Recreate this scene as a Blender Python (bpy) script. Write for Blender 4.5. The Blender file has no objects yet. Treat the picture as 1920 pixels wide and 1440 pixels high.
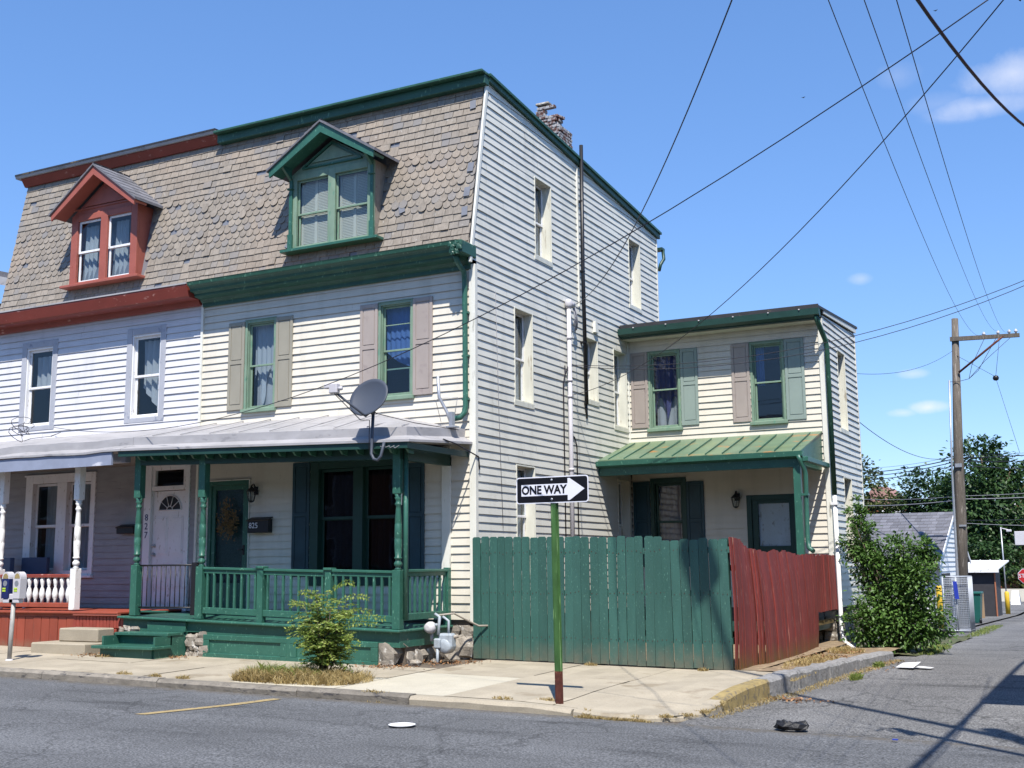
import bpy, math, random
from mathutils import Vector, Matrix
R = math.radians
rnd = random.Random(7)
scene = bpy.context.scene
col = scene.collection

# ------------------------------------------------------------------ camera
cam_d = bpy.data.cameras.new("camera")
cam = bpy.data.objects.new("camera", cam_d)
col.objects.link(cam)
yaw, pit, rol = -0.48154986, 0.15514975, -0.00953052
f_ = Vector((math.sin(yaw)*math.cos(pit), math.cos(yaw)*math.cos(pit), math.sin(pit)))
r_ = Vector((math.cos(yaw), -math.sin(yaw), 0)); u_ = r_.cross(f_)
r2 = math.cos(rol)*r_ + math.sin(rol)*u_
u2 = -math.sin(rol)*r_ + math.cos(rol)*u_
cam.matrix_world = Matrix(((r2.x, u2.x, -f_.x, 0), (r2.y, u2.y, -f_.y, 0), (r2.z, u2.z, -f_.z, 1.6), (0, 0, 0, 1)))
cam_d.sensor_width = 36; cam_d.lens = 40.835
cam_d.clip_start = .05; cam_d.clip_end = 2000
scene.camera = cam

# ------------------------------------------------------------------ light, sky, exposure
SUN = Vector((.2568, -.4780, .8400)).normalized()
sun_el = math.asin(SUN.z); sun_az = math.atan2(SUN.x, SUN.y)
sd = bpy.data.lights.new("sun", 'SUN'); sd.energy = 4.9; sd.angle = R(.53); sd.color = (1.0, .955, .88)
so = bpy.data.objects.new("sun", sd); so.rotation_euler = SUN.to_track_quat('Z', 'Y').to_euler(); so.location = (0, 0, 30)
col.objects.link(so)
w = bpy.data.worlds.new("World"); scene.world = w; w.use_nodes = True
nt = w.node_tree; N = nt.nodes; L = nt.links; N.clear()
out = N.new('ShaderNodeOutputWorld'); bg = N.new('ShaderNodeBackground'); bg.inputs['Strength'].default_value = .10
sky = N.new('ShaderNodeTexSky'); sky.sky_type = 'NISHITA'; sky.sun_disc = False
sky.sun_elevation = sun_el; sky.sun_rotation = sun_az
sky.altitude = 300; sky.air_density = 1.0; sky.dust_density = .0; sky.ozone_density = 1.6
tc = N.new('ShaderNodeTexCoord')
def wn(op, a, b=None, vec=False):
    n = N.new('ShaderNodeVectorMath' if vec else 'ShaderNodeMath'); n.operation = op
    for i, v in enumerate((a, b)):
        if v is None: continue
        if hasattr(v, 'links'): L.new(v, n.inputs[i])
        else: n.inputs[i].default_value = v
    return n.outputs['Value'] if (vec and op == 'DOT_PRODUCT') else n.outputs[0]
noi = N.new('ShaderNodeTexNoise'); noi.inputs['Scale'].default_value = 11; noi.inputs['Detail'].default_value = 9; noi.inputs['Roughness'].default_value = .6
L.new(tc.outputs['Generated'], noi.inputs['Vector'])
mask = None
# compact fair-weather clouds low in the north-north-west: (azimuth deg from +Y, elevation, half width, half height, strength)
for az, el, hw, hh, st in ((-3.0, 21.7, 3.0, 1.4, .60), (-4.4, 20.5, 3.2, .75, .50), (-8.2, 22.4, 1.4, .8, .14), (-6.4, 20.9, 1.8, .7, .15), (8, 25, 5, 3, .9), (30, 30, 8, 4, .9),
                       (-8.3, 8.7, .9, .30, .40), (-7.7, 7.1, 1.15, .40, .75), (-8.9, 6.9, .9, .26, .42), (-10.4, 13.3, .75, .36, .30),
                       (-70, 18, 7, 3, .8), (60, 16, 8, 3, .8), (150, 22, 9, 4, .8), (-150, 15, 9, 3, .8)):
    a, e = R(az), R(el)
    c = Vector((math.sin(a)*math.cos(e), math.cos(a)*math.cos(e), math.sin(e)))
    ri = Vector((math.cos(a), -math.sin(a), 0)); up = ri.cross(c)
    x = wn('DOT_PRODUCT', tc.outputs['Generated'], tuple(ri/math.tan(R(hw))), True)
    y = wn('DOT_PRODUCT', tc.outputs['Generated'], tuple(up/math.tan(R(hh))), True)
    z = wn('DOT_PRODUCT', tc.outputs['Generated'], tuple(c), True)
    d = wn('ADD', wn('MULTIPLY', x, x), wn('MULTIPLY', y, y))
    m = wn('MULTIPLY', wn('SUBTRACT', 1.0, wn('SQRT', d)), 1.0)
    m = wn('MULTIPLY', wn('GREATER_THAN', z, .3), m)
    n = wn('ADD', m, wn('MULTIPLY', wn('SUBTRACT', noi.outputs[0], .55), 2.6))
    n = wn('MULTIPLY', wn('SMOOTH_MIN', wn('MAXIMUM', n, 0.0), 1.0), wn('MULTIPLY', wn('MINIMUM', wn('MAXIMUM', wn('MULTIPLY', m, 3.0), 0.0), 1.0), st))
    mask = n if mask is None else wn('MAXIMUM', mask, n)
mx = N.new('ShaderNodeMix'); mx.data_type = 'RGBA'
L.new(wn('MINIMUM', mask, .85), mx.inputs[0]); hs = N.new('ShaderNodeHueSaturation'); hs.inputs['Saturation'].default_value = 1.16; hs.inputs['Value'].default_value = 1.12; gm = N.new('ShaderNodeGamma'); gm.inputs[1].default_value = .66; L.new(sky.outputs[0], gm.inputs[0]); tn = N.new('ShaderNodeMix'); tn.data_type = 'RGBA'; tn.blend_type = 'MULTIPLY'; tn.inputs[0].default_value = 1; tn.inputs[7].default_value = (1.33, 1.57, 2.06, 1); L.new(gm.outputs[0], tn.inputs[6]); L.new(tn.outputs[2], hs.inputs['Color']); L.new(hs.outputs[0], mx.inputs[6]); mx.inputs[7].default_value = (6.9, 7.0, 7.6, 1)
L.new(mx.outputs[2], bg.inputs['Color']); L.new(bg.outputs[0], out.inputs[0])
vs = scene.view_settings; vs.view_transform = 'Standard'; vs.look = 'None'; vs.exposure = .6; vs.gamma = 1; vs.use_curve_mapping = False
scene.cycles.max_bounces = 8; scene.cycles.diffuse_bounces = 2; scene.cycles.transparent_max_bounces = 24; scene.cycles.caustics_reflective = False; scene.cycles.caustics_refractive = False
scene.cycles.use_denoising = True

# ------------------------------------------------------------------ materials
def mat(name, c, rough=.6, var=.12, scale=(3, 3, 3), bump=.12, bscale=70, c2=None, amt=.0, c2scale=(6, 6, 6), metal=0., orand=0., spec=.4, det=4, base=None, c3=None, amt3=0, c3scale=(1, 1, 1), hue=None):
    m = bpy.data.materials.new(name); m.use_nodes = True
    n = m.node_tree.nodes; l = m.node_tree.links
    p = n['Principled BSDF']; p.inputs['Roughness'].default_value = rough; p.inputs['Metallic'].default_value = metal
    p.inputs['Specular IOR Level'].default_value = spec
    g = n.new('ShaderNodeNewGeometry')
    def noise(sc, detail=4, w_=0.):
        mp = n.new('ShaderNodeMapping'); mp.inputs['Scale'].default_value = sc; mp.inputs['Location'].default_value = (w_, w_*.7, w_*1.3)
        l.new(g.outputs['Position'], mp.inputs[0])
        t = n.new('ShaderNodeTexNoise'); t.inputs['Scale'].default_value = 1; t.inputs['Detail'].default_value = detail; t.inputs['Roughness'].default_value = .6
        l.new(mp.outputs[0], t.inputs['Vector']); return t.outputs[0]
    def ramp(src, a, b, ca, cb):
        r = n.new('ShaderNodeValToRGB'); e = r.color_ramp.elements
        e[0].position = a; e[0].color = ca; e[1].position = b; e[1].color = cb
        l.new(src, r.inputs[0]); return r.outputs[0]
    def mixc(fac, a, b, mode='MIX'):
        k = n.new('ShaderNodeMix'); k.data_type = 'RGBA'; k.blend_type = mode
        if hasattr(fac, 'links'): l.new(fac, k.inputs[0])
        else: k.inputs[0].default_value = fac
        for s, i in ((a, 6), (b, 7)):
            if hasattr(s, 'links'): l.new(s, k.inputs[i])
            else: k.inputs[i].default_value = (*s, 1)
        return k.outputs[2]
    v = ramp(noise(scale, det), .3, .7, (1-var,)*3+(1,), (1+var*.6,)*3+(1,))
    cur = mixc(1.0, c, v, 'MULTIPLY')
    if orand:
        oi = n.new('ShaderNodeObjectInfo'); ad = n.new('ShaderNodeMath'); ad.operation = 'ADD'
        l.new(oi.outputs['Random'], ad.inputs[0]); l.new(g.outputs['Random Per Island'], ad.inputs[1])
        fr = n.new('ShaderNodeMath'); fr.operation = 'FRACT'; l.new(ad.outputs[0], fr.inputs[0])
        cur = mixc(1.0, cur, ramp(fr.outputs[0], 0, 1, (1-orand,)*3+(1,), (1+orand*.7,)*3+(1,)), 'MULTIPLY')
        if hue:
            m2 = n.new('ShaderNodeMath'); m2.operation = 'MULTIPLY'; m2.inputs[1].default_value = 7.31; l.new(fr.outputs[0], m2.inputs[0])
            f2 = n.new('ShaderNodeMath'); f2.operation = 'FRACT'; l.new(m2.outputs[0], f2.inputs[0])
            cur = mixc(ramp(f2.outputs[0], .72, 1, (0, 0, 0, 1), (1, 1, 1, 1)), cur, hue)
    if c2: cur = mixc(ramp(noise(c2scale, 6, 3.3), .62-amt*.5, .68-amt*.4, (0, 0, 0, 1), (1, 1, 1, 1)), cur, c2)
    if c3: cur = mixc(ramp(noise(c3scale, 5, 9.1), .5, .85, (0, 0, 0, 1), (amt3,)*3+(1,)), cur, c3)
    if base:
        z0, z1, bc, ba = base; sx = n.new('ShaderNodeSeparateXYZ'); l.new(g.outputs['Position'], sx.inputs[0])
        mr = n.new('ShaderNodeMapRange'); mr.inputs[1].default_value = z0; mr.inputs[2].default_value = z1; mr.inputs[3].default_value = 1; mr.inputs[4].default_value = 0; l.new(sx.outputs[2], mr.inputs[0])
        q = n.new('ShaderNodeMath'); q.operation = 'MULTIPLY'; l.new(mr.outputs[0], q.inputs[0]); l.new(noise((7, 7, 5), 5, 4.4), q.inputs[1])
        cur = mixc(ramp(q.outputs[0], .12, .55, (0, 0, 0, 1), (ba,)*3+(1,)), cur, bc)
    l.new(cur, p.inputs['Base Color'])
    if bump:
        b = n.new('ShaderNodeBump'); b.inputs['Strength'].default_value = bump; b.inputs['Distance'].default_value = .01
        l.new(noise((bscale,)*3, 3, 1.), b.inputs['Height']); l.new(b.outputs[0], p.inputs['Normal'])
    return m
M = {}
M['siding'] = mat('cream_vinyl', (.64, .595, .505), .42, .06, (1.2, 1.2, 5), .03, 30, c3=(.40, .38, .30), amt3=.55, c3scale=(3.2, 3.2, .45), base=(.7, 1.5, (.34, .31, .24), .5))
M['siding_side'] = mat('sky_tinted_cream_vinyl', (.665, .65, .58), .42, .07, (1.2, 1.2, 4), .03, 30, c3=(.40, .39, .33), amt3=.6, c3scale=(3, 3, .4), base=(.7, 1.8, (.33, .32, .26), .5))  # same cream vinyl, with the side's cooler sky light put into its colour
M['siding_lav'] = mat('lavender_white_clapboard', (.62, .61, .625), .5, .06, (1.5, 1.5, 5), .05, 40, c3=(.40, .40, .42), amt3=.55, c3scale=(3, 3, .5))
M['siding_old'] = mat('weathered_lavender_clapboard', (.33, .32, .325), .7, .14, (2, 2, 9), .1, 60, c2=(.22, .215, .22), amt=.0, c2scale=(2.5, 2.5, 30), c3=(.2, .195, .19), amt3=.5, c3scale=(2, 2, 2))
M['siding_porch'] = mat('shaded_cream_vinyl', (.40, .395, .33), .5, .1, (2, 2, 5), .05, 40, c3=(.34, .35, .3), amt3=.45, c3scale=(1.5, 1.5, 2))  # cream vinyl copy, darkened in colour to stand in for porch shade
M['trimwhite'] = mat('cream_trim', (.70, .69, .62), .45, .08, (4, 4, 2), .05, c2=(.45, .44, .38), amt=.03, c2scale=(12, 12, 2))
M['reveal'] = mat('cream_reveal_metal', (.66, .65, .56), .45, .12, (6, 6, 1.5), .05, c2=(.42, .38, .3), amt=.04, c2scale=(14, 14, 2))
M['white'] = mat('white_paint', (.76, .76, .77), .45, .06, (5, 5, 3), .08, c2=(.45, .42, .38), amt=.03, c2scale=(18, 18, 8))
M['postwhite'] = mat('chalky_white_paint', (.74, .73, .71), .55, .1, (7, 7, 3), .15, c2=(.42, .38, .33), amt=.05, c2scale=(25, 25, 9))
M['greytrim'] = mat('blue_grey_casing', (.38, .39, .43), .5, .1, (4, 4, 3), .06, c2=(.22, .24, .3), amt=.03)
M['green'] = mat('green_trim_paint', (.024, .085, .058), .45, .2, (4, 4, 4), .12, c2=(.10, .22, .15), amt=.02, c2scale=(20, 20, 8))
M['greenlight'] = mat('faded_light_green_paint', (.19, .275, .20), .5, .16, (5, 5, 3), .12, c2=(.12, .24, .17), amt=.08, c2scale=(16, 16, 6))
M['greenporch'] = mat('porch_green_paint', (.032, .115, .083), .38, .14, (4, 4, 4), .12, c2=(.12, .28, .2), amt=.01, c2scale=(30, 30, 14))
M['greenfence'] = mat('fence_green_stain', (.034, .102, .084), .55, .16, (5, 5, 1.2), .4, 45, c2=(.12, .26, .20), amt=-.02, c2scale=(60, 60, 22), orand=.16, c3=(.018, .07, .055), amt3=.7, c3scale=(6, 6, .6), base=(.15, .62, (.13, .12, .085), .75))
M['greendark'] = mat('dark_green_paint', (.016, .052, .042), .4, .15, (4, 4, 4), .1)
M['teal'] = mat('dark_blue_green_shutter', (.018, .052, .068), .4, .2, (3, 3, 3), .08)
M['shutolive'] = mat('grey_olive_shutter', (.29, .27, .215), .5, .08, (4, 4, 2), .05)
M['shutpink'] = mat('pinkish_taupe_shutter', (.345, .295, .265), .45, .08, (4, 4, 2), .05, c2=(.3, .25, .23), amt=.02)
M['shutteal'] = mat('grey_green_shutter', (.245, .305, .275), .45, .08, (4, 4, 2), .05)
M['red'] = mat('brick_red_cornice_paint', (.215, .042, .028), .5, .12, (3, 3, 3), .08, c2=(.42, .2, .16), amt=-.01, c2scale=(5, 5, 12))
M['salmon'] = mat('salmon_red_paint', (.33, .095, .068), .5, .12, (4, 4, 4), .08, c2=(.28, .07, .045), amt=.03)
M['skirtred'] = mat('orange_red_boards', (.27, .058, .032), .55, .14, (5, 5, 2), .2, c2=(.2, .05, .03), amt=.03, c2scale=(12, 12, 3), orand=.14, base=(.2, .5, (.20, .15, .10), .7))
M['fencered'] = mat('barn_red_stain', (.195, .032, .026), .65, .25, (30, 30, 1.2), .5, 60, c2=(.42, .24, .18), amt=-.01, c2scale=(46, 46, 2.0), orand=.16, c3=(.09, .03, .025), amt3=.6, c3scale=(12, 12, .8), base=(.0, .60, (.12, .095, .02), .95))
M['moss'] = mat('mossy_wood', (.14, .10, .035), .8, .3, (10, 10, 4), .4)
M['slate'] = mat('weathered_slate', (.262, .226, .186), .62, .22, (26, 26, 9), .35, 90, c2=(.36, .34, .31), amt=-.03, c2scale=(15, 15, 15), orand=.13, hue=(.20, .19, .185), c3=(.36, .265, .19), amt3=.5, c3scale=(.7, .7, .7))
M['slatepatch'] = mat('grey_metal_patch', (.21, .215, .235), .4, .12, (5, 5, 5), .1, metal=.2)
M['shingle'] = mat('grey_asphalt_shingle', (.155, .155, .175), .8, .2, (20, 20, 20), .4, 120, orand=.25)
M['tar'] = mat('black_roofing', (.03, .03, .035), .6, .2, (6, 6, 6), .3, c2=(.16, .12, .07), amt=.02, c2scale=(3, 3, 3))
M['roofmetal'] = mat('lavender_white_roof_coating', (.35, .34, .345), .5, .16, (2, 2, 5), .15, 25, c2=(.24, .235, .24), amt=.07, c2scale=(2.2, 5, 5), c3=(.36, .35, .38), amt3=.4, c3scale=(8, 8, 20))
M['fasciagrey'] = mat('blue_grey_fascia', (.25, .28, .37), .5, .1, (4, 4, 4), .1, c2=(.55, .56, .62), amt=.06, c2scale=(1.8, 1.8, 6))
M['greenmetal'] = mat('faded_green_tin', (.125, .185, .115), .45, .15, (1.5, 1.5, 6), .1, 20, c2=(.33, .17, .06), amt=.035, c2scale=(1.7, 3, 3), c3=(.25, .29, .12), amt3=.6, c3scale=(1.1, 1.1, 3))
M['darkceil'] = mat('shade_darkened_board_ceiling', (.20, .19, .17), .8, .15, (3, 3, 3), .2)  # grey boards coloured darker to deepen the shade under the porches
M['stone'] = mat('rough_limestone', (.30, .265, .22), .85, .3, (8, 8, 8), .9, 35, c2=(.52, .50, .46), amt=.08, c2scale=(9, 9, 9), orand=.25)
M['dirtstone'] = mat('mortar_dirt', (.13, .105, .08), .95, .3, (9, 9, 9), .8, 40)
M['brick'] = mat('old_brick', (.12, .055, .045), .85, .3, (14, 14, 14), .6, 60, c2=(.36, .36, .37), amt=.38, c2scale=(11, 11, 11), orand=.2)
M['brickfar'] = mat('orange_brick', (.34, .13, .07), .85, .15, (9, 9, 9), .3)
M['brickred'] = mat('red_painted_brick', (.27, .05, .032), .6, .15, (9, 9, 9), .4, 60, orand=.1)
M['concrete'] = mat('old_concrete', (.38, .33, .25), .9, .14, (2.3, 2.3, 2.3), .5, 110, c2=(.27, .225, .16), amt=.05, c2scale=(1.2, 1.2, 1.2), orand=.10, c3=(.21, .18, .135), amt3=.8, c3scale=(55, 55, 55))
M['concretewhite'] = mat('newer_concrete', (.47, .43, .34), .9, .08, (3, 3, 3), .4, 110, c3=(.27, .24, .19), amt3=.75, c3scale=(55, 55, 55))
M['curb'] = mat('curb_stone', (.23, .205, .17), .9, .3, (7, 7, 7), .9, 45, c2=(.07, .065, .065), amt=.12, c2scale=(5, 5, 14), orand=.2)
M['granite'] = mat('grey_granite', (.25, .245, .24), .9, .35, (11, 11, 11), 1.0, 26, c2=(.13, .125, .115), amt=.10, c2scale=(16, 16, 22), orand=.18)
M['yellow'] = mat('worn_yellow_paint', (.31, .235, .10), .85, .25, (7, 7, 7), .8, 50, c2=(.17, .14, .09), amt=.16, c2scale=(12, 12, 12))
M['lineyellow'] = mat('faded_road_line', (.36, .27, .13), .85, .15, (9, 9, 9), .5, 90, c2=(.12, .12, .115), amt=.1, c2scale=(22, 22, 22))
M['glassm'] = None
M['steel'] = mat('galvanised_steel', (.42, .43, .45), .42, .12, (9, 9, 9), .08, metal=.6, c2=(.3, .2, .12), amt=-.02)
M['meterpost'] = mat('grey_painted_pipe', (.33, .32, .30), .5, .15, (9, 9, 9), .1, c2=(.25, .12, .05), amt=.02)
M['dish'] = mat('grey_dish_enamel', (.058, .068, .09), .5, .05, (3, 3, 3), .02)
M['lnb'] = mat('light_grey_plastic', (.52, .5, .52), .45, .05, (3, 3, 3), .02)
M['black'] = mat('black_paint', (.012, .012, .014), .4, .1, (4, 4, 4), .03)
M['cable'] = mat('black_cable', (.016, .014, .022), .55, .1, (4, 4, 4), .0)
M['cablegrey'] = mat('grey_cable', (.25, .25, .27), .55, .1, (4, 4, 4), .0)
M['wood'] = mat('weathered_pole_wood', (.125, .105, .085), .9, .35, (18, 18, 1.6), .7, 30, c2=(.25, .22, .19), amt=.08, c2scale=(22, 22, 2), c3=(.05, .035, .03), amt3=.6, c3scale=(9, 9, 1.5))
M['signgreen'] = mat('green_sign_post', (.05, .12, .035), .4, .3, (14, 14, 3), .06, c2=(.20, .33, .14), amt=.06, c2scale=(40, 40, 2))
M['rust'] = mat('rust', (.085, .022, .014), .85, .4, (14, 14, 14), .7, 60, c2=(.30, .14, .09), amt=.02)
M['signwhite'] = mat('reflective_white', (.70, .70, .76), .35, .04, (9, 9, 9), .03)
M['signblack'] = mat('sign_black', (.008, .008, .010), .3, .1, (9, 9, 9), .0)
M['stopred'] = mat('sign_red', (.42, .02, .02), .4, .05, (9, 9, 9), .0)
M['blue'] = mat('royal_blue_print', (.02, .04, .32), .4, .05, (9, 9, 9), .0)
M['meterblue'] = mat('dark_blue_enamel', (.015, .022, .10), .35, .1, (9, 9, 9), .0)
M['lime'] = mat('lime_sticker', (.45, .62, .05), .5, .05, (9, 9, 9), .0)
M['gas'] = mat('pale_grey_meter', (.34, .38, .42), .45, .2, (9, 9, 9), .15, c2=(.5, .48, .42), amt=.06)
M['pipecream'] = mat('cream_painted_pipe', (.33, .29, .24), .5, .15, (9, 9, 9), .1, c2=(.25, .1, .05), amt=.03)
M['bin'] = mat('green_plastic', (.015, .10, .085), .4, .08, (5, 5, 5), .03)
M['mesh'] = mat('galvanised_wire', (.42, .45, .50), .5, .1, (9, 9, 9), .0, metal=.2)
M['darkwall'] = mat('charcoal_and_eave_shade', (.035, .034, .04), .7, .15, (5, 5, 5), .2)
M['bollard'] = mat('yellow_bollard_paint', (.62, .40, .03), .5, .1, (5, 5, 5), .05)
M['postwood'] = mat('tan_timber', (.30, .20, .12), .85, .2, (12, 12, 2), .3)
M['rope'] = mat('tan_rope', (.42, .28, .18), .9, .1, (30, 30, 30), .2)
M['paper'] = mat('white_litter', (.72, .72, .72), .6, .05, (9, 9, 9), .05)
M['rag'] = mat('black_plastic_bag', (.010, .010, .012), .55, .2, (20, 20, 20), .6, 50)
M['chair'] = mat('slate_blue_wicker', (.045, .065, .12), .6, .15, (40, 40, 40), .3)
M['pinkroof'] = mat('pink_shingle', (.36, .20, .17), .8, .1, (9, 9, 9), .2)
M['stucco'] = mat('cream_stucco_wall', (.58, .54, .45), .8, .1, (2, 2, 2), .2)
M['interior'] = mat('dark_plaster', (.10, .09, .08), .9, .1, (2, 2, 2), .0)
M['leaf_bush'] = None
M['bark'] = mat('grey_bark', (.11, .085, .06), .9, .3, (14, 14, 4), .6, 30)
M['curtain_blue'] = None

def asphalt(name, base, contrast=.5, crack=.55, track=True):
    m = bpy.data.materials.new(name); m.use_nodes = True
    n = m.node_tree.nodes; l = m.node_tree.links; p = n['Principled BSDF']; p.inputs['Roughness'].default_value = .88; p.inputs['Specular IOR Level'].default_value = .3
    g = n.new('ShaderNodeNewGeometry')
    def tex(kind, sc, det=2):
        t = n.new(kind); t.inputs['Scale'].default_value = sc; l.new(g.outputs['Position'], t.inputs['Vector'])
        if kind == 'ShaderNodeTexNoise': t.inputs['Detail'].default_value = det; t.inputs['Roughness'].default_value = .65
        return t.outputs[0]
    def ramp(s, a, b, ca, cb):
        r = n.new('ShaderNodeValToRGB'); e = r.color_ramp.elements; e[0].position = a; e[1].position = b; e[0].color = (*ca, 1); e[1].color = (*cb, 1); l.new(s, r.inputs[0]); return r.outputs[0]
    def mul(a, b, f=1., mode='MULTIPLY'):
        k = n.new('ShaderNodeMix'); k.data_type = 'RGBA'; k.blend_type = mode; k.inputs[0].default_value = f
        for s, i in ((a, 6), (b, 7)):
            if hasattr(s, 'links'): l.new(s, k.inputs[i])
            else: k.inputs[i].default_value = (*s, 1)
        return k.outputs[2]
    sp = tex('ShaderNodeTexNoise', 52, 3)
    c = mul(base, ramp(sp, .40, .64, (1-contrast,)*3, (1+contrast*1.1,)*3))
    c = mul(c, ramp(tex('ShaderNodeTexNoise', 28, 4), .35, .65, (.82,)*3, (1.12,)*3))
    c = mul(c, ramp(tex('ShaderNodeTexNoise', .45, 6), .3, .7, (.80,)*3, (1.14,)*3))
    mp = n.new('ShaderNodeMapping'); mp.inputs['Scale'].default_value = (.35, 1.9, 1); l.new(g.outputs['Position'], mp.inputs[0])
    t = n.new('ShaderNodeTexNoise'); t.inputs['Scale'].default_value = 1; t.inputs['Detail'].default_value = 6; l.new(mp.outputs[0], t.inputs['Vector'])
    c = mul(c, ramp(t.outputs[0], .56, .72, (1, 1, 1), (.58, .58, .58)))
    vo = n.new('ShaderNodeTexVoronoi'); vo.feature = 'DISTANCE_TO_EDGE'; vo.inputs['Scale'].default_value = .33
    wv = n.new('ShaderNodeTexNoise'); wv.inputs['Scale'].default_value = 1.4; wv.inputs['Detail'].default_value = 5; l.new(g.outputs['Position'], wv.inputs['Vector'])
    vm = n.new('ShaderNodeVectorMath'); vm.operation = 'MULTIPLY_ADD'; l.new(wv.outputs['Color'], vm.inputs[0]); vm.inputs[1].default_value = (.9, .9, .9); l.new(g.outputs['Position'], vm.inputs[2]); l.new(vm.outputs[0], vo.inputs['Vector'])
    c = mul(c, ramp(vo.outputs['Distance'], .0, .010, (.38,)*3, (1, 1, 1)), crack)
    sx = n.new('ShaderNodeSeparateXYZ'); l.new(g.outputs['Position'], sx.inputs[0])
    q = n.new('ShaderNodeMath'); q.operation = 'SINE'; q2 = n.new('ShaderNodeMath'); q2.operation = 'MULTIPLY'; q2.inputs[1].default_value = 3.4; l.new(sx.outputs[1 if track else 0], q2.inputs[0]); l.new(q2.outputs[0], q.inputs[0])
    c = mul(c, ramp(q.outputs[0], -.6, .9, (.93,)*3, (1.07,)*3))
    if track:
        mr = n.new('ShaderNodeMapRange'); mr.inputs[1].default_value = 11.2; mr.inputs[2].default_value = 11.74; l.new(sx.outputs[1], mr.inputs[0])
        q3 = n.new('ShaderNodeMath'); q3.operation = 'MULTIPLY'; l.new(mr.outputs[0], q3.inputs[0]); l.new(tex('ShaderNodeTexNoise', 9, 5), q3.inputs[1])
        k = n.new('ShaderNodeMix'); k.data_type = 'RGBA'; l.new(ramp(q3.outputs[0], .25, .5, (0, 0, 0), (.75,)*3), k.inputs[0]); l.new(c, k.inputs[6]); k.inputs[7].default_value = (.10, .085, .065, 1); c = k.outputs[2]
    l.new(c, p.inputs['Base Color'])
    b = n.new('ShaderNodeBump'); b.inputs['Strength'].default_value = .6; b.inputs['Distance'].default_value = .008; l.new(sp, b.inputs['Height']); l.new(b.outputs[0], p.inputs['Normal'])
    return m
M['asphalt'] = asphalt('street_asphalt', (.122, .125, .131), .5)
M['alley'] = asphalt('alley_asphalt', (.158, .155, .152), .6, .8, False)
M['soil'] = mat('dry_soil', (.24, .175, .11), .95, .3, (5, 5, 5), .8, 40, c2=(.34, .27, .17), amt=.1)
M['grassground'] = mat('grass_ground', (.075, .085, .035), .95, .3, (3, 3, 3), .6, 40, c2=(.17, .14, .08), amt=.1)

def leafmat(name, c1, c2, trans=.35):
    m = bpy.data.materials.new(name); m.use_nodes = True
    n = m.node_tree.nodes; l = m.node_tree.links; p = n['Principled BSDF']; p.inputs['Roughness'].default_value = .45; p.inputs['Specular IOR Level'].default_value = .35
    g = n.new('ShaderNodeNewGeometry'); r = n.new('ShaderNodeValToRGB'); e = r.color_ramp.elements
    e[0].color = (*c1, 1); e[1].color = (*c2, 1); l.new(g.outputs['Random Per Island'], r.inputs[0]); l.new(r.outputs[0], p.inputs['Base Color'])
    t = n.new('ShaderNodeBsdfTranslucent'); l.new(r.outputs[0], t.inputs['Color'])
    mx = n.new('ShaderNodeMixShader'); mx.inputs[0].default_value = trans
    l.new(p.outputs[0], mx.inputs[1]); l.new(t.outputs[0], mx.inputs[2]); l.new(mx.outputs[0], n['Material Output'].inputs[0])
    return m
M['leaf_bush'] = leafmat('bush_leaf', (.045, .105, .02), (.15, .27, .065))
M['leaf_weed'] = leafmat('weed_leaf', (.13, .23, .04), (.42, .48, .13), .5)
M['leaf_tree'] = leafmat('tree_leaf', (.018, .046, .014), (.058, .115, .032), .25)
M['leaf_tree_b'] = leafmat('tree_leaf_olive', (.035, .055, .016), (.10, .12, .035), .25)
M['dry'] = leafmat('dry_blade', (.30, .21, .08), (.48, .38, .18), .25)
M['grassblade'] = leafmat('grass_blade', (.10, .17, .03), (.30, .33, .09), .3)
M['dead'] = leafmat('dead_leaf', (.16, .07, .03), (.36, .20, .09), .1)
M['wreath'] = leafmat('dried_wreath', (.06, .035, .012), (.20, .12, .03), .05)
def clothmat(name, c, tr=.4):
    m = bpy.data.materials.new(name); m.use_nodes = True
    n = m.node_tree.nodes; l = m.node_tree.links; p = n['Principled BSDF']; p.inputs['Roughness'].default_value = .9; p.inputs['Base Color'].default_value = (*c, 1)
    t = n.new('ShaderNodeBsdfTranslucent'); t.inputs['Color'].default_value = (*c, 1)
    mx = n.new('ShaderNodeMixShader'); mx.inputs[0].default_value = tr
    l.new(p.outputs[0], mx.inputs[1]); l.new(t.outputs[0], mx.inputs[2]); l.new(mx.outputs[0], n['Material Output'].inputs[0])
    return m
M['cur_white'] = clothmat('white_curtain', (.62, .62, .64))
M['cur_grey'] = clothmat('grey_curtain', (.52, .54, .57), .3)
M['cur_blue'] = clothmat('blue_curtain', (.10, .20, .48), .3)
M['cur_mauve'] = clothmat('mauve_curtain', (.42, .31, .30), .3)
M['cur_violet'] = clothmat('violet_curtain', (.10, .10, .25), .3)
M['navy'] = clothmat('navy_cloth', (.01, .014, .05), .1)
M['blind'] = clothmat('cream_louvre', (.75, .70, .58), .2)
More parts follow.
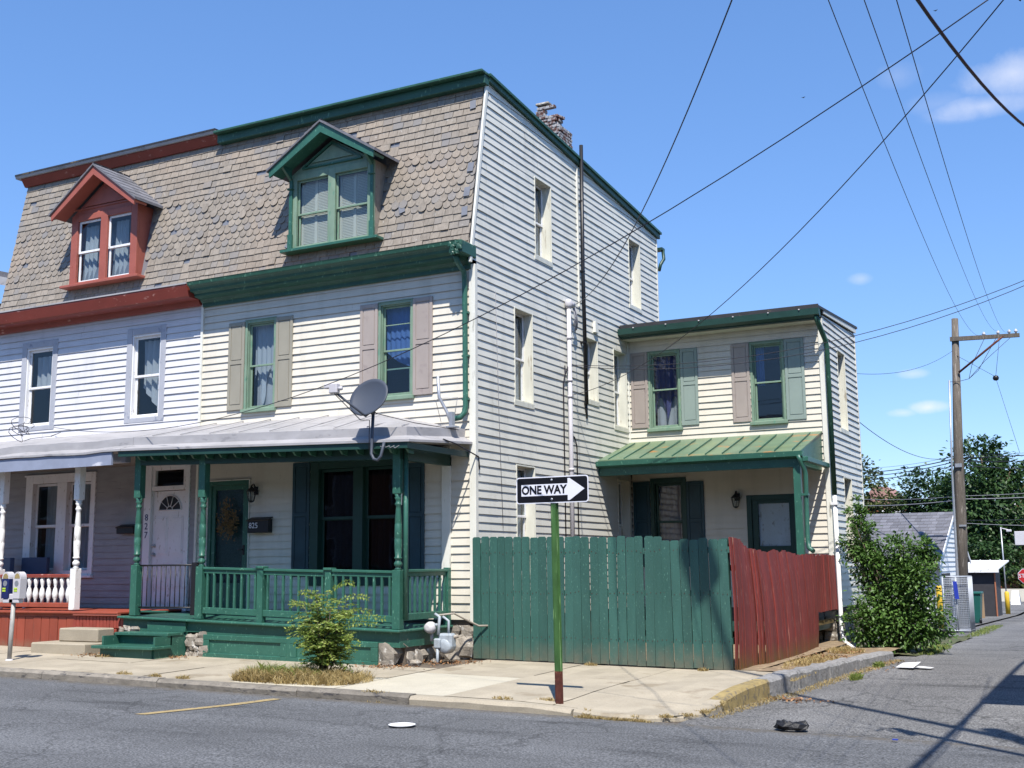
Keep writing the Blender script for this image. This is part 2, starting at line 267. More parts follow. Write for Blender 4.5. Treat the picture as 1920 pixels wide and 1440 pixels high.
def glassmat(name, tint=(.86, .9, .92), ref=1.0):
    m = bpy.data.materials.new(name); m.use_nodes = True
    n = m.node_tree.nodes; l = m.node_tree.links; n.remove(n['Principled BSDF'])
    t = n.new('ShaderNodeBsdfTransparent'); t.inputs[0].default_value = (*tint, 1)
    gl = n.new('ShaderNodeBsdfGlossy'); gl.inputs['Roughness'].default_value = .015; gl.inputs['Color'].default_value = (ref,)*3+(1,)
    g = n.new('ShaderNodeNewGeometry')
    dt = n.new('ShaderNodeVectorMath'); dt.operation = 'DOT_PRODUCT'; l.new(g.outputs['Incoming'], dt.inputs[0]); l.new(g.outputs['Normal'], dt.inputs[1])
    def mm(op, a, b=None):
        q = n.new('ShaderNodeMath'); q.operation = op
        for i, v in enumerate((a, b)):
            if v is None: continue
            if hasattr(v, 'links'): l.new(v, q.inputs[i])
            else: q.inputs[i].default_value = v
        return q.outputs[0]
    frs = mm('ADD', mm('MULTIPLY', mm('POWER', mm('SUBTRACT', 1.0, mm('ABSOLUTE', dt.outputs['Value'])), 5.0), .95), .03)
    b = n.new('ShaderNodeBump'); b.inputs['Strength'].default_value = .05; b.inputs['Distance'].default_value = .02
    tx = n.new('ShaderNodeTexNoise'); tx.inputs['Scale'].default_value = 2.2; l.new(g.outputs['Position'], tx.inputs['Vector']); l.new(tx.outputs[0], b.inputs['Height']); l.new(b.outputs[0], gl.inputs['Normal'])
    mx = n.new('ShaderNodeMixShader'); l.new(frs, mx.inputs[0]); l.new(t.outputs[0], mx.inputs[1]); l.new(gl.outputs[0], mx.inputs[2])
    l.new(mx.outputs[0], n['Material Output'].inputs[0]); return m
M['glass'] = glassmat('window_glass')
M['glassdark'] = glassmat('screened_glass', (.42, .43, .46), .8)

# ------------------------------------------------------------------ building blocks
ORG = {}
def org(o):
    while o.parent: o = o.parent
    return ORG.get(o.name, Vector((0, 0, 0)))
def tag(o, label=None, cat=None, group=None, kind=None):
    if label: o['label'] = label
    if cat: o['category'] = cat
    if group: o['group'] = group
    if kind: o['kind'] = kind
    return o
def thing(name, loc, label, cat, group=None, kind=None):
    o = bpy.data.objects.new(name, None); col.objects.link(o); o.location = loc; o.empty_display_size = .2
    ORG[o.name] = Vector(loc); return tag(o, label, cat, group, kind)
class MB:
    def __init__(s): s.v = []; s.f = []; s.sm = []
    def add(s, vs_, fs, smooth=False):
        b = len(s.v); s.v += [tuple(p) for p in vs_]; s.f += [tuple(b+i for i in f) for f in fs]; s.sm += [smooth]*len(fs); return s
    def box(s, x0, x1, y0, y1, z0, z1, c=0.):
        x0, x1 = min(x0, x1), max(x0, x1); y0, y1 = min(y0, y1), max(y0, y1); z0, z1 = min(z0, z1), max(z0, z1)
        if c and min(x1-x0, y1-y0, z1-z0) > 2.2*c:
            vs_ = []; ix = {}
            for i, (xa, sx) in enumerate(((x0, 1), (x1, -1))):
                for j, (ya, sy) in enumerate(((y0, 1), (y1, -1))):
                    for k, (zz, sz) in enumerate(((z0, 1), (z1, -1))):
                        for a in range(3):
                            p = [xa+sx*c, ya+sy*c, zz+sz*c]; p[a] = (xa, ya, zz)[a]
                            ix[(i, j, k, a)] = len(vs_); vs_.append(p)
            F = []
            for i in (0, 1):
                q = [ix[(i, 0, 0, 0)], ix[(i, 1, 0, 0)], ix[(i, 1, 1, 0)], ix[(i, 0, 1, 0)]]; F.append(q if i else q[::-1])
                q = [ix[(0, i, 0, 1)], ix[(0, i, 1, 1)], ix[(1, i, 1, 1)], ix[(1, i, 0, 1)]]; F.append(q if i else q[::-1])
                q = [ix[(0, 0, i, 2)], ix[(1, 0, i, 2)], ix[(1, 1, i, 2)], ix[(0, 1, i, 2)]]; F.append(q if i else q[::-1])
            for a, b in ((0, 1), (0, 1)):
                pass
            for i in (0, 1):
                for j in (0, 1):
                    F.append([ix[(i, j, 0, 0)], ix[(i, j, 1, 0)], ix[(i, j, 1, 1)], ix[(i, j, 0, 1)]])
                    F.append([ix[(i, 0, j, 0)], ix[(i, 1, j, 0)], ix[(i, 1, j, 2)], ix[(i, 0, j, 2)]])
                    F.append([ix[(0, i, j, 1)], ix[(1, i, j, 1)], ix[(1, i, j, 2)], ix[(0, i, j, 2)]])
                    for k in (0, 1): F.append([ix[(i, j, k, 0)], ix[(i, j, k, 1)], ix[(i, j, k, 2)]])
            return s.add(vs_, F)
        vs_ = [(x, y, z) for x in (x0, x1) for y in (y0, y1) for z in (z0, z1)]
        return s.add(vs_, [(0, 1, 3, 2), (4, 6, 7, 5), (0, 4, 5, 1), (2, 3, 7, 6), (0, 2, 6, 4), (1, 5, 7, 3)])
    def poly_prism(s, pts, d):      # pts: 3d polygon, extruded along vector d
        n = len(pts); d = Vector(d); a = [Vector(p) for p in pts]; b = [p+d for p in a]
        return s.add(a+b, [tuple(range(n))[::-1], tuple(range(n, 2*n))]+[(i, (i+1) % n, n+(i+1) % n, n+i) for i in range(n)])
    def tube(s, pts, r, n=8, cap=True):
        pts = [Vector(p) for p in pts]; k = len(pts); rs = r if isinstance(r, (list, tuple)) else [r]*k
        vs_ = []; prev = None
        for i, p in enumerate(pts):
            t = (pts[min(i+1, k-1)]-pts[max(i-1, 0)]).normalized()
            if prev is None: a = t.orthogonal().normalized()
            else: a = (prev-t*prev.dot(t)).normalized()
            prev = a; b = t.cross(a)
            for j in range(n):
                th = 2*math.pi*j/n; vs_.append(p+(a*math.cos(th)+b*math.sin(th))*rs[i])
        fs = [(i*n+j, i*n+(j+1) % n, (i+1)*n+(j+1) % n, (i+1)*n+j) for i in range(k-1) for j in range(n)]
        s.add(vs_, fs, True)
        if cap: b0 = len(s.v)-len(vs_); s.f += [tuple(b0+j for j in range(n))[::-1], tuple(b0+(k-1)*n+j for j in range(n))]; s.sm += [False, False]
        return s
    def lathe(s, c, prof, n=12, axis='z'):   # prof: list of (r, h)
        vs_ = []
        for r, h in prof:
            for j in range(n):
                th = 2*math.pi*j/n; a, b = r*math.cos(th), r*math.sin(th)
                vs_.append((c[0]+a, c[1]+b, c[2]+h) if axis == 'z' else ((c[0]+a, c[1]+h, c[2]+b) if axis == 'y' else (c[0]+h, c[1]+a, c[2]+b)))
        k = len(prof)
        s.add(vs_, [(i*n+j, i*n+(j+1) % n, (i+1)*n+(j+1) % n, (i+1)*n+j) for i in range(k-1) for j in range(n)], True)
        b0 = len(s.v)-len(vs_); s.f += [tuple(b0+j for j in range(n))[::-1], tuple(b0+(k-1)*n+j for j in range(n))]; s.sm += [False, False]
        return s
    def quad(s, a, b, c, d): return s.add([a, b, c, d], [(0, 1, 2, 3)])
    def mesh(s, name, m, o=Vector((0, 0, 0)), warp=None):
        me = bpy.data.meshes.new(name)
        vs_ = [warp(p) for p in s.v] if warp else s.v
        me.from_pydata([(p[0]-o[0], p[1]-o[1], p[2]-o[2]) for p in vs_], [], s.f)
        me.polygons.foreach_set('use_smooth', s.sm)
        me.materials.append(m); me.update(); return me
    def build(s, name, m, parent=None, warp=None, label=None, cat=None, group=None, kind=None):
        m = M[m] if isinstance(m, str) else m
        if parent: og = org(parent)
        else:
            xs = [p[0] for p in s.v]; ys = [p[1] for p in s.v]; zs = [p[2] for p in s.v]
            og = Vector(((min(xs)+max(xs))/2, (min(ys)+max(ys))/2, min(zs)))
        o = bpy.data.objects.new(name, s.mesh(name, m, og, warp)); col.objects.link(o)
        if parent: o.parent = parent
        else: o.location = og; ORG[o.name] = og
        return tag(o, label, cat, group, kind)
def piece(name, me, parent, loc, rot=(0, 0, 0), sc=(1, 1, 1)):
    o = bpy.data.objects.new(name, me); col.objects.link(o)
    if parent: o.parent = parent; o.location = Vector(loc)-org(parent)
    else: o.location = loc
    o.rotation_euler = rot; o.scale = sc; return o
def text(name, body, size, m, parent, loc, rot, ext=.002, align='CENTER', sx=1., bold=0.):
    cu = bpy.data.curves.new('t', 'FONT'); cu.body = body; cu.size = size; cu.extrude = ext; cu.align_x = align; cu.align_y = 'CENTER'; cu.resolution_u = 3; cu.offset = bold
    to = bpy.data.objects.new('t', cu); me = bpy.data.meshes.new_from_object(to); bpy.data.objects.remove(to); bpy.data.curves.remove(cu)
    me.materials.clear(); me.materials.append(M[m]); return piece(name, me, parent, loc, rot, (sx, 1, 1))
def clip(poly, planes):            # poly of (u,z); planes (a,b,c): keep a*u+b*z<=c
    for a, b, c in planes:
        o = []
        for i in range(len(poly)):
            p, q = poly[i], poly[(i+1) % len(poly)]; dp, dq = a*p[0]+b*p[1]-c, a*q[0]+b*q[1]-c
            if dp <= 0: o.append(p)
            if dp*dq < 0: t = dp/(dp-dq); o.append((p[0]+(q[0]-p[0])*t, p[1]+(q[1]-p[1])*t))
        poly = o
        if len(poly) < 3: return []
    return poly
class Wall:                        # vertical wall: 'f' faces the street (-Y) at y=d, 's' faces the alley (+X) at x=d
    def __init__(s, kind, d): s.k = kind; s.d = d
    def p(s, u, z, o=0.): return (u, s.d-o, z) if s.k == 'f' else (s.d+o, u, z)
    def box(s, mb, u0, u1, z0, z1, o0, o1, c=0.):
        if s.k == 'f': mb.box(u0, u1, s.d-o0, s.d-o1, z0, z1, c)
        else: mb.box(s.d+o0, s.d+o1, u0, u1, z0, z1, c)
FR = Wall('f', 15.906); SD = Wall('s', -8.97); WF = Wall('f', 22.42); WS = Wall('s', -4.92)
def panel(W, parent, u0, u1, z0, z1, holes, m='interior', planes=(), off=0., name='wall'):
    mb = MB(); us = sorted({u0, u1, *[h[0] for h in holes], *[h[1] for h in holes]}); zs = sorted({z0, z1, *[h[2] for h in holes], *[h[3] for h in holes]})
    us = [u for u in us if u0 <= u <= u1]; zs = [z for z in zs if z0 <= z <= z1]
    for i in range(len(us)-1):
        for j in range(len(zs)-1):
            cu, cz = (us[i]+us[i+1])/2, (zs[j]+zs[j+1])/2
            if any(h[0] < cu < h[1] and h[2] < cz < h[3] for h in holes): continue
            pl = clip([(us[i], zs[j]), (us[i+1], zs[j]), (us[i+1], zs[j+1]), (us[i], zs[j+1])], planes)
            if pl:
                n = len(pl); a = [W.p(u, z, off-.06) for u, z in pl]; b = [W.p(u, z, off) for u, z in pl]
                mb.add(a+b, [tuple(range(n)), tuple(range(n, 2*n))[::-1]]+[(k, (k+1) % n, n+(k+1) % n, n+k) for k in range(n)])
    return mb.build(name, m, parent)
def siding(W, parent, u0, u1, z0, z1, holes, m, planes=(), e=.127, lip=.021, seed=1, zmat=None, bulk=None, wav=.0016, step=.5):
    rr = random.Random(seed); k = 0; z = z0
    while z < z1-.01:
        zt = z+e; top = min(zt, z1); segs = []
        cuts = [h for h in holes if h[2] < top-.004 and h[3] > z+.004]
        cuts.sort(); u = u0
        for h in cuts:
            if h[0] > u: segs.append((u, h[0], z, top))
            if h[3] < top-.004: segs.append((max(u, h[0]), h[1], h[3], top))
            if h[2] > z+.004: segs.append((max(u, h[0]), h[1], z, h[2]))
            u = max(u, h[1])
        if u < u1: segs.append((u, u1, z, top))
        ph = rr.random()*9; jo = rr.uniform(0, 3.66)
        for a, b, za, zb in segs:
            n = max(1, int((b-a)/step)); mb = bulk or MB()
            for i in range(n):
                ua, ub = a+(b-a)*i/n, a+(b-a)*(i+1)/n
                pl = clip([(ua, za), (ub, za), (ub, zb), (ua, zb)], planes)
                if not pl: continue
                def off(u_, z_): return .003+.0022*(int((ua+.01-u0+jo)/1.83) % 2)+lip*max(0, 1-(z_-z)/e)+wav*math.sin(u_*2.3+ph)*math.sin(u_*.9+ph*2)*2
                mb.add([W.p(p[0], p[1], off(*p)) for p in pl], [tuple(range(len(pl)))])
                if abs(zb-zt) < .001 and zt < z1-.02:
                    tk = clip([(ua, zt), (ub, zt), (ub, zt+.03), (ua, zt+.03)], planes)
                    if tk: mb.add([W.p(p[0], p[1], .003-.0025*(p[1] > zt+.01)+wav*0) for p in tk], [tuple(range(len(tk)))])
                if abs(za-z) < .001:      # returned lip under the butt edge, leaving a shadow slot behind it
                    lo = [p for p in pl if abs(p[1]-z) < 1e-6]
                    if len(lo) >= 2:
                        la, lb = min(lo), max(lo)
                        mb.quad(W.p(la[0], z+.004, off(la[0], z)-.007), W.p(lb[0], z+.004, off(lb[0], z)-.007), W.p(lb[0], z, off(lb[0], z)), W.p(la[0], z, off(la[0], z)))
            if mb.f and not bulk: mb.build('siding_board', m, parent)
        z = zt; k += 1
def curtain(W, parent, u0, u1, z0, z1, off, m, folds=7, amp=.02, zlow=None, name='curtain', seed=0):
    rr = random.Random(seed+int(u0*10)); mb = MB(); n = folds*6; ph = rr.random()*6; rows = 5; g = []
    for j in range(rows+1):
        for i in range(n+1):
            t = i/n; u = u0+(u1-u0)*t; lo = z0 if zlow is None else zlow(t); z = lo+(z1-lo)*j/rows
            g.append(W.p(u, z, off+amp*math.sin(t*folds*6.283+ph+.5*math.sin(j*.8))*(1+.3*math.sin(t*17))))
    mb.add(g, [(j*(n+1)+i, j*(n+1)+i+1, (j+1)*(n+1)+i+1, (j+1)*(n+1)+i) for j in range(rows) for i in range(n)], True)
    return mb.build(name, m, parent)
def sashes(W, parent, u0, u1, z0, z1, rail, off, m, t=.045, glass='glass', lower_in=True, mid=None):
    """double hung: upper sash, lower sash, two panes; children of the window"""
    for nm, a, b, o in (('upper_sash', rail-.02, z1, off), ('lower_sash', z0, rail+.02, off-.028)):
        mb = MB()
        W.box(mb, u0, u0+t, a, b, o-.025, o, .004); W.box(mb, u1-t, u1, a, b, o-.025, o, .004)
        W.box(mb, u0+t, u1-t, b-t, b, o-.025, o, .004); W.box(mb, u0+t, u1-t, a, a+t, o-.025, o, .004)
        mb.build(nm, m, parent)
        g = MB(); W.box(g, u0+t, u1-t, a+t, b-t, o-.014, o-.012); g.build('pane', glass, parent)
def window(W, house, u0, u1, z0, z1, rail, fm, sm=None, cw=.07, proud=.03, rec=.06, sill=.0, cur=None, glass='glass', jamb=None, label=None, head=True, t=.045):
    """casing rect u0..u1,z0..z1 ; inner opening = inset by cw"""
    sm = sm or fm; mb = MB(); a, b, c, d = u0+cw, u1-cw, z0+cw*.6, z1-cw
    W.box(mb, u0, a, z0, z1, 0, proud, .005); W.box(mb, b, u1, z0, z1, 0, proud, .005)
    W.box(mb, a, b, d, z1, 0, proud-.002, .005); W.box(mb, a, b, z0, c, 0, proud-.002, .005)
    if sill: W.box(mb, u0-.03, u1+.03, z0-.05, z0+.015, 0, proud+sill, .006)
    if head: W.box(mb, u0-.005, u1+.005, z1, z1+.012, 0, proud+.008)
    win = mb.build('window', fm, house, label=label)
    j = MB(); q = .02
    W.box(j, a, a+q, c, d, -rec-.06, -.001); W.box(j, b-q, b, c, d, -rec-.06, -.001); W.box(j, a+q, b-q, d-q, d, -rec-.06, -.001); W.box(j, a+q, b-q, c, c+q, -rec-.06, -.001)
    j.build('jamb', jamb or fm, win)
    sashes(W, win, a+q, b-q, c+q, d-q, rail, -rec+.0, sm, t, glass)
    if cur:
        for cc in cur: curtain(W, win, *cc)
    return win
def shutter(W, house, u0, u1, z0, z1, m, label=None):
    mb = MB(); s = .055; zm = z0+(z1-z0)*.54; o = .028
    for a, b, c, d in ((u0, u0+s, z0, z1), (u1-s, u1, z0, z1), (u0+s, u1-s, z1-.07, z1), (u0+s, u1-s, z0, z0+.09), (u0+s, u1-s, zm-.035, zm+.035)): W.box(mb, a, b, c, d, o-.012, o+.016, .004)
    W.box(mb, u0+.005, u1-.005, z0+.005, z1-.005, o-.012, o+.001)
    sh = mb.build('shutter', m, house, label=label)
    for a, b in ((z0+.09, zm-.035), (zm+.035, z1-.07)):
        p = MB(); W.box(p, u0+s+.014, u1-s-.014, a+.016, b-.016, o, o+.011, .008); p.build('raised_panel', m, sh)
    return sh
def turned_post(mb, x, y, z0, z1, w_=.13, za=None, zb=None):
    za = za or z0+.80; zb = zb or z1-.66; h = w_/2
    mb.box(x-h, x+h, y-h, y+h, z0, za, .008); mb.box(x-h, x+h, y-h, y+h, zb, z1, .008)
    L_ = zb-za; r = h*.92
    pr = [(.0, h*.98), (.03, r*.62), (.045, r*.62), (.06, r*.95), (.09, r*1.0), (.12, r*.62), (.14, r*.60), (.15, r*.95), (.165, r*.95), (.175, r*.72), (.30, r*.92), (.40, r*.94), (.41, r*.84), (.425, r*.94), (.60, r*.86), (.61, r*.76), (.625, r*.86), (.80, r*.62), (.84, r*.60), (.86, r*.85), (.875, r*.85), (.89, r*.62), (.92, r*.66), (.95, r*.95), (.965, r*.7), (1.0, h*.98)]
    mb.lathe((x, y, za), [(b, a*L_) for a, b in pr], 14)
def wobble_rock(mb, c, sx, sy, sz, seed):
    rr = random.Random(seed); vs_ = []
    n, k = 8, 4
    for i in range(k+1):
        ph = math.pi*i/k
        for j in range(n):
            th = 2*math.pi*j/n; q = 1+rr.uniform(-.22, .2)
            sq = lambda v: math.copysign(abs(v)**.5, v)
            vs_.append((c[0]+sx*q*sq(math.sin(ph))*sq(math.cos(th)), c[1]+sy*q*sq(math.sin(ph))*sq(math.sin(th)), c[2]+sz*q*sq(math.cos(ph))))
    mb.add(vs_, [(i*n+j, i*n+(j+1) % n, (i+1)*n+(j+1) % n, (i+1)*n+j) for i in range(k) for j in range(n)])

# ------------------------------------------------------------------ ground heights
def g_st(x): return .035-.0125*(max(-45, min(25, x))+9)
def za_(y): return -.03 if y < 12 else (-.03+.00375*(y-12) if y < 20 else (-.02*(y-20) if y < 55 else -.7))
def g_road(x, y):
    t = max(0, min(1, (y-11.75)/5)); t = t*t*(3-2*t); return g_st(x)*(1-t)+za_(y)*t
def g_sw(x, y):
    z = .135-.013*(x+9)+.015*(y-11.75)
    d = math.hypot((x+4.5), (y-12.1)*1.2); t = max(0, min(1, 1-d/1.9)); t = t*t*(3-2*t)
    if x > -4.9 and y > 13: z += .02
    return z*(1-t)+.015*t
exec_order = None
def grid(name, xs, ys, fz, m, skip=None, **kw):
    mb = MB(); nx, ny = len(xs), len(ys)
    mb.add([(x, y, fz(x, y)) for y in ys for x in xs], [(j*nx+i, j*nx+i+1, (j+1)*nx+i+1, (j+1)*nx+i) for j in range(ny-1) for i in range(nx-1) if not (skip and skip((xs[i]+xs[i+1])/2, (ys[j]+ys[j+1])/2))], True)
    return mb.build(name, m, **kw)
def rng(a, b, s): n = max(1, round((b-a)/s)); return [a+(b-a)*i/n for i in range(n+1)]
def g_base(x, y):
    z = g_st(x)-.12 if y < 20 else za_(y)-.14+(.05-.0)*0
    if y < 20 and y > 12: z = -.12-.0
    return z
grid('ground', rng(-400, -60, 40)+rng(-50, 30, 4)+rng(60, 400, 40), rng(-300, -40, 40)+rng(-30, 80, 3)+rng(110, 700, 60), lambda x, y: min(g_base(x, y), -.14 if y > 11 else 9), 'grassground', kind='structure')
grid('street', rng(-60, 40, 1), rng(-14, 11.74, .8), lambda x, y: g_road(x, y), 'asphalt', kind='structure')
grid('alley', rng(-4.25, 2.4, .35), rng(11.74, 24, .5)+rng(25, 76, 3), lambda x, y: g_road(x, y), 'alley', skip=lambda x, y: (x < -3.45 and 22 < y < 30), kind='structure')
# packed dirt strip between street edge and curb corner, yard
grid('yard', rng(-8.97, -4.6, .8), rng(15.95, 22.4, .8), lambda x, y: .16+.01*(x+9)*0, 'soil', kind='structure')
vg = grid('verge', rng(-4.86, -4.08, .15), rng(15.8, 21.7, .3), lambda x, y: .165-.010*(y-15)+.012*math.sin(x*9+y*5), 'soil', kind='structure')
for v in vg.data.vertices: v.co.x += .065*max(0, v.co.y+vg.location.y-15)*(v.co.x+vg.location.x+4.86)/.78
grid('back_lot', rng(-30, -4.9, 1.5)+[-4.4], rng(25.7, 30, 1)+rng(32, 56, 2)+[76], lambda x, y: za_(y)+.004-.0006*(x+4), 'alley', kind='structure')
grid('side_verge', rng(-4.95, -3.4, .3), rng(21.6, 30, .5), lambda x, y: za_(y)+.02+.02*math.sin(x*7+y*3), 'grassground', kind='structure')
grid('far_lot', rng(-14, 6, 2), rng(60, 76, 4), lambda x, y: -.69, 'alley', kind='structure')
# opposite pavement, behind the camera and across the alley
grid('opposite_pavement', rng(-60, 40, 4), rng(-17, -14, 1), lambda x, y: g_st(x)+.12, 'concrete', kind='structure')

# sidewalk: base slab with individually cast slabs on it
corner_planes = [(0, -1, -11.92), (1, -1*.0, -4.05), (.62, -1, -14.90)]   # (u=x,z=y): y>=11.92, x<=-4.05, corner cut
corner_planes = [(0, -1, -11.80), (.09, 1*0-0, 99), (.46, -1, -11.80-.46*4.75), (1.35, -1, -12.0-1.35*4.36), (1, -.075, -4.27-.075*12.5)]
def slab(x0, x1, y0, y1, m, parent, dz=0.):
    mb = MB(); nx, ny = 4, 4; g = .007
    for i in range(nx):
        for j in range(ny):
            xa, xb = x0+g+(x1-x0-2*g)*i/nx, x0+g+(x1-x0-2*g)*(i+1)/nx; ya, yb = y0+g+(y1-y0-2*g)*j/ny, y0+g+(y1-y0-2*g)*(j+1)/ny
            pl = clip([(xa, ya), (xb, ya), (xb, yb), (xa, yb)], corner_planes)
            if pl: mb.add([(p[0], p[1], g_sw(*p)+dz) for p in pl], [tuple(range(len(pl)))])
    if mb.f: return mb.build('slab', m, parent)
sw = grid('sidewalk', rng(-60, -4.3, .8), rng(11.86, 15.86, .4), lambda x, y: g_sw(x, y)-.012-(.05 if x > -5.4 else 0), 'dirtstone', kind='structure')
xe = [-30, -27.2, -24.3, -21.4, -19.6, -18.05, -16.5, -14.95, -13.4, -11.9, -10.35, -8.75, -7.15, -5.75, -4.0]
for i in range(len(xe)-1):
    ys = [11.9, 13.9, 15.87] if i % 2 else [11.9, 14.2, 15.87]
    if xe[i] < -9.6: ys = [11.9, 13.15, 14.42] if i % 3 else [11.9, 14.42]
    for j in range(len(ys)-1):
        slab(xe[i], xe[i+1], ys[j], ys[j+1], 'concretewhite' if (i, j) in ((5, 0), (10, 0), (11, 0)) else 'concrete', sw, rnd.uniform(-.004, .004))
# kerb along the street, of separate stones, then the dropped corner, the painted stone and granite blocks on the alley
kb = MB(); 
kerb = grid('kerb', rng(-60, -5.0, 2), [11.735, 11.9], lambda x, y: g_st(x)-.05, 'curb', kind='structure')
xk = -30.
while xk < -5.6:
    ln = rnd.uniform(1.6, 2.7); x2 = min(xk+ln, -5.45)
    mb = MB(); n = 8; h0 = rnd.uniform(-.006, .006); prof = [(11.74, -.06), (11.735, .06), (11.765, .0), (11.905, .0)]
    vs_ = []
    for i in range(n+1):
        x = xk+.006+(x2-xk-.012)*i/n; top = g_sw(x, 11.8)+.006+h0; j_ = rnd.uniform(-.006, .006)
        top = max(top, g_road(x, 11.7)+.015)
        vs_ += [(x, 11.742, g_road(x, 11.7)-.06), (x, 11.730+j_, top-.035+j_), (x, 11.762, top+j_*.3), (x, 11.900, top)]
    mb.add(vs_, [(i*4+k, (i+1)*4+k, (i+1)*4+k+1, i*4+k+1) for i in range(n) for k in range(3)]+[(0, 1, 2, 3), (n*4+3, n*4+2, n*4+1, n*4)])
    mb.build('kerb_stone', 'curb' if xk < -7.6 else 'concrete', kerb); xk = x2
# curved dropped kerb
def kerb_run(pts, wdt, zt, zb, m, nm='kerb_stone'):
    mb = MB(); n = len(pts); vs_ = []
    for i, (x, y) in enumerate(pts):
        a = Vector(pts[max(0, i-1)]); b = Vector(pts[min(n-1, i+1)]); t = (b-a).normalized(); nn = Vector((-t.y, t.x))
        j_ = rnd.uniform(-.008, .008); o = Vector((x, y)); tt = zt[i] if isinstance(zt, list) else zt
        q = [(o-nn*j_, zb), (o+nn*.004-nn*j_*.5, tt-.03), (o+nn*.03, tt+j_*.4), (o+nn*wdt, tt), (o+nn*wdt, zb)]
        vs_ += [(p.x, p.y, z) for p, z in q]
    mb.add(vs_, [(i*5+k, (i+1)*5+k, (i+1)*5+k+1, i*5+k+1) for i in range(n-1) for k in range(4)]+[(4, 3, 2, 1, 0), tuple((n-1)*5+k for k in range(5))])
    return mb.build(nm, m, kerb)
cp = [(-5.43, 11.74), (-5.2, 11.71), (-4.95, 11.69), (-4.7, 11.76), (-4.42, 11.93), (-4.25, 12.12), (-4.17, 12.4), (-4.13, 12.9)]
kerb_run(cp, .16, [max(g_sw(x-.08, y+.08)+.006, g_road(x, y)+.02)+(.03 if y > 12.8 else 0) for x, y in cp], -.08, 'concrete')
kerb_run([(-4.128, 12.92), (-4.10, 13.3), (-4.07, 13.7), (-4.03, 14.1), (-4.0, 14.38)], .19, [.085, .14, .17, .185, .195], -.1, 'yellow')
for a, b, z0, z1 in ((14.40, 15.5, .20, .195), (15.52, 16.9, .19, .185), (16.92, 18.5, .18, .16), (18.52, 20.6, .15, .12)):
    n = 9; kerb_run([(-4.0+.065*(y-14.4)+rnd.uniform(-.012, .012), y) for y in [a+(b-a)*i/n for i in range(n+1)]], .24, [z0+(z1-z0)*i/n+rnd.uniform(-.014, .014) for i in range(n+1)], -.12, 'granite')
# painted bay line on the street
mb = MB(); pts = [(-9.62, 9.62), (-9.32, 10.7), (-9.22, 11.45)]
for i in range(2):
    a, b = pts[i], pts[i+1]; mb.quad((a[0]-.075, a[1], g_road(*a)+.005), (a[0]+.075, a[1], g_road(*a)+.005), (b[0]+.075, b[1], g_road(*b)+.005), (b[0]-.075, b[1], g_road(*b)+.005))
mb.build('bay_line', 'lineyellow', kind='structure')

# ================================================================== corner house (green trim)
H = thing('corner_house', (-8.97, 15.906, .2), 'cream clapboard corner house with green trim, slate mansard, green dormer and rear wing', 'house')
MK = .1887
def my(z): return 15.73+(z-6.5)*MK              # mansard plane
def sag(p): return (p[0], p[1], p[2]-.027*max(0, p[0]+14.6))
# openings in each wall (u0,u1,z0,z1)
f_up = [(-13.68, -12.98, 4.36, 5.98), (-10.82, -10.13, 4.36, 5.98)]
f_lo = [(-14.42, -13.49, .80, 3.13), (-12.17, -10.24, 1.3, 3.36)]
s_op = [(18.08, 18.77, 7.10, 8.56), (22.58, 23.25, 7.08, 8.54), (17.24, 17.94, 4.37, 5.98), (20.17, 20.80, 4.75, 5.98), (21.60, 22.30, 4.38, 5.96), (17.26, 17.96, 1.45, 3.28), (21.68, 22.3, 1.0, 3.30)]
wf_op = [(-8.52, -7.82, 4.34, 5.96), (-6.36, -5.67, 4.34, 5.95), (-8.54, -7.77, 1.5, 3.32), (-6.54, -5.54, .55, 2.92)]
ws_op = [(23.64, 24.36, 4.28, 5.89), (23.66, 24.40, 1.70, 3.30)]
side_pl = [(-1, MK, -15.73+6.5*MK), (.0905, 1, 9.70+.0905*16.3), (-1, 0, -15.906 if False else 0)]
side_clip = [(-1, MK, -(15.73-6.5*MK)), (.0905, 1, 9.70+.0905*16.3)]
panel(FR, H, -14.7, -8.97, .75, 6.6, f_up+f_lo)
panel(SD, H, 15.906, 24.33, .75, 6.5, s_op)
panel(SD, H, 15.6, 24.33, 6.5, 9.9, s_op, planes=side_clip)
panel(WF, H, -8.97, -4.92, .7, 6.35, wf_op)
panel(WS, H, 22.42, 25.56, .7, 6.66, ws_op, planes=[(-.05, 1, 6.42-.05*22.42)])
mb = MB()   # rear walls, party wall, floors, so that the inside is closed and dark
mb.box(-14.7, -8.99, 24.27, 24.33, .7, 8.95); mb.box(-14.74, -14.68, 15.95, 24.3, .7, 6.6); mb.box(-14.74, -14.68, 16.45, 24.3, 6.6, 8.9); mb.box(-9, -4.94, 25.5, 25.56, .7, 6.5)
mb.box(-14.68, -9.03, 15.95, 24.27, 3.75, 3.95); mb.box(-14.68, -9.03, 15.95, 24.27, 6.55, 6.7); mb.box(-14.68, -9.03, 15.95, 24.27, .7, .78); mb.box(-9.0, -5.0, 22.5, 25.5, 3.6, 3.75); mb.box(-9, -5, 22.5, 25.5, .7, .78)
mb.box(-12.3, -12.2, 16.5, 24.2, .8, 6.5); mb.box(-9.05, -9.0, 22.5, 25.5, .8, 6.5)
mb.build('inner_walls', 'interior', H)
siding(FR, H, -14.68, -9.06, 3.622, 6.42, [(h[0]-.005, h[1]+.005, h[2]-.03, h[3]+.01) for h in f_up], 'siding', seed=3)
bk_ = MB()
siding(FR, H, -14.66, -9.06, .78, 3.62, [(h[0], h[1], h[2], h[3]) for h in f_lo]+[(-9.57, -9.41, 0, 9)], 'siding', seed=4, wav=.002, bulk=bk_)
bk_.build('siding_field', 'siding', H, kind='stuff')
siding(SD, H, 15.94, 24.30, .76, 6.50, s_op, 'siding_side', seed=5, lip=.0145)
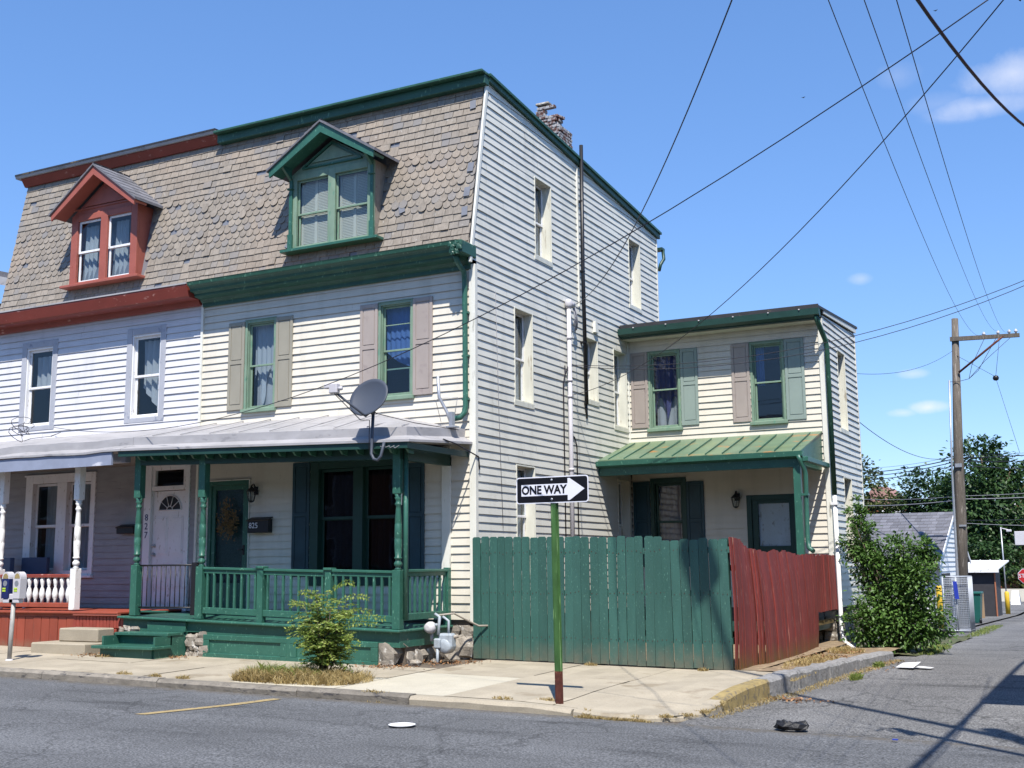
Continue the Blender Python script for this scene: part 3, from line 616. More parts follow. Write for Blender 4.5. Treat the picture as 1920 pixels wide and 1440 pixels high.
siding(SD, H, 15.70, 24.30, 6.475, 9.80, s_op, 'siding_side', planes=[(-1, MK, -(15.78-6.5*MK)), (.0905, 1, 9.68+.0905*16.3)], seed=6, lip=.0145)
bk_ = MB()
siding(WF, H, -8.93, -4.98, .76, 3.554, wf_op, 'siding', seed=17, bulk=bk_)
bk_.build('siding_field', 'siding', H, kind='stuff')
siding(WF, H, -8.93, -4.98, 3.554, 6.22, wf_op, 'siding', seed=7)
bk_ = MB()
siding(WS, H, 22.46, 25.52, .76, 6.62, ws_op, 'siding_side', planes=[(-.05, 1, 6.36-.05*22.42)], seed=8, bulk=bk_)
bk_.build('siding_field', 'siding_side', H, kind='stuff')
# corner posts and seams
mb = MB(); mb.box(-9.06, -8.945, 15.862, 15.95, .73, 6.42, .004); mb.build('corner_post', 'trimwhite', H)
mb = MB(); mb.poly_prism([(-8.972, 15.70, 6.42), (-8.972, 15.76, 6.42), (-8.972, 16.36, 9.66), (-8.972, 16.29, 9.66)], (.035, 0, 0)); mb.build('rake_trim', 'trimwhite', H)
mb = MB(); mb.box(-4.985, -4.895, 22.38, 22.47, .74, 6.3, .004); mb.build('corner_post', 'trimwhite', H)
mb = MB(); mb.box(-4.93, -4.895, 25.50, 25.57, .74, 6.5); mb.build('corner_post', 'trimwhite', H)
mb = MB(); mb.box(-8.98, -8.945, 24.29, 24.34, 6.3, 8.93); mb.build('corner_post', 'trimwhite', H)
mb = MB(); mb.box(-8.965, -8.93, 22.375, 22.42, 3.9, 6.2); mb.build('inside_corner_trim', 'trimwhite', H)
mb = MB(); mb.box(-14.715, -14.665, 15.86, 15.91, .85, 6.42); mb.build('seam_trim', 'trimwhite', H)
mb = MB(); mb.box(-8.96, -8.925, 19.91, 19.94, 6.5, 9.28); mb.build('seam_trim', 'trimwhite', H)
mb = MB(); mb.box(-9.57, -9.41, 15.86, 15.9, .8, 3.5, .004); mb.build('pilaster', 'trimwhite', H)
# side windows: deep reveals
def deep(W, H, u0, u1, z0, z1, rail, cur, fm='white', rec=.15):
    mb = MB(); a = .022
    W.box(mb, u0, u0+a, z0, z1, -.0, .024, .003); W.box(mb, u1-a, u1, z0, z1, 0, .024, .003); W.box(mb, u0+a, u1-a, z1-a, z1, 0, .022, .003); W.box(mb, u0-.02, u1+.02, z0-.09, z0, 0, .026, .004)
    win = mb.build('window', 'reveal', H)
    j = MB(); W.box(j, u0+.003, u0+a, z0, z1-.002, -rec-.08, -.001); W.box(j, u1-a, u1-.003, z0, z1-.002, -rec-.08, -.001); W.box(j, u0+a, u1-a, z1-a, z1-.003, -rec-.08, -.001)
    s0, s1 = W.p(u0+a, z0+.0, -.0), None
    W.box(j, u0+a, u1-a, z0, z0+.02, -rec-.08, -.001); j.build('reveal', 'reveal', win)
    sashes(W, win, u0+a, u1-a, z0+.02, z1-a, rail, -rec, fm, .04)
    for c in cur: curtain(W, win, *c)
    return win
o_ = -.24
deep(SD, H, *s_op[0], 7.81, [(18.4, 18.72, 7.14, 8.5, o_, 'cur_grey', 3, .015)])
deep(SD, H, *s_op[1], 7.76, [(22.9, 23.2, 7.12, 8.5, o_, 'cur_grey', 3, .015)])
deep(SD, H, *s_op[2], 5.15, [(17.45, 17.9, 4.4, 5.9, o_, 'cur_white', 3, .02)])
deep(SD, H, *s_op[3], 5.33, [(20.45, 20.75, 4.8, 5.9, o_, 'cur_grey', 2, .015)])
deep(SD, H, *s_op[4], 5.13, [(21.9, 22.25, 4.4, 5.9, o_, 'cur_grey', 3, .015)])
deep(SD, H, *s_op[5], 2.43, [(17.5, 17.9, 1.5, 3.2, o_, 'cur_grey', 3, .015)])
deep(SD, H, *s_op[6], 2.4, [])
deep(WS, H, *ws_op[0], 5.05, [], 'white', .17); deep(WS, H, *ws_op[1], 2.45, [], 'white', .17)
# front upper windows
o2 = -.17
zl1 = lambda t: 4.47+.42*max(0, math.cos((t-.5)*12.6))**1.5*(1 if .1 < t < .9 else .2)
zl1 = lambda t: 4.50+.62*abs(math.sin(t*6.4+.5))**2
window(FR, H, *f_up[0], 5.16, 'greenlight', cw=.05, proud=.03, rec=.04, sill=.05, t=.033, cur=[(-13.6, -13.06, 4.45, 5.92, o2, 'cur_grey', 5, .015, lambda t: 4.45+.66*abs(math.sin(t*6.0+.9))**1.4), (-13.58, -13.08, 4.42, 5.3, o2-.05, 'cur_white', 3, .01)])
window(FR, H, *f_up[1], 5.16, 'greenlight', cw=.05, proud=.03, rec=.04, sill=.05, t=.033, cur=[(-10.76, -10.16, 4.9, 5.94, o2, 'cur_blue', 6, .010, lambda t: 4.88+.28*(1-t)**2)])
mb = MB(); FR.box(mb, -10.74, -10.2, 5.585, 5.60, -.052, -.042); FR.box(mb, -10.74, -10.2, 4.84, 4.865, -.1, -.088); FR.box(mb, -10.27, -10.255, 4.42, 4.84, -.1, -.088); mb.build('muntin', 'greenlight', H)
shutter(FR, H, -14.05, -13.685, 4.38, 5.97, 'shutolive', 'grey-olive shutter'); shutter(FR, H, -12.975, -12.61, 4.37, 5.97, 'shutolive', 'grey-olive shutter')
shutter(FR, H, -11.18, -10.825, 4.37, 5.98, 'shutpink', 'pinkish taupe shutter'); shutter(FR, H, -10.125, -9.75, 4.36, 5.98, 'shutpink', 'pinkish taupe shutter')
# wing windows
window(WF, H, *wf_op[0], 5.16, 'greenlight', cw=.05, proud=.03, rec=.04, sill=.05, t=.033, cur=[(-8.45, -7.9, 4.45, 5.9, o2, 'cur_violet', 5, .02, lambda t: 4.52+.5*abs(math.sin(t*5.6+.3))), (-8.43, -7.92, 4.42, 5.1, o2-.06, 'cur_white', 3, .015)])
window(WF, H, *wf_op[1], 5.14, 'greenlight', cw=.05, proud=.03, rec=.04, sill=.05, t=.033, cur=[(-6.29, -6.12, 5.1, 5.9, o2, 'cur_blue', 3, .02), (-5.80, -5.73, 5.1, 5.9, o2, 'cur_blue', 1, .02)])
shutter(WF, H, -8.895, -8.53, 4.38, 5.97, 'shutpink', 'pinkish taupe shutter'); shutter(WF, H, -7.81, -7.445, 4.38, 5.96, 'shutteal', 'grey-green shutter')
shutter(WF, H, -6.735, -6.37, 4.37, 5.95, 'shutpink', 'pinkish taupe shutter'); shutter(WF, H, -5.66, -5.28, 4.35, 5.95, 'shutteal', 'grey-green shutter')
window(WF, H, *wf_op[2], 2.45, 'greendark', cw=.08, proud=.03, rec=.05, cur=[(-8.4, -7.85, 1.6, 3.25, o2, 'cur_mauve', 4, .02)])
shutter(WF, H, -8.91, -8.545, 1.55, 3.27, 'teal', 'dark blue-green shutter'); shutter(WF, H, -7.765, -7.40, 1.55, 3.24, 'teal', 'dark blue-green shutter')
# wing back door
mb = MB(); a, b, c, d = wf_op[3]
WF.box(mb, a, a+.1, c, d, 0, .035, .005); WF.box(mb, b-.1, b, c, d, 0, .035, .005); WF.box(mb, a+.1, b-.1, d-.1, d, 0, .033, .005)
WF.box(mb, a+.1, a+.22, c, d-.1, -.04, .005, .004); WF.box(mb, b-.17, b-.1, c, d-.1, -.04, .005, .004); WF.box(mb, a+.22, b-.17, d-.17, d-.1, -.04, .005, .004); WF.box(mb, a+.22, b-.17, c, 1.93, -.04, .003, .004)
dr = mb.build('rear_door', 'greendark', H)
g = MB(); WF.box(g, a+.22, b-.17, 1.93, d-.17, -.02, -.017); g.build('pane', 'glass', dr)
g = MB(); WF.box(g, a+.2, b-.15, 1.9, d-.15, -.05, -.04); g.build('blind', 'white', dr)
# big front window
u0, u1, z0, z1 = f_lo[1]
mb = MB(); FR.box(mb, u0, u0+.17, z0, z1, -.1, .04, .005); FR.box(mb, u1-.17, u1, z0, z1, -.1, .04, .005); FR.box(mb, -11.285, -11.095, z0, z1-.12, -.1, .04, .005)
FR.box(mb, u0+.17, u1-.17, z1-.12, z1, 0, .038, .005); FR.box(mb, u0+.17, -11.285, z0, z0+.2, 0, .038, .005); FR.box(mb, -11.095, u1-.17, z0, z0+.2, 0, .038, .005); FR.box(mb, u0-.02, u1+.02, z1, z1+.025, 0, .06)
bw = mb.build('window', 'greendark', H)
for a, b in ((u0+.17, -11.285), (-11.095, u1-.17)):
    sashes(FR, bw, a, b, z0+.2, z1-.12, 2.41, -.05, 'greendark', .05, 'glassdark'); curtain(FR, bw, a+.03, b-.03, z0+.2, z1-.12, o2, 'cur_mauve', 5, .03)
shutter(FR, H, -12.54, -12.18, 1.45, 3.37, 'teal', 'dark blue-green shutter'); shutter(FR, H, -10.235, -9.9, 1.45, 3.26, 'teal', 'dark blue-green shutter')
# front door
a, b, c, d = f_lo[0]
mb = MB(); FR.box(mb, a, a+.07, c, d, 0, .035, .005); FR.box(mb, b-.07, b, c, d, 0, .035, .005); FR.box(mb, a+.07, b-.07, d-.08, d, 0, .033, .005)
FR.box(mb, a+.07, a+.15, c, d-.08, -.04, .01, .004); FR.box(mb, b-.15, b-.07, c, d-.08, -.04, .01, .004); FR.box(mb, a+.15, b-.15, d-.16, d-.08, -.04, .008, .004); FR.box(mb, a+.15, b-.15, c, 1.35, -.04, .006, .004)
fd = mb.build('front_door', 'greenporch', H); g = MB(); FR.box(g, a+.15, b-.15, 1.35, d-.16, -.02, -.016); g.build('pane', 'glass', fd)
g = MB(); FR.box(g, a+.08, b-.08, c, d-.1, -.11, -.07, .004); g.build('inner_door', 'greendark', fd)
g = MB(); FR.box(g, b-.13, b-.09, 1.83, 2.0, .01, .03, .004); g.tube([FR.p(b-.11, 1.92, .03), FR.p(b-.11, 1.92, .07), FR.p(b-.2, 1.92, .07)], .009, 6); g.build('handle', 'black', fd)
mb = MB(); FR.box(mb, a-.012, a, c, d+.012, .0, .045); FR.box(mb, b, b+.012, c, d+.012, 0, .045); FR.box(mb, a, b, d, d+.014, 0, .045); mb.build('door_surround', 'trimwhite', H)
# wall lanterns
def lantern(W, H, u, z, s=1.):
    mb = MB(); W.box(mb, u-.05*s, u+.05*s, z-.02, z+.12*s, .01, .03, .004); mb.tube([W.p(u, z+.1*s, .02), W.p(u, z+.16*s, .09), W.p(u, z+.13*s, .14)], .012, 6)
    c = W.p(u, z, .14); mb.lathe((c[0], c[1], z-.16*s), [(.02, 0), (.05, .02), (.055, .03), (.02, .035)], 6); mb.lathe((c[0], c[1], z+.03*s), [(.095*s, 0), (.085*s, .02), (.03, .07), (.012, .1)], 6)
    for k in range(6):
        t = k*math.pi/3; mb.tube([(c[0]+.05*s*math.cos(t), c[1]+.05*s*math.sin(t), z-.13*s), (c[0]+.088*s*math.cos(t), c[1]+.088*s*math.sin(t), z+.035*s)], .006, 4)
    o = mb.build('wall_lantern', 'black', H); g = MB(); g.lathe((c[0], c[1], z-.125*s), [(.045*s, 0), (.08*s, .155*s)], 6); g.build('pane', 'glass', o)
lantern(FR, H, -13.35, 2.88, 1.0); lantern(WF, H, -6.72, 2.84, 1.05)
# ---- mansard: deck, slates
def mans_pt(x, s, o=0.):          # s: slant distance up from z=6.5 ; o outward
    k = math.hypot(1, MK); z = 6.5+s/k; return Vector((x, 15.73+(s/k)*MK-o/k, z+o*MK/k))
mans_ang = math.atan2(1, MK)      # tilt of plane from horizontal
def slate_mesh(kind, w_, ln, m):
    mb = MB(); t = .009
    if kind == 'fish':
        h = w_/2; pts = [(-h, ln)]+[(-h, h*.92)]+[(-h*math.cos(k*math.pi/6), h*.92-h*.92*math.sin(k*math.pi/6)) for k in range(1, 6)]+[(h, h*.92), (h, ln)]
    else: pts = [(-w_/2, ln), (-w_/2, 0), (w_/2, 0), (w_/2, ln)]
    n = len(pts); mb.add([(x, y, t) for x, y in pts]+[(x, y, 0) for x, y in pts], [tuple(range(n))]+[(i, n+i, n+(i+1) % n, (i+1) % n) for i in range(n)])
    return mb.mesh('slate', M[m])
def slates(house, x0, x1, hx, rr, near, dormer, m='slate'):
    E_ = .1325; rows = 24; items = []
    for k in range(rows):
        kind = 'fish' if 7 <= k <= 15 else 'rect'; w0 = .158 if kind == 'fish' else .20
        x = x0+(-.079 if k % 2 else 0); s = .02+k*E_
        while x < x1:
            w1 = w0 if kind == 'fish' else rr.choice((.15, .18, .2, .22)); cx = x+w1/2; x += w1
            a, b = cx-w1/2, cx+w1/2
            if a < x0: a = x0
            if b > x1: b = x1
            if b-a < .035: continue
            p = mans_pt(cx, s)
            if dormer[0] < cx < dormer[1] and p.z < dormer[2]-(abs(cx-(dormer[0]+dormer[1])/2))*dormer[3] and p.z > dormer[4]: continue
            items.append((abs(cx-hx), k, kind, (a+b)/2, b-a, s))
    items.sort(); cache = {}
    bulk = MB(); tilt = math.atan2(.012, E_)
    for i, (_, k, kind, cx, w1, s) in enumerate(items):
        ww = round((w1-.006)/.01)*.01+.002; key = (kind, ww)
        if key not in cache: cache[key] = slate_mesh(kind, ww, .19, m)
        rz = rr.gauss(0, .012) if rr.random() > .03 else rr.gauss(0, .06)
        ds = rr.gauss(0, .003) if rr.random() > .04 else rr.uniform(-.02, .012)
        lift = .018+abs(rr.gauss(0, .002))+(.012 if rr.random() < .04 else 0)
        if rr.random() < .012: continue
        loc = mans_pt(cx, s+ds, lift); rot = Matrix.Rotation(mans_ang-tilt*1.2, 4, 'X') @ Matrix.Rotation(rz, 4, 'Z')
        if i < 285: piece('slate', cache[key], house, loc, rot.to_euler())
        else:
            me = cache[key]; T = Matrix.Translation(loc) @ rot; bulk.add([T @ v.co for v in me.vertices], [tuple(p.vertices) for p in me.polygons])
    bulk.build('slate_field', m, house, kind='stuff')
mb = MB(); mb.poly_prism([mans_pt(-14.7, .27), mans_pt(-8.99, .27), mans_pt(-8.99, 3.2), mans_pt(-14.7, 3.2)], (0, .12, 0)); mb.build('mansard_deck', 'slatepatch', H)
slates(H, -14.705, -9.0, -9.0, random.Random(11), True, (-12.62, -10.76, 9.30, .95, 6.95))
for cx, s, r_0 in ((-9.12, .75, .1), (-9.10, 1.55, -.05), (-9.12, 1.1, 0), (-9.16, 2.75, .12), (-10.35, 1.0, .3), (-12.75, .7, -.6)):
    T = slate_mesh('rect', .11, .17, 'slatepatch'); piece('slate', T, H, mans_pt(cx, s, .034), (Matrix.Rotation(mans_ang-.08, 4, 'X') @ Matrix.Rotation(r_0, 4, 'Z')).to_euler()); 
# flat roof, top trims
mb = MB(); mb.poly_prism([(-14.72, 16.32, 9.78), (-8.93, 16.32, 9.78), (-8.93, 24.40, 9.04), (-14.72, 24.40, 9.04)], (0, 0, -.08)); mb.build('roof', 'tar', H)
mb = MB()
mb.box(-14.74, -8.91, 16.16, 16.32, 9.60, 9.76, .01); mb.box(-14.74, -8.89, 16.04, 16.34, 9.76, 9.81, .01)
mb.build('roof_trim', 'green', H)
mb = MB(); 
mb.poly_prism([(-8.955, 16.32, 9.69), (-8.955, 24.42, 8.955), (-8.955, 24.42, 9.06), (-8.955, 16.32, 9.80)], (.055, 0, 0)); mb.poly_prism([(-8.97, 16.3, 9.77), (-8.97, 24.45, 9.06), (-8.97, 24.45, 9.11), (-8.97, 16.3, 9.815)], (.105, 0, 0))
mb.build('rake_board', 'green', H)
mb = MB(); mb.box(-9.3, -8.86, 24.42, 24.6, 8.70, 8.76); mb.tube([(-8.88, 24.52, 8.72), (-8.86, 24.52, 8.5), (-8.90, 24.40, 8.35), (-8.93, 24.37, 8.2)], .04, 8); mb.build('rear_gutter', 'greendark', H)
mb = MB(); mb.box(-14.7, -9.3, 24.42, 24.6, 8.6, 8.76); mb.build('rear_gutter', 'greendark', H)
# front cornice (profiled)
def cornice(house, x0, x1, m, prof, name='cornice'):
    mb = MB(); n = len(prof); mb.add([(x0, y, z) for y, z in prof]+[(x1, y, z) for y, z in prof], [tuple(range(n)), tuple(range(n, 2*n))[::-1]]+[(i, n+i, n+(i+1) % n, (i+1) % n) for i in range(n)])
    return mb.build(name, m, house)
prof_g = [(15.90, 6.34), (15.83, 6.34), (15.83, 6.40), (15.79, 6.42), (15.76, 6.46), (15.62, 6.48), (15.61, 6.50), (15.61, 6.53), (15.58, 6.545), (15.50, 6.56), (15.49, 6.60), (15.465, 6.63), (15.44, 6.65), (15.42, 6.655), (15.41, 6.70), (15.40, 6.72), (15.74, 6.76), (15.9, 6.76)]
cornice(H, -14.66, -9.02, 'green', prof_g)
mb = MB(); mb.box(-9.18, -8.93, 15.42, 15.9, 6.5, 6.72, .02); rr = random.Random(3)
for k in range(14): wobble_rock(mb, (-9.05+rr.uniform(-.1, .1), 15.42, 6.6+rr.uniform(-.09, .09)), .035, .03, .04, k)
mb.build('cornice_end_block', 'green', H)
cornice(H, -14.66, -9.02, 'soil', [(15.43, 6.722), (15.45, 6.735), (15.76, 6.775), (15.76, 6.763), (15.45, 6.722)], 'grimy_gutter_lip')
# downspout on the front
mb = MB(); mb.tube([(-9.10, 15.50, 6.5), (-9.11, 15.62, 6.38), (-9.11, 15.80, 6.28), (-9.11, 15.82, 6.1), (-9.10, 15.82, 4.1), (-9.11, 15.80, 4.0), (-9.16, 15.76, 3.92), (-9.26, 15.72, 3.90)], [.045]*8, 10)
for z in (5.6, 4.9, 4.2): mb.box(-9.16, -9.04, 15.80, 15.9, z, z+.03)
mb.build('downspout', 'greenporch', H)
# ---- dormer (green)
def dormer(house, cx, hw, zs, zt, zap, wall_m, case_m, roof_m, trim_m, win_m, red=False):
    yf = 15.70; mb = MB()
    L_, Rr = cx-hw, cx+hw
    # front frame pieces
    def fb(a, b, c, d, o=0., t=.06, ch=.005): mb.box(a, b, yf-o, yf-o+t, c, d, ch)
    zb = zs; mull = .075 if not red else .09; wt = .125 if not red else .17
    fb(L_, L_+wt, zb, zt); fb(Rr-wt, Rr, zb, zt); fb(cx-mull, cx+mull, zb, zt); fb(L_+wt, cx-mull, zt-.12, zt); fb(cx+mull, Rr-wt, zt-.12, zt); fb(L_+wt, cx-mull, zb, zb+.05); fb(cx+mull, Rr-wt, zb, zb+.05)
    dm = mb.build('dormer', case_m, house)
    c = MB()   # cheeks and gable infill
    yb = my(zt)+.1
    for x, d in ((L_, .03), (Rr, -.03)): c = MB(); c.poly_prism([(x, yf+.06, zb), (x, my(zb)+.05, zb), (x, yb, zt), (x, yf+.06, zt)], (d, 0, 0)); c.build('cheek', 'slate' if not red else wall_m, dm)
    slope = (zap-.10-zt)/hw; ov = .22
    gz = zt+hw*slope
    c = MB(); c.poly_prism([(L_, yf+.02, zt), (Rr, yf+.02, zt), (cx, yf+.02, gz)], (0, .06, 0)); c.build('pediment', wall_m, dm)
    q = .5 if not red else .62
    c = MB(); c.poly_prism([(cx-hw*q, yf-.012, zt+.15), (cx+hw*q, yf-.012, zt+.15), (cx, yf-.012, zt+.15+hw*q*slope)], (0, .04, 0)); c.build('pediment_panel', case_m if not red else wall_m, dm)
    if not red:
        c = MB(); 
        for s_ in (-1, 1): c.poly_prism([(cx+s_*hw*.72, yf-.02, zt+.09), (cx+s_*hw*.72-s_*.05, yf-.02, zt+.09), (cx, yf-.02, zt+.09+hw*.67*slope), (cx, yf-.02, zt+.09+hw*.67*slope+.04)], (0, .04, 0))
        c.box(cx-hw*.72, cx+hw*.72, yf-.02, yf+.02, zt+.06, zt+.09); c.build('pediment_moulding', trim_m, dm)
    else:
        c = MB(); c.box(L_+.02, Rr-.02, yf-.006, yf+.02, zt+.10, zt+.125); c.build('pediment_moulding', trim_m, dm)
    # barge boards and roof planes projecting to the front
    tx = hw+ov; y0 = 15.36 if not red else 15.38
    for s_ in (-1, 1):
        b = MB(); e0 = (cx+s_*tx, y0, gz-(tx)*slope+.02); e1 = (cx, y0, gz+.02)
        b.poly_prism([e0, e1, (e1[0], y0, e1[2]+.17), (e0[0]+s_*.02, y0, e0[2]+.15)], (0, .035, 0))
        b.poly_prism([(e0[0]-s_*.02, y0+.035, e0[2]+.06), (cx, y0+.035, e1[2]+.07), (cx, y0+.035, e1[2]+.11), (e0[0], y0+.035, e0[2]+.10)], (0, .30, 0))
        b.build('barge_board', trim_m, dm)
        b = MB(); e2 = (cx+s_*(tx+.05), gz-(tx+.05)*slope+.15); yba = my(e2[1])+.02; ybt = my(gz+.2)+.05
        a = [(e2[0], y0-.03, e2[1]), (cx, y0-.03, gz+.20), (cx, ybt, gz+.20), (e2[0], yba, e2[1])]
        b.poly_prism(a, (0, 0, .03)); b.build('dormer_roof', roof_m if not red else roof_m, dm)
        # shingle courses
        b = MB(); n = 7
        for k in range(n):
            t0, t1 = k/n, (k+1.15)/n; 
            P = lambda t, f: (e2[0]+(cx-e2[0])*t, (y0-.03)*(1-f)+f*(yba+(ybt-yba)*t), e2[1]+(gz+.20-e2[1])*t)
            m_ = 5
            for j in range(m_):
                f0, f1 = j/m_+.006, (j+1)/m_-.006
                q_ = [P(t0, f0), P(t1, f0), P(t1, f1), P(t0, f1)]; lift = (.052, .034, .034, .052)
                b.add([(p[0], p[1], p[2]+l_) for p, l_ in zip(q_, lift)]+[(p[0], p[1], p[2]+.03) for p in q_], [(0, 1, 2, 3), (0, 3, 7, 4), (0, 4, 5, 1), (3, 2, 6, 7)])
        b.build('shingle_course', roof_m, dm)
    s = MB(); s.box(L_-.15, Rr+.14, 15.60, my(zb)-.0, zb-.05, zb, .006); s.build('sill', trim_m if not red else case_m, dm)
    if not red:
        for x in (L_-.02, Rr-.05):
            p = MB(); p.box(x-.01, x+.085, yf-.05, yf-.002, zb, zb+.28, .006); p.box(x+.005, x+.07, yf-.04, yf-.002, zb+.28, zt-.1, .006); p.box(x-.015, x+.09, yf-.075, yf-.002, zt-.28, zt-.255, .004)
            p.poly_prism([(x+.01, yf-.03, zt-.12), (x+.01, y0+.06, zt+.06), (x+.01, y0+.06, zt+.16), (x+.01, yf-.03, zt+.16)], (.05, 0, 0)); p.build('pilaster', 'greenporch', dm)
    for a, b_ in ((L_+wt, cx-mull), (cx+mull, Rr-wt)):
        W = Wall('f', yf+.05)
        sashes(W, dm, a, b_, zb+.05, zt-.12, (zb+zt)/2-.05, 0, win_m, .035 if not red else .045)
        if not red:
            lv = MB(); n = 40; z_ = zb+.09
            while z_ < zt-.16:
                W.box(lv, a+.05, (a+b_)/2-.03, z_, z_+.020, -.095, -.085); W.box(lv, (a+b_)/2+.03, b_-.05, z_, z_+.020, -.095, -.085); z_ += .028
            W.box(lv, (a+b_)/2-.028, (a+b_)/2+.028, zb+.06, zt-.14, -.115, -.075); W.box(lv, a+.02, a+.06, zb+.06, zt-.14, -.115, -.075); W.box(lv, b_-.06, b_-.02, zb+.06, zt-.14, -.115, -.075)
            lv.build('louvre_shutter', 'blind', dm)
            bk = MB(); W.box(bk, a, b_, zb+.05, zt-.12, -.16, -.15); bk.build('backing', 'interior', dm)
        else:
            curtain(W, dm, a+.03, a+(b_-a)*.6, zb+.1, zt-.2, -.14, 'cur_grey', 3, .02)
            bk = MB(); W.box(bk, a-.1, b_+.1, zb, zt, -.7, -.69); bk.build('backing', 'interior', dm)
    return dm
dormer(H, -11.695, .875, 7.09, 8.46, 9.07, 'greenlight', 'greenlight', 'shingle', 'greenporch', 'greenlight')
# chimney of tumbling bricks
mb = MB(); mb.box(-9.93, -9.52, 20.32, 20.88, 9.2, 10.42); ch = mb.build('chimney', 'dirtstone', H)
bm_ = MB(); bm_.box(-.1, .1, -.05, .05, -.03, .03, .008); brick_me = bm_.mesh('brick', M['brick']); rr = random.Random(5)
for k in range(14):
    z = 9.50+k*.068
    for j in range(3): piece('brick', brick_me, ch, (-9.52+rr.gauss(0, .004), 20.39+j*.205+(k % 2)*.03, z), (rr.gauss(0, .02), rr.gauss(0, .02), math.pi/2+rr.gauss(0, .02)))
    for j in range(2): piece('brick', brick_me, ch, (-9.84+j*.205+(k % 2)*.05, 20.32+rr.gauss(0, .004), z), (rr.gauss(0, .02), rr.gauss(0, .02), rr.gauss(0, .02)))
for k in range(6):
    z = 10.455+k*.069; sh_ = (.0, .03, .06, -.02, -.03, .0)[k]; w_ = (2, 2, 2, 1, 1, 2)[k]
    for j in range(w_): piece('brick', brick_me, ch, (-9.86+j*.205+sh_, 20.31+rr.gauss(0, .006), z), (rr.gauss(0, .04), rr.gauss(0, .03), rr.gauss(0, .06)))
    if k < 3: piece('brick', brick_me, ch, (-9.57+sh_, 20.43, z), (rr.gauss(0, .04), rr.gauss(0, .04), math.pi/2+rr.gauss(0, .08)))
    piece('brick', brick_me, ch, (-9.88+sh_, 20.42, z), (0, 0, math.pi/2+rr.gauss(0, .08)))
mb = MB(); mb.box(-9.98, -9.68, 20.24, 20.40, 10.87, 10.92, .012); mb.build('cap_stone', 'stone', ch)
# black vent pipe, service mast, wires on the wall
mb = MB(); mb.tube([(-8.87, 20.00, 9.75), (-8.89, 20.02, 7.2), (-8.90, 20.10, 4.62)], .038, 10); mb.tube([(-8.92, 20.10, 4.68), (-8.93, 20.17, 4.36)], [.035, .015], 8)
for z in (8.6, 7.2, 5.8): mb.box(-8.955, -8.86, 19.97, 20.06, z, z+.03)
mb.build('vent_pipe', 'black', H, label='tall black pipe standing past the roof edge')
mb = MB(); mb.tube([(-8.88, 19.31, 1.0), (-8.88, 19.31, 6.36)], .042, 10)
for z in (5.75, 4.95, 4.65, 3.3): mb.lathe((-8.88, 19.31, z), [(.052, 0), (.052, .05)], 10)
mb.lathe((-8.88, 19.31, 6.34), [(.05, 0), (.075, .05), (.075, .12), (.05, .17), (.0, .185)], 10); mb.tube([(-8.88, 19.31, 6.44), (-8.86, 19.46, 6.42)], .06, 8)
mb.build('service_mast', 'lnb', H)
mb = MB()
rr = random.Random(8)
for k in range(7): mb.tube([(-8.85, 19.42+k*.02, 6.40), (-8.84, 19.50+k*.02, 6.2+rr.uniform(-.05, .05)), (-8.86, 19.46+k*.03, 6.0+rr.uniform(-.1, .05))], .008, 5)
mb.build('splice_leads', 'cablegrey', H)
mb = MB(); mb.tube([(-8.93, 19.2, 5.24), (-8.90, 19.16, 5.1), (-8.94, 19.15, 4.9), (-8.945, 19.16, 1.5)], .012, 5); mb.tube([(-8.92, 19.30, 5.24), (-8.88, 19.22, 5.2), (-8.9, 19.17, 5.08)], .012, 5)
mb.tube([(-8.94, 19.36, 4.0), (-8.94, 19.6, 3.95), (-8.94, 19.7, 3.8), (-8.94, 19.72, 1.4)], .012, 5)
mb.build('wall_cable', 'cable', H)
mb = MB(); mb.tube([(-8.94, 16.55, 6.1), (-8.94, 16.63, 4.2), (-8.94, 16.75, 2.2)], .005, 4); mb.build('wall_cable', 'cablegrey', H)
mb = MB(); mb.poly_prism([(-8.96, 20.60, 6.12), (-8.96, 20.76, 6.12), (-8.96, 20.72, 6.3), (-8.96, 20.60, 6.34)], (.06, 0, 0)); mb.build('vent_hood', 'trimwhite', H)
# foundation stones
def stones(parent, items, m='stone', name='stone'):
    for i, (c, sx, sy, sz) in enumerate(items):
        mb = MB(); wobble_rock(mb, c, sx, sy, sz, i*7+3); mb.build(name, m, parent)
mb = MB(); mb.box(-14.66, -9.0, 15.93, 16.05, 0, .76); mb.box(-9.1, -9.02, 15.93, 24.3, 0, .76); mb.box(-8.97, -4.96, 22.44, 22.5, 0, .76); mb.box(-5.02, -4.97, 22.44, 25.5, -.4, .76); fo = mb.build('foundation', 'dirtstone', H)
rr = random.Random(21); it = []
for row in range(3):
    x = -9.42
    while x < -9.02: wd = rr.uniform(.16, .3); it.append(((min(x+wd/2, -9.1), 15.90, .27+row*.17), wd/2, .06, .085)); x += wd
for row in range(4):
    y = 22.5
    while y < 25.4: wd = rr.uniform(.2, .4); it.append(((-4.96, y+wd/2, -.02+row*.2), .06, wd/2, .1)); y += wd
for row in range(4):
    x = -5.4
    while x < -5.0: wd = rr.uniform(.15, .3); it.append(((x+wd/2, 22.42, .05+row*.19), wd/2, .06, .095)); x += wd
stones(fo, it)
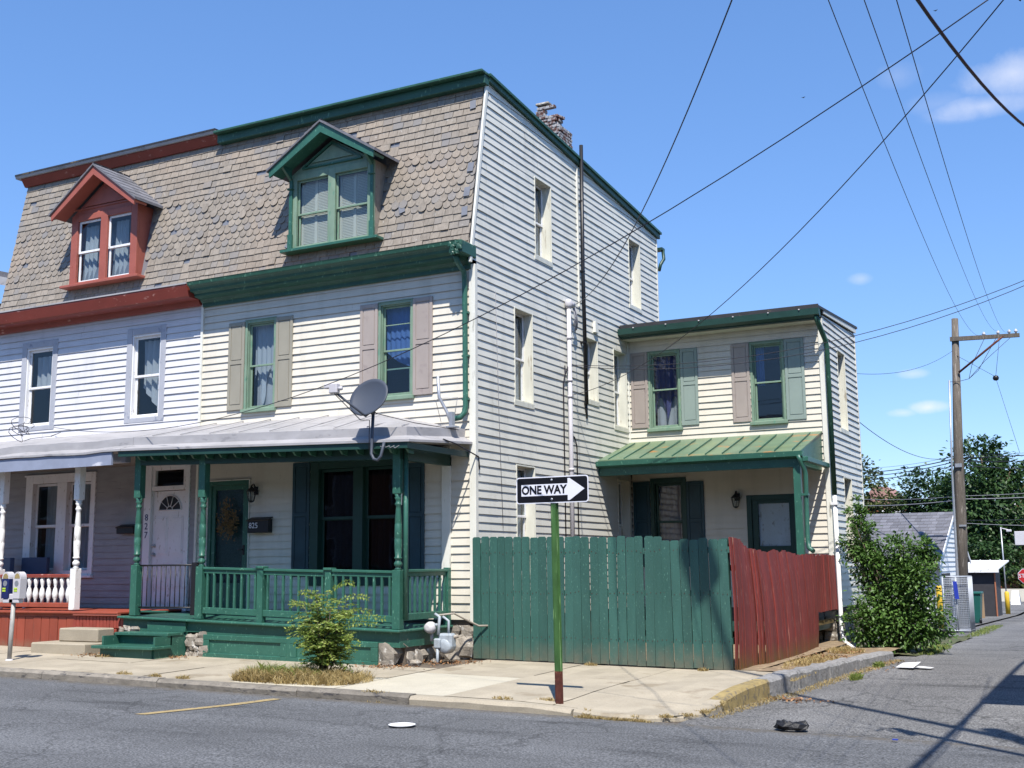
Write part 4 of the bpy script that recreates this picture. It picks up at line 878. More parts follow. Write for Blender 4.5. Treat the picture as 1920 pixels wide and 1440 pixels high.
# tumbled stones under the porch corner
it = [((-9.66, 14.52, .36), .20, .14, .17), ((-9.50, 14.75, .27), .12, .14, .12), ((-9.47, 15.0, .30), .10, .16, .10), ((-9.47, 15.3, .31), .09, .15, .11), ((-9.46, 15.6, .31), .09, .16, .11), ((-9.50, 15.0, .46), .08, .2, .06), ((-9.5, 15.4, .46), .08, .2, .06), ((-9.55, 14.62, .50), .16, .12, .06), ((-9.3, 15.75, .30), .14, .1, .12), ((-9.12, 15.78, .38), .15, .08, .17), ((-9.36, 14.75, .21), .08, .08, .05), ((-9.22, 15.1, .21), .07, .06, .04), ((-9.6, 14.4, .21), .08, .07, .05)]
stones(fo, it)
# ---- wing roof and gutter
mb = MB(); mb.poly_prism([(-8.98, 22.0, 6.43), (-4.86, 22.0, 6.43), (-4.86, 25.7, 6.66), (-8.98, 25.7, 6.66)], (0, 0, .05)); mb.box(-8.98, -4.86, 21.97, 22.0, 6.40, 6.50); mb.build('wing_roof', 'tar', H)
mb = MB(); mb.poly_prism([(-8.95, 21.94, 6.24), (-8.95, 21.86, 6.28), (-8.95, 21.85, 6.40), (-8.95, 21.87, 6.40), (-8.95, 21.96, 6.27), (-8.95, 21.98, 6.40), (-8.95, 21.99, 6.24)], (4.12, 0, 0))
mb.box(-8.95, -4.9, 21.99, 22.10, 6.22, 6.42); g_ = mb.build('wing_gutter', 'greendark', H)
for x in (-8.6, -7.9, -7.2, -6.5, -5.8, -5.2):
    b = MB(); b.box(x-.012, x+.012, 21.83, 21.98, 6.385, 6.405); b.build('gutter_strap', 'lnb', g_)
mb = MB(); mb.box(-8.95, -4.95, 22.10, 22.40, 6.21, 6.24); mb.build('soffit', 'siding', H)
mb = MB(); mb.tube([(-4.90, 21.93, 6.26), (-4.89, 22.0, 6.15), (-4.84, 22.34, 5.85), (-4.83, 22.40, 5.7), (-4.83, 22.40, 2.87)], .05, 8); mb.build('downspout', 'green', H)
mb = MB(); mb.tube([(-4.83, 22.40, 2.86), (-4.83, 22.40, .32), (-4.80, 22.36, .22), (-4.68, 22.0, .15), (-4.40, 21.3, .10)], .042, 8); mb.box(-4.9, -4.77, 22.34, 22.46, 2.68, 2.73); mb.build('downspout', 'white', H)
mb = MB(); mb.poly_prism([(-4.90, 22.46, 6.40), (-4.90, 25.58, 6.545), (-4.90, 25.58, 6.64), (-4.90, 22.46, 6.48)], (.03, 0, 0)); mb.build('rake_board', 'trimwhite', H)
# ---- rear porch: tin roof with standing seams
y0, y1, zA, zB = 20.70, 22.41, 3.60, 4.10
mb = MB(); mb.poly_prism([(-8.96, y0, zA), (-5.03, y0, zA-.02), (-5.0, y1, zB), (-8.96, y1, zB)], (0, 0, -.03)); pr_ = mb.build('rear_porch_roof', 'greenmetal', H)
n = 12
for k in range(n):
    x = -8.80+k*.325+.05
    b = MB(); b.poly_prism([(x-.006, y0+.03, zA), (x+.006, y0+.03, zA), (x+.006+.0, y1-.25, zB-.06), (x-.006, y1-.25, zB-.06)], (0, 0, .026)); b.build('standing_seam', 'greenporch', pr_)
mb = MB(); mb.poly_prism([(-8.96, y0, 3.45), (-8.96, y0-.10, 3.48), (-8.96, y0-.11, 3.57), (-8.96, y0-.09, 3.57), (-8.96, y0-.02, 3.49), (-8.96, y0, 3.57)], (3.99, 0, 0)); mb.build('rear_porch_gutter', 'greenporch', H)
mb = MB(); mb.box(-8.96, -5.06, y0+.03, y0+.13, 3.30, 3.56); mb.box(-5.16, -5.04, y0+.13, 22.4, 3.34, 3.50); mb.poly_prism([(-5.06, y0, 3.50), (-5.06, 22.4, 3.50), (-5.06, 22.4, 4.05), (-5.06, y0, 3.57)], (.04, 0, 0)); mb.box(-8.96, -5.06, y0+.13, 22.38, 3.47, 3.49); mb.build('rear_porch_beam', 'greenporch', H)
mb = MB(); mb.box(-4.98, -4.88, 20.62, 22.35, 3.38, 3.47, .01); mb.build('gutter_return', 'greenporch', H)
mb = MB(); mb.box(-5.18, -5.05, y0+.02, y0+.14, .4, 3.33, .006); mb.build('rear_porch_post', 'greenporch', H)
mb = MB(); mb.tube([(-5.05, 20.62, 3.5), (-5.02, 20.64, 3.4), (-4.97, 20.72, 3.24), (-4.96, 20.74, 3.15), (-4.98, 20.74, 2.0), (-4.95, 20.70, 1.86), (-4.86, 20.62, 1.80)], .042, 8); mb.box(-5.04, -4.92, 20.68, 20.8, 2.78, 2.82); mb.build('downspout', 'greenporch', H)
mb = MB(); mb.box(-8.96, -5.0, 20.7, 22.4, .4, .5); mb.build('rear_porch_floor', 'greendark', H)

# ---- front porch of the corner house
PY = 14.467
mb = MB(); n = 44
mb.box(-14.93, -9.36, 14.33, 15.88, .80, .84, .012); 
mb.build('porch_floor', 'greenporch', H, warp=sag)
mb = MB(); mb.box(-14.93, -9.40, 14.42, 14.47, .58, .80, .005); mb.box(-9.45, -9.40, 14.47, 15.88, .58, .80, .005); mb.build('porch_fascia', 'greenporch', H, warp=sag)
for a, b in ((-13.08, -11.42), (-11.36, -9.76)):
    mb = MB(); mb.box(a, b, 14.40, 14.425, .20, .57); 
    for q in ((a, b, .49, .57), (a, b, .20, .29), (a, a+.12, .29, .49), (b-.12, b, .29, .49)): mb.box(q[0], q[1], 14.372, 14.41, q[2], q[3], .006)
    mb.build('skirt_panel', 'greenporch', H, warp=lambda p: (p[0], p[1], p[2]-.016*max(0, p[0]+13.1)))
mb = MB(); mb.box(-11.42, -11.36, 14.38, 14.42, .18, .58); mb.build('skirt_post', 'greenporch', H)
mb = MB(); mb.box(-14.95, -14.55, 14.45, 14.6, .1, .62); mb.build('stone_pier', 'dirtstone', H)
mb = MB(); mb.box(-9.74, -9.42, 14.6, 15.9, .0, .5); mb.build('stone_pier', 'dirtstone', H)
mb = MB(); mb.box(-13.45, -13.1, 14.42, 14.6, .1, .6); pier = mb.build('stone_pier', 'dirtstone', H)
rr = random.Random(31)
def rubble(parent, x0, x1, z0, z1, y, m='stone', s=.09):
    z = z0
    while z < z1:
        x = x0
        while x < x1:
            wd = rr.uniform(s*.7, s*2.4); hh = rr.uniform(.04, .075); mb = MB(); wobble_rock(mb, (x+wd/2, y+rr.uniform(-.01, .03), z+.05+rr.uniform(-.02, .02)), wd/2*1.08, .05, hh, int(x*100+z*1000) % 997); mb.build('stone', m, parent); x += wd
        z += .095
rubble(pier, -13.45, -13.12, .2, .56, 14.41); rubble(pier, -14.95, -14.58, .2, .62, 14.43)
for px in (-14.66, -13.24): 
    mb = MB(); turned_post(mb, px, PY, .84, 3.47, .135, 1.67, 2.78); mb.build('porch_post', 'greenporch', H, warp=sag)
mb = MB(); turned_post(mb, -9.47, PY, .84, 3.50, .135, 1.69, 2.80); mb.build('porch_post', 'greenporch', H, warp=sag)
mb = MB(); mb.tube([(-9.36, 14.50, 3.35), (-9.36, 14.50, .84)], .036, 8); mb.build('downspout', 'greenporch', H, warp=None)
mb = MB(); mb.tube([(-9.41, 14.46, 3.3), (-9.41, 14.46, 2.5)], .008, 5); mb.build('drip_wire', 'white', H)
# railings and balusters
bal = MB(); bal.box(-.018, .018, -.018, .018, -.29, .29, .003); bal_me = bal.mesh('baluster', M['greenporch'])
def railing(house, xa, xb, y, zt, zb, n, horizontal=True):
    s = lambda x: -.027*max(0, x+14.6)
    mb = MB()
    if horizontal:
        mb.box(xa, xb, y-.045, y+.045, zt-.04, zt, .006); mb.box(xa, xb, y-.02, y+.02, zt-.10, zt-.04, .004); mb.box(xa, xb, y-.03, y+.03, zb, zb+.10, .006)
        r = mb.build('railing', 'greenporch', house, warp=sag)
        for k in range(n): x = xa+(xb-xa)*(k+.5)/n; piece('baluster', bal_me, r, (x, y, (zt-.1+zb+.1)/2+s(x)), (0, 0, rnd.gauss(0, .02)), (1, 1, (zt-zb-.2+.02)/.58))
    else:
        mb.box(y-.045, y+.045, xa, xb, zt-.04, zt, .006); mb.box(y-.02, y+.02, xa, xb, zt-.10, zt-.04, .004); mb.box(y-.03, y+.03, xa, xb, zb, zb+.10, .006)
        r = mb.build('railing', 'greenporch', house, warp=sag)
        for k in range(n): v = xa+(xb-xa)*(k+.5)/n; piece('baluster', bal_me, r, (y, v, (zt-.1+zb+.1)/2+s(y)), (0, 0, 0), (1, 1, (zt-zb-.2+.02)/.58))
railing(H, -13.17, -12.05, PY, 1.665, .93, 8); railing(H, -11.95, -10.75, PY, 1.665, .93, 8); railing(H, -10.65, -9.54, PY, 1.68, .93, 8)
railing(H, 14.54, 15.82, -9.45, 1.70, .96, 9, False)
for x in (-12.0, -10.70):
    mb = MB(); mb.box(x-.055, x+.055, PY-.055, PY+.055, .82, 1.66, .006); mb.box(x-.075, x+.075, PY-.075, PY+.075, 1.66, 1.70, .008); mb.build('newel_post', 'greenporch', H, warp=sag)
mb = MB(); mb.box(-9.49, -9.40, 15.78, 15.87, .84, 1.72, .005); mb.build('newel_post', 'greenporch', H, warp=sag)
# black metal gate between the first two posts
mb = MB(); mb.tube([(-14.58, 14.47, 1.66), (-13.32, 14.47, 1.66)], .014, 6); mb.tube([(-14.58, 14.47, .98), (-13.32, 14.47, .98)], .014, 6); mb.box(-13.44, -13.33, 14.45, 14.52, .86, 1.70); ga = mb.build('porch_gate', 'black', H)
gb = MB(); gb.tube([(0, 0, -.34), (0, 0, .34)], .009, 5); gbm = gb.mesh('gate_bar', M['black'])
for k in range(11): piece('gate_bar', gbm, ga, (-14.52+k*.103, 14.47, 1.32), (0, 0, 0))
mb = MB(); mb.box(-14.5, -13.95, 14.44, 14.5, .90, .925); mb.build('threshold_strip', 'greenporch', H)
# wooden steps
mb = MB(); mb.box(-14.60, -13.45, 13.98, 14.34, .555, .60, .006); mb.build('step_tread', 'greenporch', H); mb = MB(); mb.box(-14.72, -13.42, 13.62, 14.05, .365, .41, .006); mb.build('step_tread', 'greenporch', H)
mb = MB(); mb.box(-14.60, -13.46, 14.06, 14.09, .41, .555); mb.box(-14.60, -13.50, 13.70, 13.73, .20, .365); mb.box(-13.50, -13.46, 13.73, 14.4, .2, .555); mb.box(-14.60, -14.56, 13.73, 14.4, .2, .555); mb.box(-14.28, -13.46, 14.38, 14.41, .60, .75); mb.build('step_riser', 'greenporch', H)
# ---- porch roofs
def porch_roof(house, x0, x1, hip, m):
    mb = MB(); yw, yu, ye = 15.89, 14.34, 14.06; zw, zu, ze = 4.16, 3.80, 3.585
    if hip:
        mb.add([(x0, yw, zw), (-10.88, yw, zw), (x1-.22, yu, zu), (x0, yu, zu)], [(0, 3, 2, 1)])
        mb.add([(-10.88, yw, zw), (x1-.22, yu, zu), (x1-.12, yw, zu)], [(0, 1, 2)])
        mb.quad((x1-.22, yu, zu), (x1-.12, yw, zu), (x1-.12, yw, zu-.13), (x1-.22, yu, zu-.13))
        mb.quad((x1-.22, yu, zu-.13), (x1-.12, yw, zu-.13), (x1+.03, yw, ze), (x1, ye, ze))
        mb.poly_prism([(x0, ye, ze), (x1, ye, ze), (x1+.03, yw, ze), (x0, yw, ze)], (0, 0, -.035))
        mb.quad((x0, yu, zu-.13), (x1-.22, yu, zu-.13), (x1, ye, ze), (x0, ye, ze)); mb.quad((x0, yu, zu), (x1-.22, yu, zu), (x1-.22, yu, zu-.13), (x0, yu, zu-.13))
    else:
        n = 14
        for i in range(n):
            a, b = x0+(x1-x0)*i/n, x0+(x1-x0)*(i+1)/n; w_ = lambda x: .012*math.sin(x*2.1)+.008*math.sin(x*5.3); wa, wb = w_(a), w_(b)
            mb.quad((a, yw, zw), (a, yu, zu+wa), (b, yu, zu+wb), (b, yw, zw)); mb.quad((a, yu, zu+wa), (a, yu, zu-.13+wa), (b, yu, zu-.13+wb), (b, yu, zu+wb))
            mb.quad((a, yu, zu-.13+wa), (a, ye, ze+wa), (b, ye, ze+wb), (b, yu, zu-.13+wb)); mb.quad((a, ye, ze+wa), (a, ye, ze-.035+wa), (b, ye, ze-.035+wb), (b, ye, ze+wb)); mb.quad((a, ye, ze-.035+wa), (a, yw, ze-.035), (b, yw, ze-.035), (b, ye, ze-.035+wb))
    return mb.build('porch_roof', m, house, warp=lambda p: (p[0], p[1], p[2]-.030*max(0, p[0]+14.6)*(1 if p[1] < 15.2 else .3)))
porch_roof(H, -14.72, -9.03, True, 'roofmetal')
for k in range(9):
    x = -14.3+k*.62; mb = MB(); y0_ = 15.88; x_ok = x < -11
    f_ = 1 if x < -10.95 else max(.12, (x+9.25)/(-10.88+9.25)) if x < -9.3 else .12
    mb.poly_prism([(x-.008, 14.35, 3.812), (x+.008, 14.35, 3.812), (x+.008, 14.35+1.54*f_, 3.812+.36*f_), (x-.008, 14.35+1.54*f_, 3.812+.36*f_)], (0, 0, .014))
    mb.build('roof_seam', 'roofmetal', H, warp=lambda p: (p[0], p[1], p[2]-.030*max(0, p[0]+14.6)*(1 if p[1] < 15.2 else .3)))
sag2 = lambda p: (p[0], p[1], p[2]-.030*max(0, p[0]+14.6))
mb = MB(); mb.box(-14.72, -9.40, 14.40, 14.52, 3.33, 3.545); mb.box(-9.53, -9.41, 14.52, 15.9, 3.33, 3.545); mb.box(-14.8, -9.08, 14.09, 14.13, 3.46, 3.548); mb.box(-9.12, -9.08, 14.13, 15.88, 3.46, 3.548); mb.build('porch_beam', 'greendark', H, warp=sag2)
mb = MB(); mb.box(-14.72, -9.45, 14.5, 15.88, 3.50, 3.52); mb.build('porch_ceiling', 'darkceil', H, warp=sag2)
for k in range(19):
    x = -14.5+k*.295; mb = MB(); mb.poly_prism([(x, 14.40, 3.53), (x, 14.12, 3.53), (x, 14.14, 3.49), (x, 14.22, 3.46), (x, 14.27, 3.41), (x, 14.40, 3.40)], (.03, 0, 0)); mb.build('eave_bracket', 'greenporch', H, warp=sag2)
# fallen wiring under the eave
mb = MB()
for k in range(4): mb.tube([(-9.6+k*.07, 14.12, 3.38), (-9.52+k*.08, 14.08, 3.33-.01*k), (-9.42+k*.08, 14.1, 3.36)], .006, 4)
mb.build('loose_wire', 'cablegrey', H)
mb = MB(); mb.tube([(-9.02, 15.0, 3.5), (-8.97, 15.3, 3.45), (-8.93, 15.93, 3.3), (-8.93, 15.96, 3.1)], .011, 6); mb.build('wall_cable', 'cable', H)

# ================================================================== left house (red trim)
G = thing('row_house', (-17.5, 15.906, .3), 'lavender-white clapboard row house with brick-red trim and red dormer, left of the green-trimmed house', 'house')
gu = [(-19.46, -18.45, 4.33, 6.13), (-16.57, -15.58, 4.31, 6.12)]; gl = [(-19.13, -17.23, 1.5, 3.41), (-15.97, -14.87, .85, 3.56)]
panel(FR, G, -20.3, -14.75, .75, 6.6, gu+gl)
mb = MB(); mb.box(-20.34, -20.28, 15.9, 24.3, .2, 6.6); mb.poly_prism([(-20.12, 15.80, 6.6), (-20.12, 24.3, 6.6), (-20.12, 24.3, 9.0), (-20.12, 16.38, 9.72)], (.05, 0, 0)); mb.box(-20.3, -14.76, 24.2, 24.3, .7, 9)
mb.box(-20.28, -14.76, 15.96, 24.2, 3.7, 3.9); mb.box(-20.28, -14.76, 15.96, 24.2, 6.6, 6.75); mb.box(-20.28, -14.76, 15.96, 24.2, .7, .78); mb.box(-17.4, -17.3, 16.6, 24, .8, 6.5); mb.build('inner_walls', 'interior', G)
siding(FR, G, -20.28, -14.72, 4.16, 6.40, gu, 'siding_lav', seed=13, e=.127, lip=.020)
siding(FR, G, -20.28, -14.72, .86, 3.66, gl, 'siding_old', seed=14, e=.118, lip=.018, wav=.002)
for (u0, u1, z0, z1), cr in zip(gu, ([(-19.2, -18.7, 5.2, 5.85, o2, 'cur_white', 3, .02)], [(-16.3, -15.85, 4.5, 5.9, o2, 'cur_white', 3, .03, lambda t: 4.5+.5*(1-t))])):
    mb = MB(); cw = .13
    FR.box(mb, u0, u0+cw, z0, z1, 0, .03, .006); FR.box(mb, u1-cw, u1, z0, z1, 0, .03, .006); FR.box(mb, u0+cw, u1-cw, z1-cw, z1, 0, .028, .006); FR.box(mb, u0+cw, u1-cw, z0, z0+cw*.7, 0, .028, .006)
    wn_ = mb.build('window', 'greytrim', G); j = MB(); a, b, c, d = u0+cw, u1-cw, z0+cw*.7, z1-cw
    FR.box(j, a, a+.03, c, d, -.12, .01, .003); FR.box(j, b-.03, b, c, d, -.12, .01, .003); FR.box(j, a+.03, b-.03, d-.03, d, -.12, .01, .003); FR.box(j, a+.03, b-.03, c, c+.03, -.12, .02, .003); j.build('jamb', 'white', wn_)
    sashes(FR, wn_, a+.03, b-.03, c+.03, d-.03, 5.2, -.05, 'white', .045)
    for c_ in cr: curtain(FR, wn_, *c_)
# paired lower window
u0, u1, z0, z1 = gl[0]; mb = MB(); um = -18.12
FR.box(mb, u0, u0+.2, z0, z1, -.12, .035, .006); FR.box(mb, u1-.12, u1, z0, z1, -.12, .035, .006); FR.box(mb, um-.13, um+.13, z0, z1-.14, -.12, .035, .006); FR.box(mb, u0+.2, u1-.12, z1-.14, z1, 0, .033, .006); FR.box(mb, u0+.2, um-.13, z0, z0+.09, 0, .033); FR.box(mb, um+.13, u1-.12, z0, z0+.09, 0, .033); FR.box(mb, u0-.03, u1+.03, z0-.05, z0, 0, .08, .008); FR.box(mb, u0-.02, u1+.02, z1, z1+.03, 0, .06)
wn_ = mb.build('window', 'white', G)
for a, b in ((u0+.2, um-.13), (um+.13, u1-.12)):
    sashes(FR, wn_, a, b, z0+.09, z1-.14, 2.44, -.06, 'white', .05); curtain(FR, wn_, a+(b-a)*.3, b-.03, z0+.1, z1-.15, -.18, 'cur_grey', 4, .03)
# front door
a, b, c, d = gl[1]; mb = MB()
FR.box(mb, a, a+.17, c, d, -.09, .035, .006); FR.box(mb, b-.1, b, c, d, -.09, .035, .006); FR.box(mb, a+.17, b-.1, d-.1, d, -.09, .033, .006); FR.box(mb, a+.17, b-.1, 3.02, 3.10, -.06, .02, .004)
FR.box(mb, a+.17, a+.24, 3.10, d-.1, -.06, .01, .003); FR.box(mb, b-.17, b-.1, 3.10, d-.1, -.06, .01, .003); FR.box(mb, a+.24, b-.17, d-.17, d-.1, -.06, .01, .003)
dr = mb.build('front_door', 'white', G)
g = MB(); FR.box(g, a+.24, b-.17, 3.10, d-.17, -.04, -.036); g.build('pane', 'glass', dr)
mb = MB(); da, db = a+.172, b-.102; FR.box(mb, da, db, c+.02, 3.01, -.07, -.04, .004); dc = (da+db)/2
for x0, x1, z_0, z_1 in ((da+.08, dc-.04, 1.85, 2.55), (dc+.04, db-.08, 1.85, 2.55), (da+.08, dc-.04, 1.25, 1.75), (dc+.04, db-.08, 1.25, 1.75), (da+.08, dc-.04, .98, 1.18), (dc+.04, db-.08, .98, 1.18)):
    FR.box(mb, x0, x1, z_0, z_1, -.042, -.034, .003); FR.box(mb, x0+.03, x1-.03, z_0+.03, z_1-.03, -.04, -.026, .006)
mb.build('door_leaf', 'white', dr)
fz = 2.66; r_1 = .27
g = MB(); g.poly_prism([(dc-r_1, 15.906+.038, fz)]+[(dc-r_1*math.cos(k*math.pi/12), 15.906+.038, fz+r_1*math.sin(k*math.pi/12)) for k in range(13)], (0, -.004, 0)); g.build('fanlight', 'black', dr)
g = MB(); g.tube([(dc-r_1*math.cos(k*math.pi/12), 15.906+.03, fz+r_1*math.sin(k*math.pi/12)) for k in range(13)], .012, 5); g.tube([(dc-r_1, 15.936, fz), (dc+r_1, 15.936, fz)], .012, 5)
g.tube([(dc-.07*math.cos(k*math.pi/6), 15.93, fz+.07*math.sin(k*math.pi/6)) for k in range(7)], .008, 5)
for k in (1, 2, 3, 4): t = k*math.pi/5; g.tube([(dc-.07*math.cos(t), 15.93, fz+.07*math.sin(t)), (dc-r_1*math.cos(t), 15.93, fz+r_1*math.sin(t))], .007, 4)
g.build('fanlight_bars', 'white', dr)
g = MB(); 
for z in (1.86, 2.02): g.lathe((da+.07, 15.906+.04, z), [(.03, 0), (.03, -.012), (.012, -.02), (.012, -.04), (.026, -.05), (.022, -.07), (.005, -.075)], 10, 'y')
g.build('door_knob', 'steel', dr)
for ch_, z in (('8', 2.53), ('2', 2.37), ('7', 2.21)): text('house_number', ch_, .17, 'meterblue', dr, (a+.085, 15.906-.038, z), (math.pi/2, 0, 0))
# cornices and mansard
cornice(G, -20.36, -14.70, 'red', [(15.90, 6.38), (15.80, 6.38), (15.78, 6.42), (15.76, 6.47), (15.52, 6.47), (15.50, 6.49), (15.44, 6.67), (15.44, 6.70), (15.9, 6.76)])
cornice(G, -20.36, -14.70, 'roofmetal', [(15.425, 6.70), (15.425, 6.725), (15.76, 6.785), (15.76, 6.765), (15.44, 6.70)], 'gutter_lip')
mb = MB(); mb.poly_prism([mans_pt(-20.09, .27), mans_pt(-14.71, .27), mans_pt(-14.71, 3.2), mans_pt(-20.09, 3.2)], (0, .12, 0)); mb.build('mansard_deck', 'slatepatch', G)
slates(G, -20.09, -14.705, -14.7, random.Random(12), True, (-18.07, -16.2, 9.32, .95, 6.95))
mb = MB(); mb.poly_prism([(-20.18, 16.32, 9.84), (-14.75, 16.32, 9.80), (-14.75, 24.4, 9.05), (-20.18, 24.4, 9.05)], (0, 0, -.1)); mb.build('roof', 'tar', G)
cornice(G, -20.14, -14.745, 'red', [(16.32, 9.64), (16.26, 9.64), (16.24, 9.67), (16.16, 9.78), (16.16, 9.80), (16.32, 9.80)], 'roof_trim')
cornice(G, -20.26, -14.745, 'roofmetal', [(16.12, 9.80), (16.10, 9.85), (16.34, 9.87), (16.34, 9.80)], 'roof_edge_strip'); cornice(G, -20.26, -14.745, 'tar', [(16.09, 9.852), (16.09, 9.885), (16.36, 9.90), (16.36, 9.872)], 'roof_edge_strip')
dormer(G, -17.135, .885, 7.11, 8.52, 9.24, 'salmon', 'salmon', 'shingle', 'salmon', 'white', True)
# porch
porch_roof(G, -20.6, -14.725, False, 'roofmetal')
mb = MB(); mb.box(-20.6, -14.95, 14.09, 14.13, 3.33, 3.548); mb.box(-20.6, -14.95, 14.40, 14.52, 3.40, 3.548); mb.build('porch_beam', 'fasciagrey', G)
mb = MB(); mb.box(-20.6, -14.75, 14.52, 15.88, 3.50, 3.52); mb.build('porch_ceiling', 'darkceil', G)
for px in (-16.08, -18.0, -20.2):
    mb = MB(); turned_post(mb, px, PY, .92, 3.47, .135, 1.62, 2.80); mb.build('porch_post', 'postwhite', G)
mb = MB(); mb.box(-20.6, -14.95, 14.36, 15.88, .86, .90, .01); mb.build('porch_floor', 'skirtred', G)
mb = MB(); mb.box(-20.6, -16.0, 14.43, 14.47, .80, .855); mb.build('porch_fascia', 'skirtred', G)
for xa, xb in ((-17.93, -16.15), (-20.13, -18.07)):
    mb = MB(); mb.box(xa, xb, PY-.05, PY+.05, 1.47, 1.53, .01); rl = mb.build('railing', 'red', G)
    mb = MB(); mb.box(xa, xb, PY-.03, PY+.03, .96, 1.04, .008); mb.build('bottom_rail', 'skirtred', rl)
    mb = MB(); mb.lathe((0, 0, 0), [(.026, 0), (.026, .06), (.045, .10), (.052, .16), (.035, .24), (.02, .28), (.032, .32), (.042, .38), (.038, .41), (.022, .415), (.03, .43), (.03, .44)], 8); bme = mb.mesh('baluster', M['postwhite'])
    n = round((xb-xa)/.165)
    for k in range(n): piece('baluster', bme, rl, (xa+(xb-xa)*(k+.5)/n, PY, 1.035))
x = -20.5
while x < -16.1:
    w_ = .205; mb = MB(); mb.box(x+.006, x+w_-.006, 14.42+rnd.uniform(-.004, .004), 14.44, .24-.013*(x+17), .80, .004); mb.build('skirt_board', 'skirtred', G); x += w_
mb = MB(); mb.box(-16.1, -14.94, 14.46, 14.6, .3, .84); bp = mb.build('brick_pier', 'brickred', G)
bm_ = MB(); bm_.box(-.035, .035, -.03, .03, -.10, .10, .006); bme = bm_.mesh('brick', M['brickred'])
for k in range(15): piece('brick', bme, bp, (-16.0+k*.079, 14.445, .73), (0, rnd.gauss(0, .03), 0))
for k in range(5): piece('brick', bme, bp, (-15.98+k*.215, 14.44, .585), (0, math.pi/2, 0))
mb = MB(); mb.box(-16.0, -14.95, 14.37, 14.45, .83, .875, .008); mb.build('brick_edge', 'salmon', G)
# concrete steps (stand in front of the porch)
S = thing('concrete_steps', (-15.6, 13.9, .25), 'two worn pale concrete steps below the brick-red porch edge', 'steps')
mb = MB(); mb.box(-16.22, -14.98, 13.72, 14.42, .12, .42, .02); mb.build('step', 'concrete', S); mb = MB(); mb.box(-15.95, -15.05, 14.05, 14.42, .42, .64, .02); mb.build('step', 'concrete', S)

# house beyond on the left: only its eave shows
K = thing('neighbour_house', (-24, 17, .3), 'dark grey-roofed neighbouring house at the far left edge', 'house')
mb = MB(); mb.box(-27.5, -20.4, 16.9, 26, .2, 7.4); mb.build('wall', 'darkwall', K)  # wall coloured dark in place of the shadow beneath the eave
mb = MB(); mb.poly_prism([(-27.9, 16.5, 9.7), (-20.13, 16.5, 7.62), (-20.13, 26, 7.62), (-27.9, 26, 9.7)], (0, 0, .12)); mb.build('roof', 'shingle', K)
mb = MB(); mb.poly_prism([(-27.9, 16.45, 9.53), (-20.13, 16.45, 7.44), (-20.13, 16.45, 7.62), (-27.9, 16.45, 9.70)], (0, .05, 0)); mb.box(-20.16, -20.13, 16.5, 26, 7.44, 7.6); mb.build('fascia', 'roofmetal', K)

# ================================================================== things on and around the houses
# satellite dish
D = thing('satellite_dish', (-9.98, 14.08, 3.2), 'grey oval satellite dish on a J-shaped mast at the green porch roof edge', 'satellite dish')
mb = MB(); mb.tube([(-9.98, 14.06, 3.98), (-9.98, 14.03, 3.55), (-9.97, 14.0, 3.30), (-9.92, 13.99, 3.22), (-9.85, 13.99, 3.20), (-9.80, 14.0, 3.26), (-9.79, 14.03, 3.38), (-9.79, 14.06, 3.46)], .024, 8); mb.build('mast', 'dish', D)
nrm = Vector((-.07, -.93, .36)).normalized(); ri = nrm.cross(Vector((0, 0, 1))).normalized(); up = ri.cross(nrm); dcn = Vector((-9.98, 13.92, 4.13))
ri = -ri
def dish_pt(r, t, back=0.): a, b = r*math.cos(t), r*math.sin(t); return dcn+ri*a*.34+up*b*.30+nrm*(-.07*(1-r*r)-back)
mb = MB(); vs_ = [dish_pt(0, 0)]; n = 36
for r in (.3, .6, .85, 1.0): vs_ += [dish_pt(r, 2*math.pi*k/n) for k in range(n)]
vs_ += [dish_pt(1.02, 2*math.pi*k/n, .018) for k in range(n)]+[dcn-nrm*.11]
fs = [(0, 1+k, 1+(k+1) % n) for k in range(n)]
for j in range(4): fs += [(1+j*n+k, 1+(j+1)*n+k, 1+(j+1)*n+(k+1) % n, 1+j*n+(k+1) % n) for k in range(n)]
fs += [(1+4*n+k, len(vs_)-1, 1+4*n+(k+1) % n) for k in range(n)]
mb.add(vs_, fs, True); mb.build('reflector', 'dish', D)
mb = MB(); a = dcn-up*.29; e_ = Vector((-10.22, 13.42, 4.16)); mb.tube([(-9.98, 14.06, 3.96), a-nrm*.05, a+nrm*.03, e_], .02, 6); mb.tube([(-9.98, 14.06, 3.9), dcn-nrm*.10-up*.1], .04, 8); mb.build('arm', 'dish', D)
mb = MB(); mb.box(e_.x-.07, e_.x+.07, e_.y-.05, e_.y+.05, e_.z-.03, e_.z+.12, .015); mb.box(e_.x-.16, e_.x-.07, e_.y-.04, e_.y+.04, e_.z+.05, e_.z+.12, .012); mb.lathe((e_.x+.07, e_.y+.0, e_.z+.04), [(.02, 0), (.03, .03), (.03, .06), (.01, .07)], 8, 'x'); mb.build('feed_head', 'lnb', D)
mb = MB(); mb.tube([e_-Vector((0, 0, .03)), a+Vector((-.05, 0, -.08)), (-10.02, 14.02, 3.8), (-9.99, 13.97, 3.6), (-9.99, 13.97, 3.35)], .007, 5); mb.tube([dcn-nrm*.08-up*.2, (-9.55, 14.5, 3.78), (-9.2, 15.2, 3.72)], .006, 5); mb.build('cable', 'cable', D)
D.location.x += .33; D.location.z -= .07
